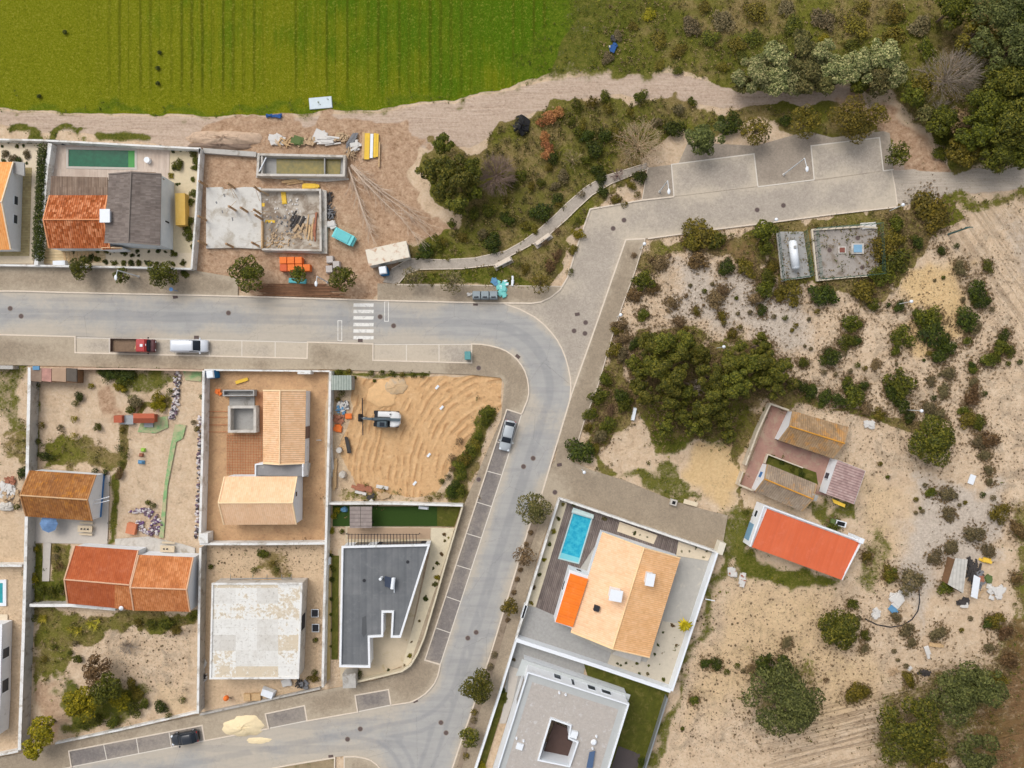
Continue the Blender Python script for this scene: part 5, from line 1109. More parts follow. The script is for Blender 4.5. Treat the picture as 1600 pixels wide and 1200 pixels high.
pile('brick_stack', 'right and longer stack of old pinkish bricks below the cream utility block', 'bricks', [(1160,905,10,3,8,.6,1.0,-12,5,0),(1160,906,14,3,9,.4,.3,-12,20,3)], 32, RUBM)
# utilities
t = thing('gas_tank', 'white horizontal gas tank lying in a small fenced plot by the branch road', 'tank', P(1240, 397)); z = 1.1
mb = MB(); A, B = P(1238.5,379,z), P(1243,417,z); mb.tube(A, B, .62, n=18)
for p_, s in ((A, 1), (B, -1)): mb.blob(p_.x, p_.y, p_.z, .6, .4, .6, 0, 0, 8, 16)
obj('vessel', mb, METALW, t, True); obj('valve_box', MB().box(*P(1242,386,1.7).xy, 1.6, 1.85, .4, .4), CONCD, t)
for y in (384, 411): obj('saddle', MB().box(*P(1240,y,.5).xy, 0, .7, 1.0, .3), CONC, t)
flat('concrete_pad', [(1213,362),(1255,362),(1266,433),(1222,439)], .04, CONCD); flat('concrete_pad', [(1270,357),(1370,350),(1374,430),(1277,438)], .05, paint('pad_stain', c(158,150,142), .16, .7, stain=c(116,102,84), st=.55))
GF = paint('fence_green', c(70,104,92), .15, 3)
t = thing('mesh_fence', 'low green mesh fence around the white gas tank', 'fence', P(1238, 400)); mb = MB(); L = W([(1213,362),(1221,439),(1266,432),(1256,362)])
for i in range(3):
    for z in (.3, .8, 1.3): mb.tube(L[i]+Vector((0,0,z)), L[i+1]+Vector((0,0,z)), .03, n=3)
    for k in range(12): p = lerp(L[i], L[i+1], k/11); mb.tube(p, p+Vector((0,0,1.4)), .035, n=3)
obj('rail', mb, GF, t); obj('kerb_base', MB().strip(L[:3], .18, 0, .3), CONC, t)
wall_run('low whitish wall around the concrete compound with manholes and a blue hatch', [(1371,356),(1345,354),(1269,359),(1277,438),(1325,433),(1365,430)], .35, .2, GW)
t = thing('mesh_fence', 'tall green mesh fence on the wall of the concrete compound', 'fence', P(1320, 395)); mb = MB(); L = W([(1270,360),(1370,352),(1374,430),(1278,438)], 0)
for i in range(4):
    a, b = L[i], L[(i+1) % 4]
    for z in (1.1, 1.5, 1.9): mb.tube(a+Vector((0,0,z)), b+Vector((0,0,z)), .025, n=3)
    for k in range(9): p = lerp(a, b, k/9); mb.tube(p, p+Vector((0,0,2)), .04, n=3)
obj('rail', mb, GF, t)
t = thing('hatch', 'light blue square hatch on a concrete rim in the fenced compound', 'hatch', P(1338, 389)); p = P(1338.5, 389); obj('rim', MB().box(p.x, p.y, 0, .35, 1.9, 1.6), CONC, t); obj('lid', MB().box(p.x, p.y, .35, .42, 1.3, 1.2), paint('lid_blue', c(126,164,190), .1, 3), t)
t = thing('hatch', 'rust red square hatch left of the light blue one in the fenced compound', 'hatch', P(1315, 391)); p = P(1315, 391); obj('rim', MB().box(p.x, p.y, 0, .2, 1.2, 1.1), CONC, t); obj('lid', MB().box(p.x, p.y, .2, .26, .8, .75), paint('lid_rust', c(128,78,66), .1, 3), t)
pile('crate', 'pale flat crate at the top right corner of the fenced compound', 'crate', [(1356,353,3,5,1,2.2,.8,4,3,0)], 33, RUBM)
# junk shack
t = thing('shack', 'collapsed shack of grey sheets and dark junk standing on the pale sand at the right', 'shack', P(1505, 905))
mb = MB(); roofplane(mb, [P(1493,872,2.0), P(1512,874,2.2), P(1505,927,2.2), P(1481,913,1.8)], .06); obj('roof', mb, tiles('sheet_grey', (c(166,162,154), c(186,182,174), c(202,198,190)), .5, groove=.25, scale=.3), t)
obj('wall', MB().strip([P(1492,874,1.8), P(1483,913,1.8), P(1504,926,1.8)], .1, 0, 1.75), WOODB, t)
mb = MB(); roofplane(mb, [P(1522,898,1.8), P(1532,903,1.8), P(1527,936,1.4), P(1517,932,1.4)], .06); obj('side_roof', mb, METALW, t)
pile('debris_heap', 'dark junk, boards and sheets spilling from the right of the collapsed grey shack', 'debris', [(1521,892,40,10,16,1.4,.3,60,50,4),(1528,905,16,6,12,1.3,.4,70,60,1),(1530,903,5,3,3,.9,.7,0,40,3),(1542,904,5,4,5,1.0,.8,50,40,8),(1538,874,6,6,3,1.2,.5,-10,20,6),(1555,925,22,12,10,.9,.6,30,60,0),(1505,940,10,8,4,1.0,.6,0,40,4),(1507,943,2,2,2,1.1,1.1,0,10,0),(1525,925,12,6,6,1.3,.3,0,90,2)], 34, RUBM)
pile('sheet_heap', 'crumpled grey sheets with red marks between the round tree and the collapsed shack', 'debris', [(1400,935,10,6,7,1.5,1.1,30,60,0),(1398,937,5,4,5,1.0,.4,-40,20,3),(1394,952,4,4,3,1.3,.7,-30,20,7)], 35, RUBM)
pile('rubble_heap', 'small heap of white stones left of the crumpled grey sheets', 'rubble', [(1368,957,26,6,7,.5,.4,0,90,0)], 36, RUBM)
pile('sheet', 'bent white sheet lying on the pale sand below the collapsed shack', 'sheet', [(1447,1019,4,2,4,.7,1.5,15,12,0)], 37, RUBM)
pile('plank', 'pale wooden board just right of the bent white sheet', 'planks', [(1462,1008,3,3,1,2.2,.5,-8,6,5)], 38, RUBM)
pile('litter', 'black junk and rags on the sand near the bottom right trees', 'litter', [(1444,1050,12,7,3,.9,.4,0,60,4),(1422,1043,3,2,2,.6,.5,0,60,0)], 39, RUBM)
pile('litter', 'rusty hoops and wire near the bottom right trees', 'litter', [(1397,1050,16,6,4,1.2,.1,0,90,2)], 40, RUBM)
pile('rubble_heap', 'white rubble on the sand right of the upper lichen-roofed cottage', 'rubble', [(1358,663,10,6,4,.8,.6,10,60,0)], 41, RUBM)
solo('sheet', MB().box(*P(1518,749).xy, 0, .12, .9, 1.5, R(-20)), METALW, 'small white board alone on the pale sand at the right', 'sheet')
solo('bath', MB().box(*P(990,647).xy, 0, .5, .5, 2.1, R(-12), .9), METALW, 'narrow white board on the sand left of the pine clump', 'board')
t = thing('bench', 'pale wooden bench at the edge of the side lane', 'bench', P(1078, 785)); p = P(1078, 785)
obj('seat', MB().box(p.x, p.y, .4, .48, 2.2, .7, R(-15)), paint('bench_pale', c(216,200,172), .08, 3), t)
for s in (-.8, .8): obj('leg', MB().box(p.x+s*math.cos(R(-15)), p.y+s*math.sin(R(-15)), 0, .4, .15, .6, R(-15)), CONC, t)
t = thing('litter_bin', 'grey open bin beside the pale bench on the side lane', 'bin', P(1051, 784)); p = P(1051, 784); obj('body', MB().box(p.x, p.y, 0, .8, 1.0, .9, R(-15)), CONC, t); obj('mouth', MB().box(p.x, p.y, .8, .84, .5, .5, R(-15)), BLACK, t)
for x, y, a, lb in ((847.5,374,36,'long pale bench in a bay of the park path, the upper right one'), (785.5,410,27,'long pale bench in a bay of the park path, the lower left one')):
    t = thing('bench', lb, 'bench', P(x, y), 'benches along the park path'); p = P(x, y); a = R(a)
    obj('seat', MB().box(p.x, p.y, .35, .45, 2.6, .5, a), KERB, t); obj('backrest', MB().box(p.x+math.sin(a)*.35, p.y-math.cos(a)*.35, .3, .7, 2.6, .12, a), CONC, t)
    for s in (-1, 1): obj('leg', MB().box(p.x+s*math.cos(a), p.y+s*math.sin(a), 0, .35, .2, .45, a), CONC, t)
    obj('kerb_base', MB().box(p.x+math.sin(a)*.1, p.y-math.cos(a)*.1, 0, .06, 3.1, 1.3, a), COB, t)
# ---------------- vehicles and street things ----------------
def carpaint(name, col, rough=.3):
    t = NT(name, rough, .5); n = t.noise(t.objc(), 2, 4); t.b.inputs['Coat Weight'].default_value = .5
    return t.out(t.mix(n, tuple(v*.85 for v in col[:3])+(1,), col))
def loft(mb, st):
    """stations (x, half width bottom, half width top, z bottom, z top); rounded top edge"""
    rings = []
    for (x, w0, w1, z0, z1) in st:
        r = min(.09, (z1-z0)*.3); rings.append([(x,-w0,z0),(x,-w0*1.02,lerp(z0,z1,.55)),(x,-w1,z1-r),(x,-w1+r*1.4,z1),(x,0,z1+.02),(x,w1-r*1.4,z1),(x,w1,z1-r),(x,w0*1.02,lerp(z0,z1,.55)),(x,w0,z0)])
    vs = [v for r in rings for v in r]; m = 9; fs = []
    for i in range(len(st)-1):
        for j in range(m-1): fs.append((i*m+j, (i+1)*m+j, (i+1)*m+j+1, i*m+j+1))
        fs.append((i*m+m-1, (i+1)*m+m-1, (i+1)*m, i*m))
    fs += [tuple(range(m)), tuple(reversed(range((len(st)-1)*m, len(st)*m)))]
    return mb.add(vs, fs)
TYRE = paint('tyre', c(30,30,30), .1, 5, rough=.9); RIM = paint('rim', c(150,150,155), .05, 3, rough=.35)
LAMPW = paint('headlamp', c(216,222,228), .03, 3, rough=.15); LAMPR = paint('tail_lamp', c(150,24,22), .05, 3, rough=.2)
GL = paint('car_glass', c(38,44,52), .1, 2, rough=.12)
def wheels(t, xs_, y, r=.32):
    for x in xs_:
        for s in (-1, 1):
            w = obj('wheel', MB(), TYRE, t, local=True)
            mb = MB().tube((x, s*y-.1*s, r), (x, s*y+.1*s, r), r, n=14); obj('tyre', mb, TYRE, w, local=True)
            obj('rim', MB().tube((x, s*y+.08*s, r), (x, s*y+.12*s, r), r*.6, n=10), RIM, w, local=True)
def place(t, x, y, ang): t.location = P(x, y, .0); t.rotation_euler = (0, 0, R(ang))
def car(kind, label, col, x, y, ang, L=4.4, Wd=1.8, van=False, z=0.01):
    t = thing('parked_car', label, kind); pm = carpaint(kind+'_paint', col); h = Wd/2; k = L/4.4
    if van: body = [(-2.2*k,h*.9,h*.88,.35,1.1),(-2.15*k,h,h*.95,.28,1.12),(1.2*k,h,h*.95,.28,1.12),(1.75*k,h*.98,h*.9,.28,1.0),(2.1*k,h*.9,h*.8,.3,.85),(2.2*k,h*.75,h*.66,.35,.7)]
    else: body = [(-2.2*k,h*.82,h*.74,.4,.85),(-2.05*k,h*.96,h*.88,.3,.98),(-1.2*k,h,h*.93,.26,1.0),(.8*k,h,h*.93,.26,.98),(1.6*k,h*.97,h*.85,.28,.88),(2.05*k,h*.88,h*.72,.3,.75),(2.2*k,h*.7,h*.6,.38,.65)]
    obj('body', loft(MB(), body), pm, t, True, True)
    zr = 1.9 if van else 1.45
    x0, x1, x2, x3 = ((-2.12,-2.05,.75,1.45) if van else (-1.95,-1.45,.25,1.0)); x0, x1, x2, x3 = [v*k for v in (x0, x1, x2, x3)]
    g = [(x0,h*.86,h*.8,.95,1.0),(x1,h*.88,h*.74,.95,zr-.04),(x2,h*.88,h*.74,.95,zr-.04),(x3,h*.84,h*.78,.95,1.02)]
    obj('window', loft(MB(), g), GL, t, True, True)
    obj('roof', loft(MB(), [(x1+.02,h*.72,h*.68,zr-.12,zr-.02),(x1+.3,h*.79,h*.73,zr-.12,zr+.02),(x2-.25,h*.79,h*.73,zr-.12,zr+.02),(x2-.02,h*.74,h*.7,zr-.12,zr-.02)]), pm, t, True, True)
    if van: obj('side_panel', loft(MB(), [(x1-.02,h*.93,h*.86,1.0,zr-.05),(.2*k,h*.93,h*.86,1.0,zr-.05)]), pm, t, True, True)
    mb = MB()
    for s in (-1, 1): mb.tube((x2-.1, s*h*.76, zr-.03), (x3, s*h*.84, 1.0), .035, n=4); mb.tube((x1, s*h*.76, zr-.03), (x0, s*h*.84, 1.0), .035, n=4); mb.tube((x1+.9*k, s*h*.78, zr-.04), (x1+.9*k, s*h*.93, 1.0), .03, n=4)
    obj('pillar', mb, pm, t, False, True)
    wheels(t, (-1.35*k, 1.35*k), h*.92)
    for s in (-1, 1):
        obj('headlight', MB().blob(2.02*k, s*h*.68, .68, .2, .2, .1), LAMPW, t, True, True)
        obj('tail_light', MB().box(-2.12*k, s*h*.72, .75, .92, .12, .3), LAMPR, t, False, True)
        obj('mirror', MB().box(x3-.15, s*(h+.12), .95, 1.12, .16, .26), pm, t, False, True)
    obj('bumper', MB().box(2.16*k, 0, .3, .45, .1, Wd*.62).box(-2.18*k, 0, .35, .5, .08, Wd*.7), BLACK, t, False, True)
    place(t, x, y, ang); t.location.z = z; return t
car('van', 'white van with a pale roof parked in the bay right of the red truck', c(214,218,224), 300.5, 541, 0, 5.5, 2.0, True)
car('car', 'silver car parked in the top bay of the diagonal row by the sandy lot', c(176,182,186), 793, 680, 257, 4.8, 1.85)
car('dark car', 'black car parked in the last bay of the row beside the lower road', c(34,40,48), 292, 1150, 190, 4.2, 1.8)
# red tipper truck
t = thing('parked_truck', 'red truck with an open brown empty load bed in the parking bay by the street', 'truck'); RED = carpaint('truck_red', c(176,34,32))
obj('cab', loft(MB(), [(1.0,.95,.9,.6,2.1),(1.1,1.02,.95,.5,2.2),(2.3,1.02,.95,.5,2.2),(2.5,1.0,.9,.5,1.9)]), RED, t, False, True)
obj('windscreen', loft(MB(), [(2.48,.9,.85,1.2,1.9),(2.75,.92,.86,1.2,1.35)]), GL, t, False, True); obj('bonnet', loft(MB(), [(2.5,1.0,.92,.45,1.2),(3.2,1.0,.9,.45,1.1),(3.35,.85,.8,.5,.95)]), carpaint('truck_dark', c(88,30,32)), t, False, True)
obj('roof_hatch', MB().box(1.9, 0, 2.2, 2.3, .4, .4).box(2.4, .1, 2.0, 2.05, .2, .3), METALW, t, False, True)
WB = paint('bed_brown', c(126,104,84), .25, 2); DKS = paint('bed_side', c(92,74,66), .15, 3)
bed = obj('load_bed', MB().box(-1.2, 0, .8, .95, 4.2, 1.9), WB, t, False, True)
for a in ((-1.2,1.0,4.3,.1),(-1.2,-1.0,4.3,.1),(-3.3,0,.1,2.0),(.88,0,.1,2.0)): obj('bed_side', MB().box(a[0], a[1], .75, 1.4, a[2], a[3]), DKS, bed, False, True)
obj('board', MB().box(.5, .1, .97, 1.02, 1.4, .15, R(70)), WOOD, bed, False, True); obj('chassis', MB().box(-.4, 0, .45, .75, 6, .8), BLACK, t, False, True)
wheels(t, (-2.3, 2.2), .9, .42)
for s in (-1, 1): obj('mirror', MB().box(2.6, s*1.2, 1.4, 1.7, .1, .2), BLACK, t, False, True); obj('headlight', MB().box(3.36, s*.65, .7, .85, .06, .3), LAMPW, t, False, True)
place(t, 213.5, 540.5, -1)
# digger
t = thing('excavator', 'white and grey tracked digger standing on the orange sand of the sandy lot', 'digger'); EW = carpaint('digger_white', c(226,226,224), .45); EG = paint('digger_grey', c(84,96,102), .1, 2, rough=.5)
for s in (-1, 1):
    mb = MB().box(0, s*.95, .15, .75, 3.2, .5).tube((1.6, s*.95-.25, .45), (1.6, s*.95+.25, .45), .33, n=12).tube((-1.6, s*.95-.25, .45), (-1.6, s*.95+.25, .45), .33, n=12); obj('track', mb, BLACK, t, False, True)
obj('platform', MB().box(.2, 0, .85, 1.1, 3.8, 2.5), DARK, t, False, True)
obj('engine_cover', loft(MB(), [(.9,1.2,1.15,1.1,1.9),(1.6,1.2,1.15,1.1,1.95),(2.2,1.0,.9,1.1,1.85),(2.45,.6,.55,1.15,1.7)]), EW, t, False, True)
obj('side_cover', loft(MB(), [(-1.0,.45,.42,1.1,2.0),(1.0,.45,.42,1.1,2.0)]), EW, t, False, True).location = (0, .72, 0)
cb = obj('cab', loft(MB(), [(-1.0,.5,.45,1.1,2.5),(-.8,.52,.45,1.1,2.65),(.4,.52,.45,1.1,2.65),(.5,.5,.45,1.1,2.5)]), EG, t, False, True); cb.location = (0, -.75, 0)
obj('hatch', MB().box(-.2, 0, 2.66, 2.72, .7, .6), GL, cb, False, True)
obj('boom', MB().tube((1.9,0,1.9), (-1.6,0,2.9), .2, .24, n=6).tube((-1.6,0,2.9), (-3.4,0,1.9), .22, .14, n=6), EG, t, False, True)
obj('boom_cover', MB().box(.3, 0, 2.0, 2.3, 4.4, .42), EG, t, False, True)
obj('stick', MB().tube((-3.3,0,2.0), (-4.0,0,.6), .14, .1, n=6), DARK, t, False, True); obj('hydraulics', MB().tube((-1.0,.15,2.5), (-3.2,.12,2.1), .06, n=5).tube((-1.0,-.15,2.5), (-3.2,-.12,2.1), .06, n=5), STEEL, t, False, True)
obj('bucket', MB().box(-4.1, 0, .1, .7, .6, 1.2, 0, .7), BLACK, t, False, True)
obj('beacon', MB().disc(.9, .8, 2.0, 2.15, .1, 8), DARK, t, False, True)
place(t, 604, 654, -2)
solo('lifting_bar', MB().tube(P(566,622,.5), P(567,680,.5), .08, n=5).tube(P(566,651,.5), P(574,652,.6), .06, n=5), DARK, 'thin dark bar across the end of the digger arm', 'bar')
# bins
for k in range(3):
    x = 745+13.2*k; t = thing('recycling_bin', f'grey recycling container, {["left","middle","right"][k]} one of the row by the street, next to spilled rubbish', 'container', P(x, 463), 'recycling containers by the street'); p = P(x, 462.5)
    obj('body', MB().box(p.x, p.y, .1, 1.35, 1.25, 1.25, 0, .95), paint('bin_grey', c(128,136,140), .1, 2, rough=.5), t); obj('lid', MB().box(p.x, p.y+.05, 1.35, 1.5, 1.22, 1.1, 0, .9), paint('bin_lid', c(140,150,154), .08, 2, rough=.45), t)
    obj('slot', MB().box(p.x, p.y-.35, 1.44, 1.53, .7, .2), DARK, t)
RUBM.append(paint('rub_teal', c(120,196,190), .15, 3)); RUBM.append(METALW)
pile('litter', 'white and turquoise rubbish spilled over the footway right of the recycling containers', 'litter', [(785,449,26,7,7,.7,.5,0,90,10),(788,445,14,8,6,.6,.3,0,90,11),(773,440,8,4,4,.9,.4,-40,20,7),(801,442,4,1,6,.3,1.0,0,10,11),(786,462,10,5,5,.7,.5,0,90,10)], 50, RUBM)
pile('litter', 'small white rubbish bags left of the recycling containers', 'litter', [(733,459,5,3,2,.5,.4,0,60,0)], 51, RUBM)
t = thing('waste_bin', 'teal wheeled bin at the end of the parking bays above the sandy lot', 'bin', P(731, 556)); p = P(731.5, 556)
obj('body', MB().box(p.x, p.y, .1, 1.2, .85, 1.2, R(2), 1.05), paint('bin_teal', c(76,128,128), .1, 2, rough=.5), t); obj('lid', MB().box(p.x, p.y, 1.2, 1.3, .95, 1.3, R(2), .9), paint('lid_teal', c(92,146,146), .1, 2, rough=.5), t)
# street lamps: tall poles with an arm, and short globe lamps
LM = paint('lamp_white', c(216,220,222), .05, 3, rough=.5)
def tall_lamp(bx, by, ax, ay, hgt, lb):
    t = thing('street_lamp', lb, 'street lamp', P(bx, by), 'tall street lamps with an arm'); b = P(bx, by)
    obj('pole', MB().tube(b, b+Vector((0,0,hgt)), .11, .07, n=8), LM, t); e = b+Vector((ax, ay, hgt+.15))
    obj('arm', MB().tube(b+Vector((0,0,hgt)), e, .05, n=6), LM, t); obj('lamp_head', MB().blob(e.x, e.y, e.z, .22, .4, .1), METALW, t, True); obj('base', MB().disc(b.x, b.y, 0, .2, .22, 10), CONC, t)
tall_lamp(217, 432, -.15, -1.1, 6, 'tall lamp by the footway in front of the orange-tiled house')
tall_lamp(512, 441, -.1, -1.1, 6, 'tall lamp at the kerb below the brick pallets')
tall_lamp(1030, 300, .15, -1.6, 6, 'tall lamp at the left end of the cobbled car park')
tall_lamp(1224, 273, .3, -1.6, 8, 'tall lamp between the two bays of the cobbled car park')
GLB = [(1007,381,'globe lamp at the corner where the branch road turns'),(970,492,'globe lamp on the edge of the branch footway above the pine clump'),(1131,542,'globe lamp sticking up through the pine clump'),(1213,343,'globe lamp on the branch road edge above the gas tank'),
 (1411,320,'globe lamp where the cobbled road turns into gravel'),(1424,471,'globe lamp on the orange sand patch'),(1440,642,'globe lamp above the round olive tree on the sand'),(913,738,'globe lamp at the left end of the side lane')]
g0 = None
for x, y, lb in GLB:
    if g0 is None:
        t = g0 = thing('globe_lamp', lb, 'street lamp', (0, 0, 0), 'globe lamps on short poles')
        obj('pole', MB().tube((0,0,0), (0,0,3.6), .06, .05, n=8), LM, t, False, True); obj('globe', MB().blob(0, 0, 3.8, .27, .27, .27, 0, 0, 8, 14), METALW, t, True, True)
    else: t = copy_tree(g0); t['label'] = lb
    w = P(x, y, 3.8); t.location = (w.x, w.y, 0)
t = solo('utility_pole', MB().tube(P(1482,366), P(1482,366)+Vector((0.02,0,5.0)), .16, .12, n=8).box(P(1482,366).x, P(1482,366).y, 4.9, 5.0, 1.2, .1), paint('pole_green', c(78,104,98), .1, 3), 'dark green pole standing on the sand right of the scrubby corner', 'pole')
solo('wall_pipe', MB().tube(P(1102,936,1.9), P(1117,939,1.9), .07, n=6), METALW, 'thin white pipe sticking out of the broad wall right of the peach-roofed house', 'pipe')
solo('traffic_sign', MB().tube(P(278,455), P(278,455)+Vector((0,0,2.2)), .04, n=6).disc(P(278,455).x, P(278,455).y, 2.2, 2.24, .3, 12), paint('sign_blue', c(96,136,184), .05), 'small blue sign at the upper kerb opposite the white van', 'sign')
# manholes
MH = paint('manhole_iron', c(96,82,78), .15, 4, rough=.8); MR = paint('manhole_rim', c(140,128,118), .1, 4)
MHL = [(16,482,'left one of two on the street at the left edge'),(33,494,'right one of two on the street at the left edge'),(357,489,'on the street right of the white van'),(594,495,'upper one just right of the zebra crossing'),(615,509,'lower one right of the zebra crossing'),
 (748,575,'on the footway above the orange sand'),(833,716,'upper of two on the diagonal street beside the bays'),(818,729,'lower of two on the diagonal street beside the bays'),(748,749,'on the diagonal footway left of the bays'),(867,769,'on the footway above the corner of the blue pool plot'),
 (744,988,'upper of two on the diagonal street near its lower end'),(731,997,'lower of two on the diagonal street near its lower end'),(563,1139,'right one of two in the middle of the lower road'),(543,1155,'left one of two in the middle of the lower road'),(689,1129,'upper one at the junction of the two lower roads'),(697,1145,'lower one at the junction of the two lower roads'),
 (1001,799,'left one of two on the side lane'),(1021,789,'right one of two on the side lane'),(975,344,'right one at the turn of the branch road'),(958,357,'left one at the turn of the branch road'),(915,504,'upper of the pair on the wide end of the branch road'),(914,521,'lower of the pair on the wide end of the branch road'),(897,517,'pale one left of the pair on the branch road'),
 (1224,321,'on the branch road above the gas tank'),(1296,391,'left one in the fenced compound'),(1340,372,'upper one in the fenced compound'),(1347,418,'lower one in the fenced compound'),(1183,328,'in the middle of the branch road')]
m0 = None
for x, y, lb in MHL:
    if m0 is None:
        t = m0 = thing('manhole_cover', '', 'manhole', (0,0,0), 'round iron manhole covers'); obj('rim', MB().disc(0, 0, -.02, .012, .42, 18), MR, t, False, True); obj('lid', MB().disc(0, 0, 0, .02, .33, 16), MH, t, False, True)
    else: t = copy_tree(m0)
    t['label'] = 'round manhole cover, '+lb
    on_walk = (x, y) in ((748,575),(748,749),(867,769)); t.location = P(x, y); t.location.z = .105 if on_walk else .05 if x > 1290 else .006
for x, y, a, lb in ((902,491,10,'dark square drain in a pale patch on the branch road'),(274,464,10,'dark drain grate at the upper kerb right of the blue sign'),(307,527,0,'dark drain grate above the white van'),(563,532,0,'dark drain grate below the zebra crossing'),(743,475,0,'dark drain grate at the kerb by the recycling containers'),
  (809,557,-40,'dark drain grate on the inner kerb of the bend'),(874,726,10,'dark square cover on the footway at the start of the side lane'),(649,1095,25,'dark drain grate at the lower left corner kerb'),(517,1182,5,'dark drain grate at the bottom edge of the lower road'),(594,1056,15,'dark slot in the cream wall at the lower footway')):
    p = P(x, y); solo('drain_grate', MB().box(p.x, p.y, 0, .16 if x in (874,594) else .03, .75, .5, R(a)), MH, lb, 'drain')
# odds and ends
solo('sheet', MB().box(*P(501,161).xy, -.02, .12, 3.6, 1.8, R(5), .97), paint('sheet_white', c(202,212,216), .08, 1), 'pale rectangular sheet lying at the edge of the crop field above the dirt track', 'sheet')
pile('litter', 'blue plastic scrap at the edge of the dirt track below the crop field', 'litter', [(428,182,6,8,1,1.0,.4,0,20,12)], 52, RUBM+[paint('plastic_blue', c(44,84,140), .2, 3)])
pile('litter', 'blue and black rubbish bags on dry grass right of the crop field', 'litter', [(957,75,4,3,3,1.0,.8,40,60,12),(958,62,4,2,3,.9,.6,90,60,4),(958,58,1,1,1,.4,.3,0,60,0),(953,73,1,1,1,.3,.3,0,60,0)], 53, RUBM+[MATS['plastic_blue']])
solo('tarpaulin', MB().blob(*P(815,198).xy, 0, 1.3, 1.6, .9, 5, .5, 6, 12), BLACK, 'crumpled black tarpaulin beside the dead orange bushes by the dirt track', 'tarpaulin', smooth=False)
solo('bag', MB().box(*P(96,223.5).xy, 0, .7, 1.6, .6, R(-8), .8), paint('bag_navy', c(58,62,74), .1, 3), 'dark folded cover on the top left corner of the green pool terrace', 'cover')
solo('blue_sack', MB().blob(*P(538,796).xy, 0, .6, .5, .6, 3, .3, 5, 9), RUBM[7], 'blue bundle in the top left corner of the narrow lawn', 'bundle')
for x, y, lb in ((683,605,'white scrap, upper one on the orange ruts'),(690,637,'white scrap, lower one on the orange ruts'),(670,711,'tiny white scrap in the middle of the rutted sand'),(648,755,'white paper near the bottom of the rutted sand')):
    solo('scrap', MB().box(*P(x, y).xy, -.05, .1, .7, .35, R(50)), METALW, lb, 'litter')
mb = MB(); ctr = [(1352,967),(1370,976),(1392,980),(1410,977),(1425,968),(1434,955),(1437,940),(1436,922)]
for a, b in zip(ctr, ctr[1:]): mb.tube(P(*a,.05), P(*b,.05), .09, n=4)
solo('hose', mb, DARK, 'long dark hose curving over the pale sand near the dark grey-green bush', 'hose')
# ---------------- vegetation ----------------
LG = leafm('leaf_green', (50,60,22), (76,88,34), (116,124,60))
LD = leafm('leaf_dark', (34,48,20), (56,72,28), (86,102,44))
LP = leafm('leaf_pine', (48,58,20), (80,90,34), (126,128,66), bl=.6)
LO = leafm('leaf_olive', (66,66,34), (98,96,50), (138,130,80))
LY = leafm('leaf_grey', (74,74,54), (104,102,80), (144,136,112), bl=.8)
LS = leafm('leaf_silver', (82,98,58), (122,138,90), (192,198,150), k=.9, bl=.85)
LV = leafm('leaf_yellow', (86,92,16), (128,130,30), (172,166,52))
LB = leafm('leaf_brown', (84,74,54), (114,100,76), (146,130,102), bl=.85)
LRd = leafm('leaf_red', (76,62,42), (104,88,58), (136,116,82), bl=.85)
LOr = leafm('leaf_orange', (120,82,52), (166,116,76), (206,158,112), bl=.85)
LGG = leafm('leaf_greygreen', (54,64,36), (82,96,56), (118,130,86), bl=.75)
LT = leafm('leaf_street', (62,68,34), (94,100,56), (136,134,88), bl=.85)
BARK = paint('bark', c(110,94,80), .2, 3); BARKP = paint('bark_pale', c(190,170,138), .15, 3); BARKG = paint('bark_grey', c(156,144,130), .18, 3)
def leaves(lobes, n, size, seed, up=.5, shell=.45):
    """many rhombic leaf clumps spread through ellipsoid lobes (x,y,z,rx,ry,rz)"""
    r = np.random.RandomState(seed); lo = np.array(lobes, float); vol = lo[:, 3]*lo[:, 4]; pk = r.choice(len(lo), n, p=vol/vol.sum()); L = lo[pk]
    d = r.normal(size=(n, 3)); d /= np.linalg.norm(d, axis=1)[:, None]; d[:, 2] = np.where(r.rand(n) < .75, np.abs(d[:, 2]), d[:, 2])
    rad = shell+(1-shell)*r.rand(n)**.5; rad *= 1+.16*np.sin(d[:, 0]*5+seed)*np.sin(d[:, 1]*6+seed*2+d[:, 2]*4)
    pos = L[:, :3]+d*rad[:, None]*L[:, 3:]
    nr = d*1.0+r.normal(size=(n, 3))*.55+np.array([0, 0, up]); nr /= np.linalg.norm(nr, axis=1)[:, None]
    t1 = np.cross(nr, r.normal(size=(n, 3))); t1 /= np.linalg.norm(t1, axis=1)[:, None]; t2 = np.cross(nr, t1)
    s = size*(.6+.8*r.rand(n))[:, None]
    V = np.stack([pos-t1*s, pos-t2*s*.55, pos+t1*s, pos+t2*s*.55], 1).reshape(-1, 3); V[:, 2] = np.maximum(V[:, 2], .02)
    F = np.arange(4*n).reshape(-1, 4); return V, F
def leafmesh(name, V, F, mat):
    me = bpy.data.meshes.new(name); me.vertices.add(len(V)); me.vertices.foreach_set('co', V.ravel()); me.loops.add(F.size); me.loops.foreach_set('vertex_index', F.ravel())
    me.polygons.add(len(F)); me.polygons.foreach_set('loop_start', np.arange(0, F.size, 4)); me.materials.append(mat); me.update(); me.validate(); return me
def lobeset(seed, k, spread=.55, rr=.55, hz=.7):
    r = random.Random(seed); L = [(0, 0, hz*.55, .62, .62, hz*.6)]
    for i in range(k):
        a = 2*math.pi*i/k+r.uniform(-.6, .6); q = spread*r.uniform(.4, 1.5); w = rr*r.uniform(.4, 1.15); L.append((math.cos(a)*q, math.sin(a)*q, hz*r.uniform(.35, .75), w, w*r.uniform(.8, 1.1), hz*r.uniform(.35, .5)))
    return L
PROTO = {}
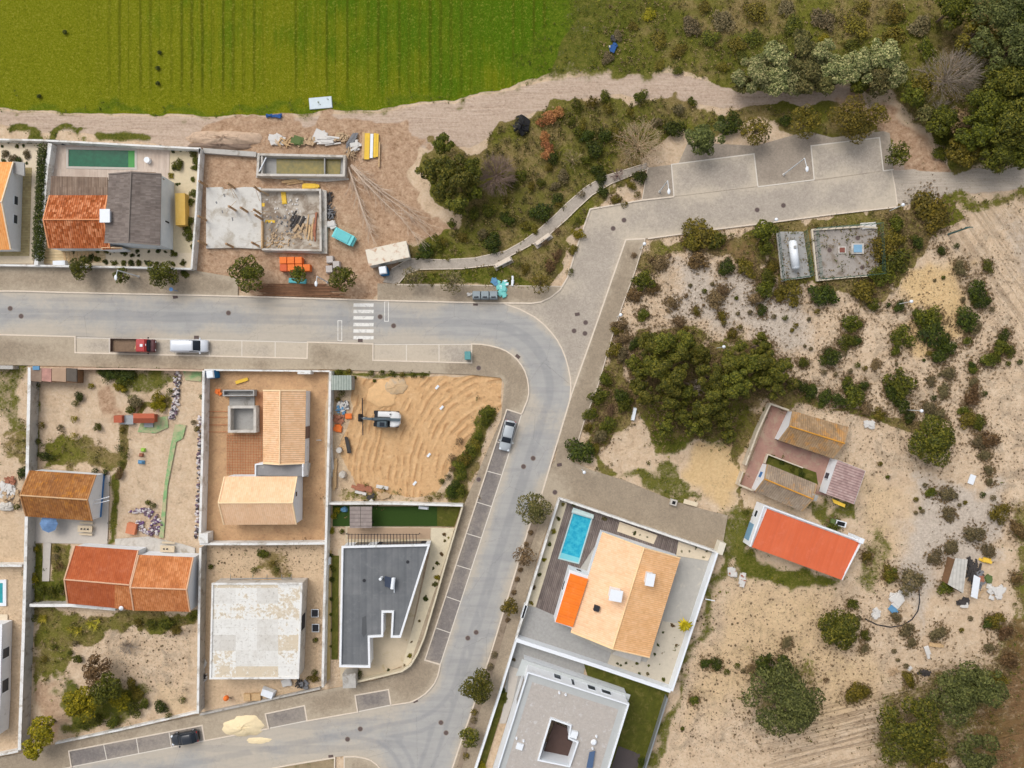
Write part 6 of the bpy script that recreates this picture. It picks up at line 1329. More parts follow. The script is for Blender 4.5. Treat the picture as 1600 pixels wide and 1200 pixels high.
def proto(kind, v):
    key = (kind, v)
    if key in PROTO: return PROTO[key]
    mat = {'g': LG, 'd': LD, 'm': LO, 'y': LY, 'b': LB, 'r': LRd, 's': LS, 'v': LV, 'p': LP, 'o': LOr}[kind]
    V, F = leaves(lobeset(v*7+ord(kind), 5+v % 3, .5, .46, .75), 900, .078, v*13+ord(kind)); PROTO[key] = leafmesh('shrub_leaves', V, F, mat); return PROTO[key]
LMK = [('the white gas tank',1240,397),('the fenced compound',1320,395),('the red-roofed building',1255,850),('the lilac-roofed shed',1316,752),('the collapsed shack',1520,910),('the upper lichen-roofed cottage',1268,680),('the lower lichen-roofed cottage',1225,760),
 ('the middle of the pine clump',1100,590),('the orange sand patch',1465,460),('the side lane',1000,760),('the cobbled car park',1225,250),('the end of the branch road',1400,300),('the turn of the branch road',960,350),('the park path',800,385),('the long rusty container',606,398),
 ('the peach-roofed house',970,930),('the gravel-roofed house',890,1130),('the wedge-shaped grey roof',600,940),('the sandy lot',650,680),('the cream-tiled house',440,700),('the white slab roof',400,985),('the orange-roofed house',205,905),('the rust-tiled house',105,775),('the green pool',160,248),
 ('the crop field',600,90),('the bend of the street',850,560),('the dead orange bushes',855,205),('the big beige bare tree',1000,222),('the big grey-green tree',1225,1100),('the lone round tree',1460,690),('the bright blue pool',900,840),('the lower round tree',1315,982),('the recycling containers',760,463),('the playhouse',225,655),('the left edge pool',0,927),('the dead brown thicket',775,275)]
DIRS = ['right of','above right of','above','above left of','left of','below left of','below','below right of']
CN = {'g': 'green', 'd': 'dark green', 'm': 'olive', 'y': 'grey-green', 'b': 'dry brown', 'r': 'reddish', 's': 'silvery', 'v': 'yellow-green', 'p': 'olive green', 'o': 'orange'}
SH = []
def relabel():
    """labels by look, nearest landmark, direction and order of distance"""
    G = {}
    for o, x, y, r, base in SH:
        lm = min(LMK, key=lambda l: math.hypot(l[1]-x, l[2]-y)); a = math.degrees(math.atan2(lm[2]-y, x-lm[1])) % 360; dr = DIRS[int(((a+22.5) % 360)//45)]
        G.setdefault((base, dr, lm[0]), []).append((math.hypot(lm[1]-x, lm[2]-y), o))
    N_ = ['nearest', 'second nearest', 'third nearest', 'fourth nearest', 'fifth nearest', 'sixth nearest', 'seventh nearest', 'eighth nearest', 'ninth nearest', 'tenth nearest', 'eleventh nearest', 'twelfth nearest']
    for (base, dr, lm), L in G.items():
        L.sort(key=lambda q: q[0])
        for i, (d_, o) in enumerate(L): o['label'] = f'{base} {dr} {lm}' if len(L) == 1 else f'{N_[i]} {base} {dr} {lm}'
def szw(r): return 'tiny' if r < 6 else 'small' if r < 10 else 'medium' if r < 16 else 'large'
cnt = 0
SHQ = []
def shrub(x, y, r, kind='g', group='shrubs scattered over the plots', hz=None, name='shrub', base=None):
    if name == 'shrub': SHQ.append((r, x, y, kind, group, hz))
    else: shrub_now(x, y, r, kind, group, hz, name, base)
def shrub_now(x, y, r, kind, group, hz, name, base):
    global cnt; cnt += 1; rr = random.Random(cnt*17)
    o = bpy.data.objects.new(name, proto(kind, cnt % 7)); COL.objects.link(o); R_ = r/10*1.12; h = hz or min(R_*.9, 1.8)
    p = P(x, y, h*.5); o.location = (p.x, p.y, -.05); o.scale = (R_*rr.uniform(.78, 1.2), R_*rr.uniform(.78, 1.2), h); o.rotation_euler = (0, 0, rr.uniform(0, 6.28))
    tag(o, '', 'shrub' if name == 'shrub' else 'plant', group); SH.append((o, x, y, r, base or f'{szw(round(r))} {CN[kind]} {name}')); return o
def tree(x, y, r, mat, word, h=5.0, lobes=8, dens=1.0, leaf=.2, seed=0, bark=None, group=None, flatk=.55, name='tree', ry=None):
    """tapered trunk with limbs, crown of leaf clumps; x,y = crown centre in the photo"""
    r *= 1.1; R_ = r/10*(H-h)/H; p = P(x, y, h*.8); t = thing(name, '', 'tree', (p.x, p.y, 0), group); rr = random.Random(seed+int(x)); L = []
    ky = (ry or r)/r
    for i in range(lobes):
        a = 2*math.pi*i/lobes*1.0+rr.uniform(-.3, .3); q = R_*(rr.uniform(.4, .84) if h >= 5 else rr.uniform(.42, .7)); w = R_*(rr.uniform(.17, .38) if h >= 5 else rr.uniform(.28, .42))
        L.append((math.cos(a)*q, math.sin(a)*q*ky, h*rr.uniform(.58, .82), w, w, w*flatk*1.5))
    for i in range(max(3, lobes//2)): a = rr.uniform(0, 6.28); q = R_*rr.uniform(0, .42); w = R_*rr.uniform(.26, .4); L.append((math.cos(a)*q, math.sin(a)*q*ky, h*rr.uniform(.8, .92), w, w, w*flatk*1.3))
    area = math.pi*R_*R_; n = int(min(14000, area*dens*105)); leaf *= .88
    V, F = leaves(L, n, leaf, seed*3+int(x), .6, .72); me = leafmesh('crown', V, F, mat); cr = bpy.data.objects.new('crown', me); COL.objects.link(cr); cr.parent = t
    mb = MB(); mb.tube((0,0,-.1), (rr.uniform(-.2,.2), rr.uniform(-.2,.2), h*.5), .09+R_*.045, .06+R_*.02, n=7)
    for l in L: mb.tube((0, 0, h*rr.uniform(.3, .5)), (l[0]*.9, l[1]*.9, l[2]), .03+R_*.014, .02, n=4)
    obj('trunk', mb, bark or BARK, t, False, True); SH.append((t, x, y, r, word)); return t
def branches(mb, p, d, ln, r, depth, rg, split=3, droop=0.0, spread=.55):
    e = p+d*ln; mb.tube(p, e, r, r*.6, n=3, cap=False)
    if depth == 0: return
    for k in range(split):
        nd = (d+Vector((rg.uniform(-1,1), rg.uniform(-1,1), rg.uniform(-.6,.8)))*spread); nd.z -= droop; branches(mb, p+d*ln*rg.uniform(.55, 1), nd.normalized(), ln*rg.uniform(.6, .85), r*.6, depth-1, rg, split, droop, spread)
def bare(x, y, r, mat, lb, h=3.5, n=13, depth=3, seed=0, word='bare tree', ry=None, leafs=None):
    R_ = r/10*(H-h)/H; p = P(x, y, h*.6); t = thing('bare_tree', lb, 'bare tree', (p.x, p.y, 0)); rg = random.Random(seed); mb = MB(); ky = (ry or r)/r
    for i in range(n):
        a = 2*math.pi*i/n+rg.uniform(-.2, .2); el = rg.uniform(.15, 1.1); d_ = Vector((math.cos(a)*math.cos(el), math.sin(a)*math.cos(el)*ky, math.sin(el)*.9)); branches(mb, Vector((0,0,h*.25)), d_, R_*.42, .055, depth, rg, 3, 0, .5)
    obj('crown', mb, mat, t, False, True); obj('trunk', MB().tube((0,0,-.1), (0,0,h*.4), .2, .14, n=7), mat, t, False, True)
    if leafs:
        V, F = leaves([(0,0,h*.5,R_*.95,R_*.95*ky,h*.4)], int(R_*R_*leafs[1]), .1, seed); me = leafmesh('leaf_haze', V, F, leafs[0]); o = bpy.data.objects.new('foliage', me); COL.objects.link(o); o.parent = t
    return t
# scrub on the sand (photo x, y, radius, kind)
SAND = '''1450 322 24 m;1465 345 20 m;1402 348 16 g;1380 388 20 m;1398 372 14 m;1397 405 20 g;1376 434 17 g;1352 455 18 m;1237 459 17 m;1219 461 9 m;1196 450 17 g;1284 462 18 d;1366 477 10 g;1406 479 9 d;1387 477 5 d;1350 474 5 y;1434 379 12 d;1472 390 8 d;1493 385 6 d;1500 412 9 y;1503 424 9 y;1543 416 9 g;1473 434 4 g;1460 438 3 y;1526 453 17 d;1536 470 13 d;1503 468 5 y;1548 484 6 y;1327 503 15 g;1343 508 7 g;
1318 534 12 g;1330 532 10 g;1340 533 7 d;1410 527 18 g;1442 496 15 g;1462 498 14 g;1462 523 22 d;1485 543 14 d;1468 556 13 d;1450 553 6 m;1510 500 16 d;1522 512 10 y;1512 533 8 g;1572 522 9 d;1565 541 12 g;1577 549 8 g;1545 563 13 g;1557 556 9 g;1520 571 7 d;1521 578 7 g;1574 568 5 g;1592 566 6 d;1226 497 6 g;1242 509 6 m;1237 516 4 m;1263 499 4 y;1275 487 6 m;1208 495 5 y;1300 560 15 d;1297 552 9 y;1319 553 5 y;1254 567 9 g;
1266 545 4 y;1257 541 3 y;1335 530 3 y;1339 571 6 g;1350 576 6 m;1327 580 5 y;1324 594 8 g;1286 582 6 y;1305 585 4 y;1400 549 8 g;1400 569 3 y;1369 569 7 b;1408 602 24 g;1393 610 14 d;1412 632 15 d;1422 652 10 d;1350 602 8 d;1336 622 19 g;1328 610 9 d;1455 594 7 y;1443 563 3 d;1484 583 10 y;1467 586 4 y;1475 613 9 y;1457 622 6 d;1453 637 12 y;1470 647 9 y;1537 615 6 d;1518 623 12 r;1524 608 9 r;1522 597 7 y;1507 640 8 g;
1512 655 12 m;1530 660 10 g;1545 688 13 r;1530 690 10 y;1540 712 9 y;1546 735 8 y;1548 752 7 y;1550 778 6 y;1310 624 14 d;1290 622 11 d;1270 612 12 d;1255 605 11 d;1480 772 12 y;1455 770 8 g;1444 758 5 y;1498 789 4 y;1440 799 5 y;1534 773 6 d;1524 834 15 y;1484 804 10 y;1486 855 10 y;1462 872 12 y;1507 785 4 m;1545 860 9 y;1565 802 13 m;1430 801 4 y;1437 794 3 g;1391 896 12 m;1391 899 10 g;1426 908 16 y;1478 918 11 g;
1331 945 8 g;1352 993 8 g;1351 1014 7 y;1230 1006 9 y;1418 987 10 y;1426 1004 8 y;1396 1017 5 y;1468 990 13 y;1515 966 5 y;1501 984 5 m;1400 964 7 y;1402 1031 4 y;1414 1040 5 y;1422 1062 12 m;1337 1085 15 m;1352 1082 8 m;1151 1040 6 g;1135 1049 6 g;1120 1040 9 d;1103 1037 8 d;1178 1047 10 b;1205 1042 13 d;1160 1048 5 y;1066 1138 4 g;1085 1095 8 g;1290 1062 6 b;1302 825 10 g;1355 870 9 m;1430 780 5 m;1557 970 12 m;1570 988 13 r;1545 975 9 d;
1578 1030 14 r;1562 1060 13 m;1548 1012 8 y;1596 830 14 r;1588 905 10 r;1504 1060 9 m;1340 965 6 y;1386 745 4 g;1374 725 5 m;1352 640 9 b;1375 648 8 m;1195 640 5 g;1165 800 6 g;
1005 437 19 g;1020 450 10 r;992 461 11 r;990 400 6 b;1098 368 25 m;1080 378 14 m;1120 375 13 g;1092 405 14 r;1135 418 12 d;1165 418 13 m;1032 411 11 b;1017 407 6 b;1078 446 4 y;1130 452 9 b;1118 467 12 b;1100 455 5 g;1050 473 11 b;1071 463 5 b;1005 490 9 g;1061 503 8 b;1088 486 7 m;1128 493 7 m;1130 505 6 m;1099 477 3 b;1112 444 4 y;1150 466 4 g;1152 490 4 y;1171 488 5 y;1190 487 8 d;1182 465 13 b;1200 433 12 g;1208 415 10 m;
968 508 11 b;963 516 9 m;990 537 9 d;974 527 9 b;960 545 12 m;972 552 12 y;945 592 12 g;936 620 15 g;954 640 8 b;970 618 14 d;975 632 12 g;922 648 11 g;951 660 11 g;940 682 14 y;928 700 8 m;912 708 20 d;918 668 8 m;1070 515 6 m;1054 552 4 y;1145 520 7 m;1155 512 6 m;1045 400 5 b'''
for ln in SAND.replace('\n', '').split(';'):
    a = ln.split(); shrub(int(a[0]), int(a[1]), int(a[2])*(1.16 if int(a[2]) > 6 else 1), a[3], 'shrubs scattered over the sandy land')
PARK = '''770 378 19 d;665 391 16 d;684 385 11 g;690 378 10 m;845 331 17 d;872 310 9 d;795 345 12 d;787 337 9 d;762 330 16 g;740 335 12 g;820 352 9 m;835 358 9 m;910 195 10 m;893 190 8 g;903 205 10 g;930 235 16 d;918 212 13 d;946 212 12 d;962 210 11 m;915 250 11 g;930 265 14 d;940 277 12 d;872 320 7 m;865 245 12 d;858 262 9 m;1063 170 11 y;1080 158 9 g;1028 190 10 y;1052 200 17 d;1138 198 20 d;1128 185 9 d;1163 205 8 m;1228 187 12 d;1215 190 7 g;944 300 11 d;962 312 8 m;1000 275 14 d;985 288 10 m;
945 150 10 g;1000 152 14 g;925 158 12 m;900 165 10 g;950 168 9 m;985 175 9 m;880 275 11 y;868 290 9 y;815 275 10 g;802 288 11 g;830 290 9 m;705 350 9 g;722 372 9 m;845 285 9 g;900 345 8 g;905 365 11 v;895 390 9 m;860 415 12 r;870 400 9 r;820 420 9 m;850 380 8 b;870 362 7 b;808 415 8 g;770 425 8 g;780 418 6 g;908 305 8 y;790 315 8 m;755 365 9 y;850 345 5 m;890 425 8 g;995 305 7 m;975 320 7 m'''
for ln in PARK.replace('\n', '').split(';'):
    a = ln.split(); shrub(int(a[0]), int(a[1]), int(a[2]), a[3], 'shrubs in the park strip')
LOTS = '''761 644 13 g;758 656 13 g;748 682 11 g;742 695 12 m;736 705 12 g;728 716 13 m;720 728 13 g;733 720 10 d;722 742 12 g;712 758 11 d;705 768 12 d;720 768 10 g;690 752 6 d;718 690 8 b;706 715 8 b;707 732 7 b;700 745 7 y;685 775 8 m;670 780 8 m;162 582 9 d;172 586 10 d;183 583 10 d;194 588 10 d;205 584 9 d;168 594 8 g;186 597 10 g;200 598 8 g;123 621 9 d;119 630 7 g;143 603 6 v;186 605 10 v;212 630 13 y;204 640 9 g;248 622 13 v;242 632 10 v;252 633 9 v;266 612 7 g;
58 603 8 g;53 620 6 g;70 712 11 d;60 690 6 g;117 655 7 v;152 667 9 g;117 682 8 v;95 668 6 y;66 665 7 m;52 648 6 g;185 742 10 r;196 711 8 g;190 725 7 g;188 700 8 d;192 672 6 m;150 736 7 d;165 738 6 d;34 738 10 d;28 792 6 g;50 857 8 d;58 858 6 v;42 895 8 d;50 905 9 v;62 920 11 g;78 925 11 g;92 918 9 g;60 940 8 g;88 870 7 y;95 885 8 r;90 858 7 g;100 925 6 y;
55 965 7 g;110 1020 6 g;70 1030 7 m;118 1005 6 y;120 1030 10 g;85 1010 6 g;205 1070 11 m;215 1085 12 m;225 1100 10 g;250 1105 13 d;286 1093 7 g;264 1118 7 g;190 1095 16 v;205 1110 12 g;150 1125 12 g;175 1130 12 g;130 1135 10 g;215 975 9 m;235 975 10 g;260 975 13 g;275 985 9 m;300 965 6 g;
410 865 9 g;425 880 8 m;398 890 7 g;432 890 8 g;330 885 5 g;490 1060 9 m;492 1050 6 g;493 1000 5 g;317 1003 4 d;527 797 7 v;522 806 6 v;534 830 5 g;521 890 5 g;519 905 5 d;592 915 2 g;545 1052 6 r;560 1052 8 d;316 620 5 g;308 670 6 m;303 660 5 y;240 790 6 g;232 785 5 g;
530 582 6 g;545 580 5 m;580 583 6 g;597 582 5 g;612 584 7 g;628 586 5 m;645 586 5 g;660 586 6 g;534 615 8 g;528 624 5 m;555 590 3 g;585 595 3 g'''
for ln in LOTS.replace('\n', '').split(';'):
    a = ln.split(); shrub(int(a[0]), int(a[1]), int(a[2]), a[3], 'shrubs in the house plots')
GARD = '''8 240 7 y;18 247 7 y;40 240 8 y;28 250 6 d;5 252 5 d;12 220 4 d;26 228 4 g;47 221 5 d;36 227 3 d;22 262 3 d;41 255 3 d;3 228 3 d;30 222 3 r;278 256 11 g;272 260 7 d;282 235 3 d;291 234 3 g;296 234 4 g;270 237 3 d;303 240 7 g;305 252 8 g;304 262 6 g;267 275 5 v;276 288 3 d;280 287 3 g;301 280 5 g;302 300 6 g;298 315 7 g;295 345 9 g;293 360 9 g;298 370 7 g;300 385 5 g;122 225 3 g;134 225 3 d;148 226 3 g;160 226 3 d;174 227 3 g;186 228 3 d;200 228 3 v;215 229 3 d;230 229 3 g;250 229 3 d;
77 232 5 g;76 245 5 g;75 255 5 d;104 391 2 d;114 395 3 d;120 392 2 d;138 391 2 d;152 393 4 g;167 393 4 g;178 392 3 d;172 397 2 d;190 393 4 d;196 396 4 g;205 399 5 d;215 392 4 d;216 399 3 d;232 393 3 d;246 392 5 d;258 393 3 d;268 394 4 g;272 397 6 g;165 410 5 d;178 411 6 g;192 410 6 g;204 410 6 d;216 411 6 g;230 411 7 d;244 412 5 g;270 412 5 g;285 411 6 g;150 405 6 g;140 403 7 d;130 405 6 g;290 428 6 g;285 425 5 d;
873 811 4 g;865 830 5 v;859 851 4 g;850 875 5 v;843 898 4 g;834 919 4 r;830 942 4 v;880 788 4 v;992 833 4 d;1000 836 3 d;1011 839 3 d;1019 834 2 r;983 820 2 d;975 831 2 d;1070 852 2 d;1087 857 3 d;1065 861 3 g;1077 861 3 d;1104 862 3 d;1100 871 3 g;897 788 4 g;945 811 5 y;960 811 2 d;1051 978 4 r;1036 988 3 d;1054 996 2 d;1028 1008 3 d;1057 1008 3 r;1038 1019 2 d;1023 1022 3 d;965 1037 3 d;970 1040 3 d;978 1036 3 d;980 1036 2 r;988 1041 2 g;995 1036 4 g;999 1053 3 d;1014 1040 3 g;1012 1053 4 y;1037 1062 4 g;998 1052 2 r;1031 1038 2 d;1048 1033 1 d;
665 936 5 d;655 970 3 m;643 1003 3 r;640 1025 4 m;632 1040 3 r;607 1047 3 d;690 866 4 r;683 880 4 g;677 888 3 d;695 845 3 m;684 902 5 v;680 912 5 g;694 835 4 r;701 840 3 v;517 868 4 d;518 885 3 g;518 937 4 d;517 960 3 g;518 985 3 d;517 1010 3 g;518 830 6 v;900 1188 2 g;754 1197 7 v;803 1031 4 y;785 1080 6 d;788 1093 5 g;1003 1190 8 d;877 1175 4 v;1208 714 4 g;1222 722 5 d;1238 733 6 g;1252 742 7 d;1262 750 5 g'''
for ln in GARD.replace('\n', '').split(';'):
    a = ln.split(); shrub(int(a[0]), int(a[1]), int(a[2]), a[3], 'small plants in the gardens', hz=int(a[2])*.09, name='garden_plant', base=f'{szw(int(a[2]))} {CN[a[3]]} garden plant')
# hedge left of the pool house
rr = random.Random(4); V = []; 
L = [(lerp(67, 58, k/22)-62, (232+8.0*k)-315, 1.3, 9, 9, .9) for k in range(22)]
lob = [(P(62+a, 315+b, 1.3).x-P(62,315).x, P(62+a, 315+b, 1.3).y-P(62,315).y, 1.0, .95, .95, .9) for a, b, *_ in L]
V, F = leaves(lob, 9000, .12, 5); o = bpy.data.objects.new('hedge', leafmesh('hedge', V, F, LD)); COL.objects.link(o); o.location = P(62, 315); tag(o, 'tall dense dark hedge between the far left house and the pool house', 'hedge')
# agaves
for i, (x, y, lb) in enumerate(((67,967,'spiky yellow-green plant, leftmost of three below the orange-roofed house'),(120,985,'spiky yellow-green plant, middle one of three and largest, below the orange-roofed house'),(147,975,'spiky yellow-green plant, rightmost of three below the orange-roofed house'))):
    rr = random.Random(i); mb = MB()
    for c_ in range(4):
        cx, cy = rr.uniform(-.9, .9), rr.uniform(-.6, .6)
        for k in range(26):
            a = rr.uniform(0, 6.28); l = rr.uniform(.5, 1.0); w = .07; z = rr.uniform(.25, .8); d_ = Vector((math.cos(a), math.sin(a))); n_ = Vector((-d_.y, d_.x))*w
            mb.add([(cx+n_.x, cy+n_.y, .15), (cx-n_.x, cy-n_.y, .15), (cx+d_.x*l, cy+d_.y*l, z)], [(0, 1, 2)])
    solo('agave', mb, leafm('agave_leaf%d' % i, (96,108,48), (158,160,86), (206,202,136)), lb, 'agave', group='spiky plants below the orange-roofed house'); bpy.context.view_layer.update()
    COL.objects[-1].location = P(x, y)
# palm
p = P(1070, 977, 2.6); t = thing('palm', 'small yellow-green palm by the right wall of the peach-roofed house', 'palm', (p.x, p.y, 0)); mb = MB(); rr = random.Random(2)
for k in range(14):
    a = 2*math.pi*k/14; l = rr.uniform(.9, 1.4); d_ = Vector((math.cos(a), math.sin(a))); n_ = Vector((-d_.y, d_.x))*.22; z = 2.6
    mb.add([(0,0,z), (d_.x*l*.5+n_.x, d_.y*l*.5+n_.y, z+.35), (d_.x*l, d_.y*l, z-.1), (d_.x*l*.5-n_.x, d_.y*l*.5-n_.y, z+.35)], [(0,1,2,3)])
obj('crown', mb, leafm('palm_leaf', (120,124,20), (164,158,30), (196,186,60)), t, False, True); obj('trunk', MB().tube((-.3,-.3,0), (0,0,2.6), .12, .08, n=7), BARK, t, False, True)
# street trees
for x, y, r, h, w in ((124,417,19,3.5,'round green tree'),(188,430,13,3,'small green tree'),(253,428,24,4,'round green tree'),(387,428,28,4.2,'big round green tree'),(535,434,21,4,'round green tree'),(466,427,14,3,'small green tree')):
    tree(x, y, r, LG, w+' on the upper footway', h, 8, 1.0, .17, 1, group='trees along the upper footway')
for x, y, r, h, w, m, dn in ((833,796,27,4.2,'big round grey-green tree',LT,.85),(818,868,19,3,'sparse brownish tree',LB,.4),(796,949,14,2.6,'small round olive tree',LO,1),(748,1073,28,4.4,'big round green tree',LP,1.1),(735,1152,17,2.8,'small round green tree',LP,1)):
    tree(x, y, r, m, w, h, 8, dn, .17, 2, group='trees along the diagonal street')
for x, y, r, w in ((645,434,18,'thin grey-green tree'),(705,439,20,'thin grey-green tree'),(845,441,18,'thin green tree')): tree(x, y, r, LY if r != 18 or x == 645 else LO, w+' on the footway edge', 3.2, 7, .45, .15, 3, group='thin trees along the park footway')
# planting strip on the diagonal footway
for x, y in ((829,832),(822,850),(813,890),(808,905),(803,925),(793,968)): shrub(x, y, 5, 'b', 'low plants in the planting strip of the diagonal street')
for x, y, k in ((772,1023,'y'),(766,1041,'y'),(741,1112,'m'),(740,1124,'y'),(728,1180,'m')): shrub(x, y, 7, k, 'low plants in the planting strip of the diagonal street')
mb = MB().prism([q.xy for q in W([(845,790),(851,792),(838,830),(804,925),(795,965),(775,1035),(745,1125),(722,1200),(714,1198),(738,1112),(766,1018),(790,942),(826,826)])], .05, .115)
struct(obj('planting_strip', mb, paint('strip_soil', c(140,124,106), .2, 1.5, stain=c(100,86,70), st=.5)))
# car park trees
for x, y, r, m, h, w, dn, lf in ((1100,214,31,LGG,5,'big round dark green tree',1.1,.19),(1183,203,23,LO,4,'round olive tree',.8,.16),(1262,190,25,LO,4,'round pale olive tree',.75,.16),(1335,183,36,LO,4.5,'wide olive tree',.8,.16),(1372,180,20,LO,4,'olive tree',.7,.16),(1405,240,19,LG,3.5,'small green tree',.9,.17)):
    tree(x, y, r, m, w, h, 9, dn, lf, 4, group='trees along the car park')
# park trees on the left and the pine clump
for x, y, r, h in ((690,222,18,5),(672,262,20,5),(700,262,24,6),(722,285,24,6),(690,295,20,5),(715,318,20,5),(740,300,14,4.5),(733,262,18,5)): tree(x, y, r, LP if r > 19 else LG, 'pine with a lumpy olive crown', h, 8, 1.15, .2, 5, group='pines at the left end of the park')
PINES = [(1015,535,20,6),(1040,540,24,7),(1070,535,20,7),(1090,550,20,6),(1025,572,22,7),(1050,585,24,8),(1060,560,20,7),(1000,580,12,5),(990,568,12,4),(1012,618,17,6),(1000,600,15,5),(1045,610,20,7),(1050,632,18,6),(1075,615,16,6),(1065,650,14,5),(1038,665,14,5),(1150,560,22,7),(1172,575,22,7),(1112,590,20,8),(1135,575,18,7),
 (1120,615,20,8),(1150,600,24,8),(1105,640,19,7),(1165,610,16,7),(1192,540,16,6),(1195,565,22,7),(1212,585,20,7),(1225,570,12,5),(1195,595,17,6),(1212,605,15,6),(1100,660,15,5),(1130,650,18,5),(1140,680,12,4),(1240,600,10,4),(1085,668,14,5),(1100,560,12,5)]
for i, (x, y, r, h) in enumerate(PINES): tree(x, y, r*1.08, LP, 'lumpy olive pine', h, 7, 1.5, .18, 6+i, group='pines of the clump above the cottages', name='pine_tree', flatk=.7)
# single trees on the sand
tree(1460,690,36, LP, 'round dense olive tree', 4.5, 12, 1.3, .2, 7, name='tree'); tree(1315,982,32, LP, 'round dense olive tree', 4.2, 12, 1.35, .2, 8); tree(1196,360,19, LG, 'round bright green tree', 4, 8, 1.3, .2, 9); tree(1197,385,12, LG, 'small green tree', 3, 6, 1.2, .2, 9)
tree(1228,1100,56, LGG, 'big spreading grey-green tree', 7, 14, .95, .2, 10, ry=60); tree(1212,1050,26, LD, 'dark green tree', 5, 8, 1.0, .2, 11); tree(1500,1085,46, LGG, 'spreading olive tree', 6, 12, .9, .2, 12); tree(1540,1075,36, LGG, 'spreading olive tree', 6, 10, .9, .2, 13)
tree(1425,1150,52, LP, 'big spreading olive tree', 7, 14, .85, .2, 14); tree(1530,1185,36, LGG, 'olive tree cut off by the bottom edge', 6, 9, .9, .2, 15); tree(1460,1200,30, LO, 'olive tree', 6, 9, .8, .2, 16)
# bottom-left plot
tree(125,1100,27, LV, 'round yellow-green tree', 4.5, 9, 1.2, .19, 17); tree(148,1048,22, LRd, 'dark reddish brown tree', 4, 8, 1.1, .16, 18); tree(165,1078,24, LG, 'round dark green tree', 4.5, 9, 1.2, .18, 19); tree(62,1145,23, LV, 'round yellow-green tree', 4.5, 8, 1.2, .19, 20); tree(47,1173,17, LV, 'smaller yellow-green tree', 4, 7, 1.2, .19, 21)
# bare and dead trees
bare(1000, 224, 44, BARKP, 'big beige bare tree with fine branches spreading in all directions, beside the car park', 4, 30, 3, 1, leafs=(leafm('twig_beige', (140,122,92), (168,150,116), (192,176,140), bl=.9), 55))
bare(895, 248, 20, paint('bark_straw', c(150,134,98), .15, 3), 'small straw coloured bare bush left of the big beige bare tree', 2.5, 12, 3, 2)
bare(775, 273, 38, paint('bark_mauve', c(136,116,104), .18, 3), 'dead brown thicket of bare branches right of the left park pines', 3, 64, 3, 3, ry=42)
bare(1490, 118, 60, BARKG, 'wide grey-brown bare tree in the woods at the top right', 6, 44, 3, 4, ry=50, leafs=(leafm('twig_grey', (112,102,86), (140,130,112), (168,158,140), bl=.9), 26))
bare(1480, 175, 30, BARKG, 'smaller grey bare tree below the wide grey-brown one at the top right', 5, 14, 3, 5)
bare(1092, 605, 18, BARKG, 'pale dead tree in the gap in the middle of the pine clump', 5, 12, 3, 6); bare(1150, 612, 14, BARKP, 'pale dead twigs on the right side of the pine clump', 7.5, 10, 2, 7); bare(1140, 568, 12, BARKP, 'grey dead twigs in the upper pine clump', 7, 10, 2, 8)
bare(1210, 1075, 30, BARKG, 'grey bare branches showing through the big grey-green tree', 8, 12, 3, 9); bare(200, 1010, 16, BARKG, 'grey dry twigs in the weedy plot below the orange-roofed house', 1, 16, 3, 10); bare(965, 272, 14, paint('bark_pink', c(132,108,98), .15, 3), 'low brownish bare bush at the upper edge of the park path', 2, 12, 3, 11)
for x, y, r in ((858,182,13),(874,176,11),(845,190,9),(850,212,9),(856,228,12),(851,218,8),(857,238,11)): shrub(x, y, r, 'o', 'dead orange bushes', name='dead_bush', base='dead orange bush')
# felled branches on the site
for sd, pts, lb in ((1, [(545,262),(560,300),(575,340),(590,372)], 'shorter felled pale trunk with twigs, left of the two lying on the brown soil'), (2, [(548,258),(570,282),(600,310),(630,335),(650,358)], 'longer felled pale trunk with twigs, right of the two lying on the brown soil')):
    mb = MB(); rg_ = random.Random(sd); L = [P(x, y, .3) for x, y in pts]
    for j in range(3 if sd == 2 else 2):
        off = Vector((rg_.uniform(-.3, .3), rg_.uniform(-.3, .3), rg_.uniform(0, .3)))
        for i in range(len(L)-1):
            a, b = L[i]+off*(i+.3), L[i+1]+off*(i+1.3); mb.tube(a, b, .14-.03*i, .11-.03*i, n=5)
            for k in range(7): q = lerp(a, b, rg_.random()); d_ = (b-a).normalized()+Vector((rg_.uniform(-.6,.6), rg_.uniform(-.6,.6), rg_.uniform(-.05,.2))); branches(mb, q, d_.normalized(), rg_.uniform(1.0, 2.2), .035, 1, rg_, 3, .05, .3)
    solo('felled_tree', mb, [paint('bark_felled', c(196,176,156), .15, 3)], lb, 'felled tree')
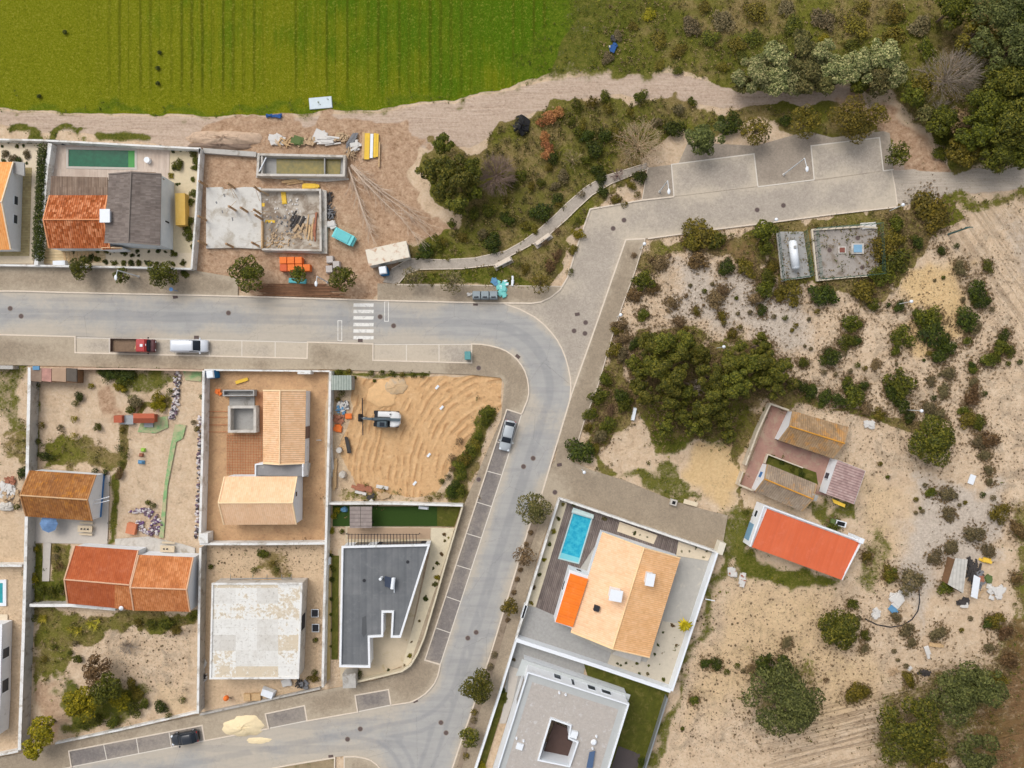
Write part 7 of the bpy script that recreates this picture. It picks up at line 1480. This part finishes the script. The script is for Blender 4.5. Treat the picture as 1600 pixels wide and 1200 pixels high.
# woods at the top right
for i, (x, y, r, h, m, w, dn) in enumerate(((1180,112,30,5,LS,'silvery leaved tree',1.3),(1285,84,24,5,LS,'silvery leaved tree',1.3),(1320,112,22,4.5,LS,'silvery leaved tree',1.3),(1238,128,22,4,LS,'silvery leaved tree',1.3),(1290,128,18,4,LT,'grey-green leaved tree',1.3),(1400,112,22,4.5,LS,'silvery leaved tree',1.2),(1160,128,16,3.5,LT,'grey-green leaved tree',1.2),(1215,92,30,5.5,LS,'silvery leaved tree',1.3),(1212,122,26,4.5,LS,'silvery leaved tree',1.3),(1250,78,30,5.5,LT,'grey-green leaved tree',1.3),(1262,110,30,5,LT,'grey-green leaved tree',1.3),(1300,108,24,4.5,LS,'silvery leaved tree',1.2),(1345,100,28,5,LS,'silvery leaved tree',1.3),(1385,88,28,5,LS,'silvery leaved tree',1.2),
 (1375,125,22,4.5,LT,'grey-green leaved tree',1.2),(1345,130,16,3.5,LG,'green tree',1.2),(1432,146,20,4,LG,'green tree',1.1),(1448,176,16,3.5,LT,'grey-green leaved tree',1.1),(1475,190,26,4,LG,'bright green tree',1.1),(1395,60,20,4,LO,'olive tree',.8),(1495,8,34,6,LG,'dark green tree',1.2),(1560,25,50,8,LGG,'tall green tree',.8),(1590,75,46,8,LGG,'tall green tree',.8),(1530,60,30,6,LO,'olive tree',.9),
 (1575,130,44,7,LP,'tall olive green tree',1.0),(1545,165,36,7,LG,'tall green tree',1.0),(1590,190,46,7,LP,'tall olive green tree',1.0),(1530,205,32,6,LG,'green tree',1.1),(1560,235,30,5,LG,'green tree',1.1),(1505,235,24,4,LO,'olive tree',1.0),(1595,245,22,4,LG,'green tree',1.1),(1640,120,60,8,LD,'tall green tree',1),(1640,20,60,8,LD,'tall green tree',1),(1445,130,18,4,LO,'olive tree',.8),(1510,185,22,5,LB,'brownish tree',.8))):
    tree(x, y, r, m, w, h, 10, dn, .2, 30+i, group='trees of the woods at the top right')
for x, y, r, k in ((1150,70,16,'m'),(1110,60,16,'g'),(1080,40,18,'y'),(1130,30,20,'y'),(1180,20,22,'m'),(1240,40,18,'g'),(1290,30,20,'y'),(1340,40,20,'m'),(1060,80,14,'m'),(1030,60,14,'m'),(1180,55,14,'g'),(1160,90,12,'g'),(1330,70,14,'g'),(1440,40,22,'y'),(1450,75,18,'g'),(1400,20,20,'m'),(1470,215,14,'g'),(1470,240,16,'g'),(1130,105,12,'m'),(1060,110,10,'g'),(1290,60,12,'v'),(1015,20,12,'v'),(990,40,10,'m'),(1230,10,14,'y'),(1350,10,16,'m'),(1100,10,14,'m'),(1030,100,10,'m'),(950,90,12,'y'),(965,55,9,'y'),(1500,75,14,'m')):
    shrub(x, y, r, k, 'low bushes in the rough land at the top right', hz=r*.05)
for x, y in ((102,51),(62,151),(250,83),(247,107),(247,131)): shrub(x, y, 4, 'd', 'dark weeds standing in the crop field')
SHQ.sort(key=lambda q: -q[0]); TINY = SHQ[290:]
for r, x, y, kind, group, hz in SHQ[:290]: shrub_now(x, y, r, kind, group, hz, 'shrub', None)
LB_, MT_ = [], [LG, LD, LO, LY, LB, LRd, LV, LP, LS, LOr]; KM = {'g': 0, 'd': 1, 'm': 2, 'y': 3, 'b': 4, 'r': 5, 'v': 6, 'p': 7, 's': 8, 'o': 9}; VV, FF, MI = [], [], []; off = 0
for i, (r, x, y, kind, group, hz) in enumerate(TINY):
    q = P(x, y); rr_ = r/10*1.1; V, F = leaves([(q.x, q.y, rr_*.3, rr_*.8, rr_*.8, rr_*.6), (q.x+rr_*.3, q.y+rr_*.2, rr_*.3, rr_*.5, rr_*.5, rr_*.5)], 220, .08, i+900); VV.append(V); FF.append(F+off); off += len(V); MI += [KM[kind]]*len(F)
me = leafmesh('small_scrub', np.concatenate(VV), np.concatenate(FF), LG)
for m_ in MT_[1:]: me.materials.append(m_)
me.polygons.foreach_set('material_index', MI); o = bpy.data.objects.new('small_scrub', me); COL.objects.link(o); stuff(o, 'small low shrubs dotted over the sand and the plots', 'ground cover')
relabel()
# ---------------- ground cover that nobody could count ----------------
rs = np.random.RandomState(77); VV = []; FF = []; off = 0
for o_, x_, y_, r_, b_ in SH:
    if 'garden' in b_ or not (920 < x_ < 1600 and 300 < y_ < 1200): continue
    k_ = int(10+r_*7); ang = rs.rand(k_)*6.28; rad = r_*(.7+rs.exponential(.38, k_)); q = P(0, 0); X = (x_-800+np.cos(ang)*rad)/10; Y = (600-y_+np.sin(ang)*rad)/10
    ok = np.ones(k_, bool)
    for poly in (ROAD, BR, LANE, FR, CP): ok &= pdist(X*10+800, 600-Y*10, poly) < -2
    X, Y = X[ok], Y[ok]; k_ = len(X)
    for j in range(k_):
        V, F = leaves([(X[j], Y[j], .04, .16, .16, .12)], 5, .11, int(x_)+j); VV.append(V); FF.append(F+off); off += len(V)
o = bpy.data.objects.new('dry_skirts', leafmesh('dry_skirts', np.concatenate(VV), np.concatenate(FF), leafm('cover_skirt', (82,72,50), (112,98,70), (146,128,98), bl=.9))); COL.objects.link(o); stuff(o, 'dry grass and litter around the feet of the shrubs on the sand', 'ground cover')
def cover(name, n, kinds, mat, size, seed, k=6, excl=None, zmax=.3, label=None):
    r = np.random.RandomState(seed); x = r.uniform(-5, 1605, n); y = r.uniform(-5, 1205, n); M = masks(x, y); pr = np.zeros(n)
    for kk, w in kinds.items(): pr = np.maximum(pr, M[kk]*w)
    nz = smooth_noise(x/10+90, y/10, 2.3, seed+1); ok = (pr*(.35+1.3*nz) > r.rand(n)); 
    for kk in ('track', 'field') if excl is None else excl: ok &= M[kk] < .5
    for poly in (ROAD, BR, LANE, FR, FL, CP, PATH): ok &= pdist(x, y, poly) < 1
    x, y = x[ok], y[ok]; m = len(x); cx = (x-800)/10; cy = (600-y)/10
    X = np.repeat(cx, k)+r.normal(size=m*k)*size*.9; Y = np.repeat(cy, k)+r.normal(size=m*k)*size*.9; Z = r.uniform(.0, zmax, m*k)-.08
    nr = r.normal(size=(m*k, 3))*.6+[0, 0, .8]; nr /= np.linalg.norm(nr, axis=1)[:, None]; t1 = np.cross(nr, r.normal(size=(m*k, 3))); t1 /= np.linalg.norm(t1, axis=1)[:, None]; t2 = np.cross(nr, t1); s = (size*(.35+.6*r.rand(m*k)))[:, None]
    pos = np.stack([X, Y, Z+.06], 1); V = np.stack([pos-t1*s, pos-t2*s*.5, pos+t1*s, pos+t2*s*.5], 1).reshape(-1, 3)
    o = bpy.data.objects.new(name, leafmesh(name, V, np.arange(4*m*k).reshape(-1, 4), mat)); COL.objects.link(o); stuff(o, label, 'ground cover')
cover('scrub_cover', 26000, {'scrub': .8, 'rust': .5}, leafm('cover_scrub', (74,72,40), (110,104,66), (156,142,106), bl=.9), .22, 1, label='low olive and dry brown scrub over the rough ground')
cover('undergrowth', 7000, {'scrub': .28}, leafm('cover_under', (56,62,24), (88,90,42), (128,124,68), bl=.7), .2, 7, k=24, zmax=.7, label='dense knee-high undergrowth in the rough ground')
cover('thicket', 11000, {'bush': .95}, leafm('cover_thick', (50,56,26), (86,86,46), (144,138,96), bl=.8), .2, 9, k=26, zmax=.9, label='tangled low bushes filling the park strip')
cover('tall_grass', 14000, {'grass': .35}, leafm('cover_lush', (70,84,14), (104,116,28), (146,146,62)), .2, 17, k=6, zmax=.4, excl=('track', 'field'), label='brighter tufts of long grass')
cover('weeds', 34000, {'grass': .9, 'scrub': .25}, leafm('cover_weed', (52,70,22), (84,104,36), (126,134,62)), .18, 2, excl=('track',), label='green weeds and grass growing in patches')
cover('dry_tufts', 30000, {'speck': .42, 'ochre': .08, 'pale': .1}, leafm('cover_tuft', (72,60,44), (104,92,68), (136,120,90), bl=.9), .11, 3, k=4, zmax=.15, label='small dry tufts dotted over the sand')
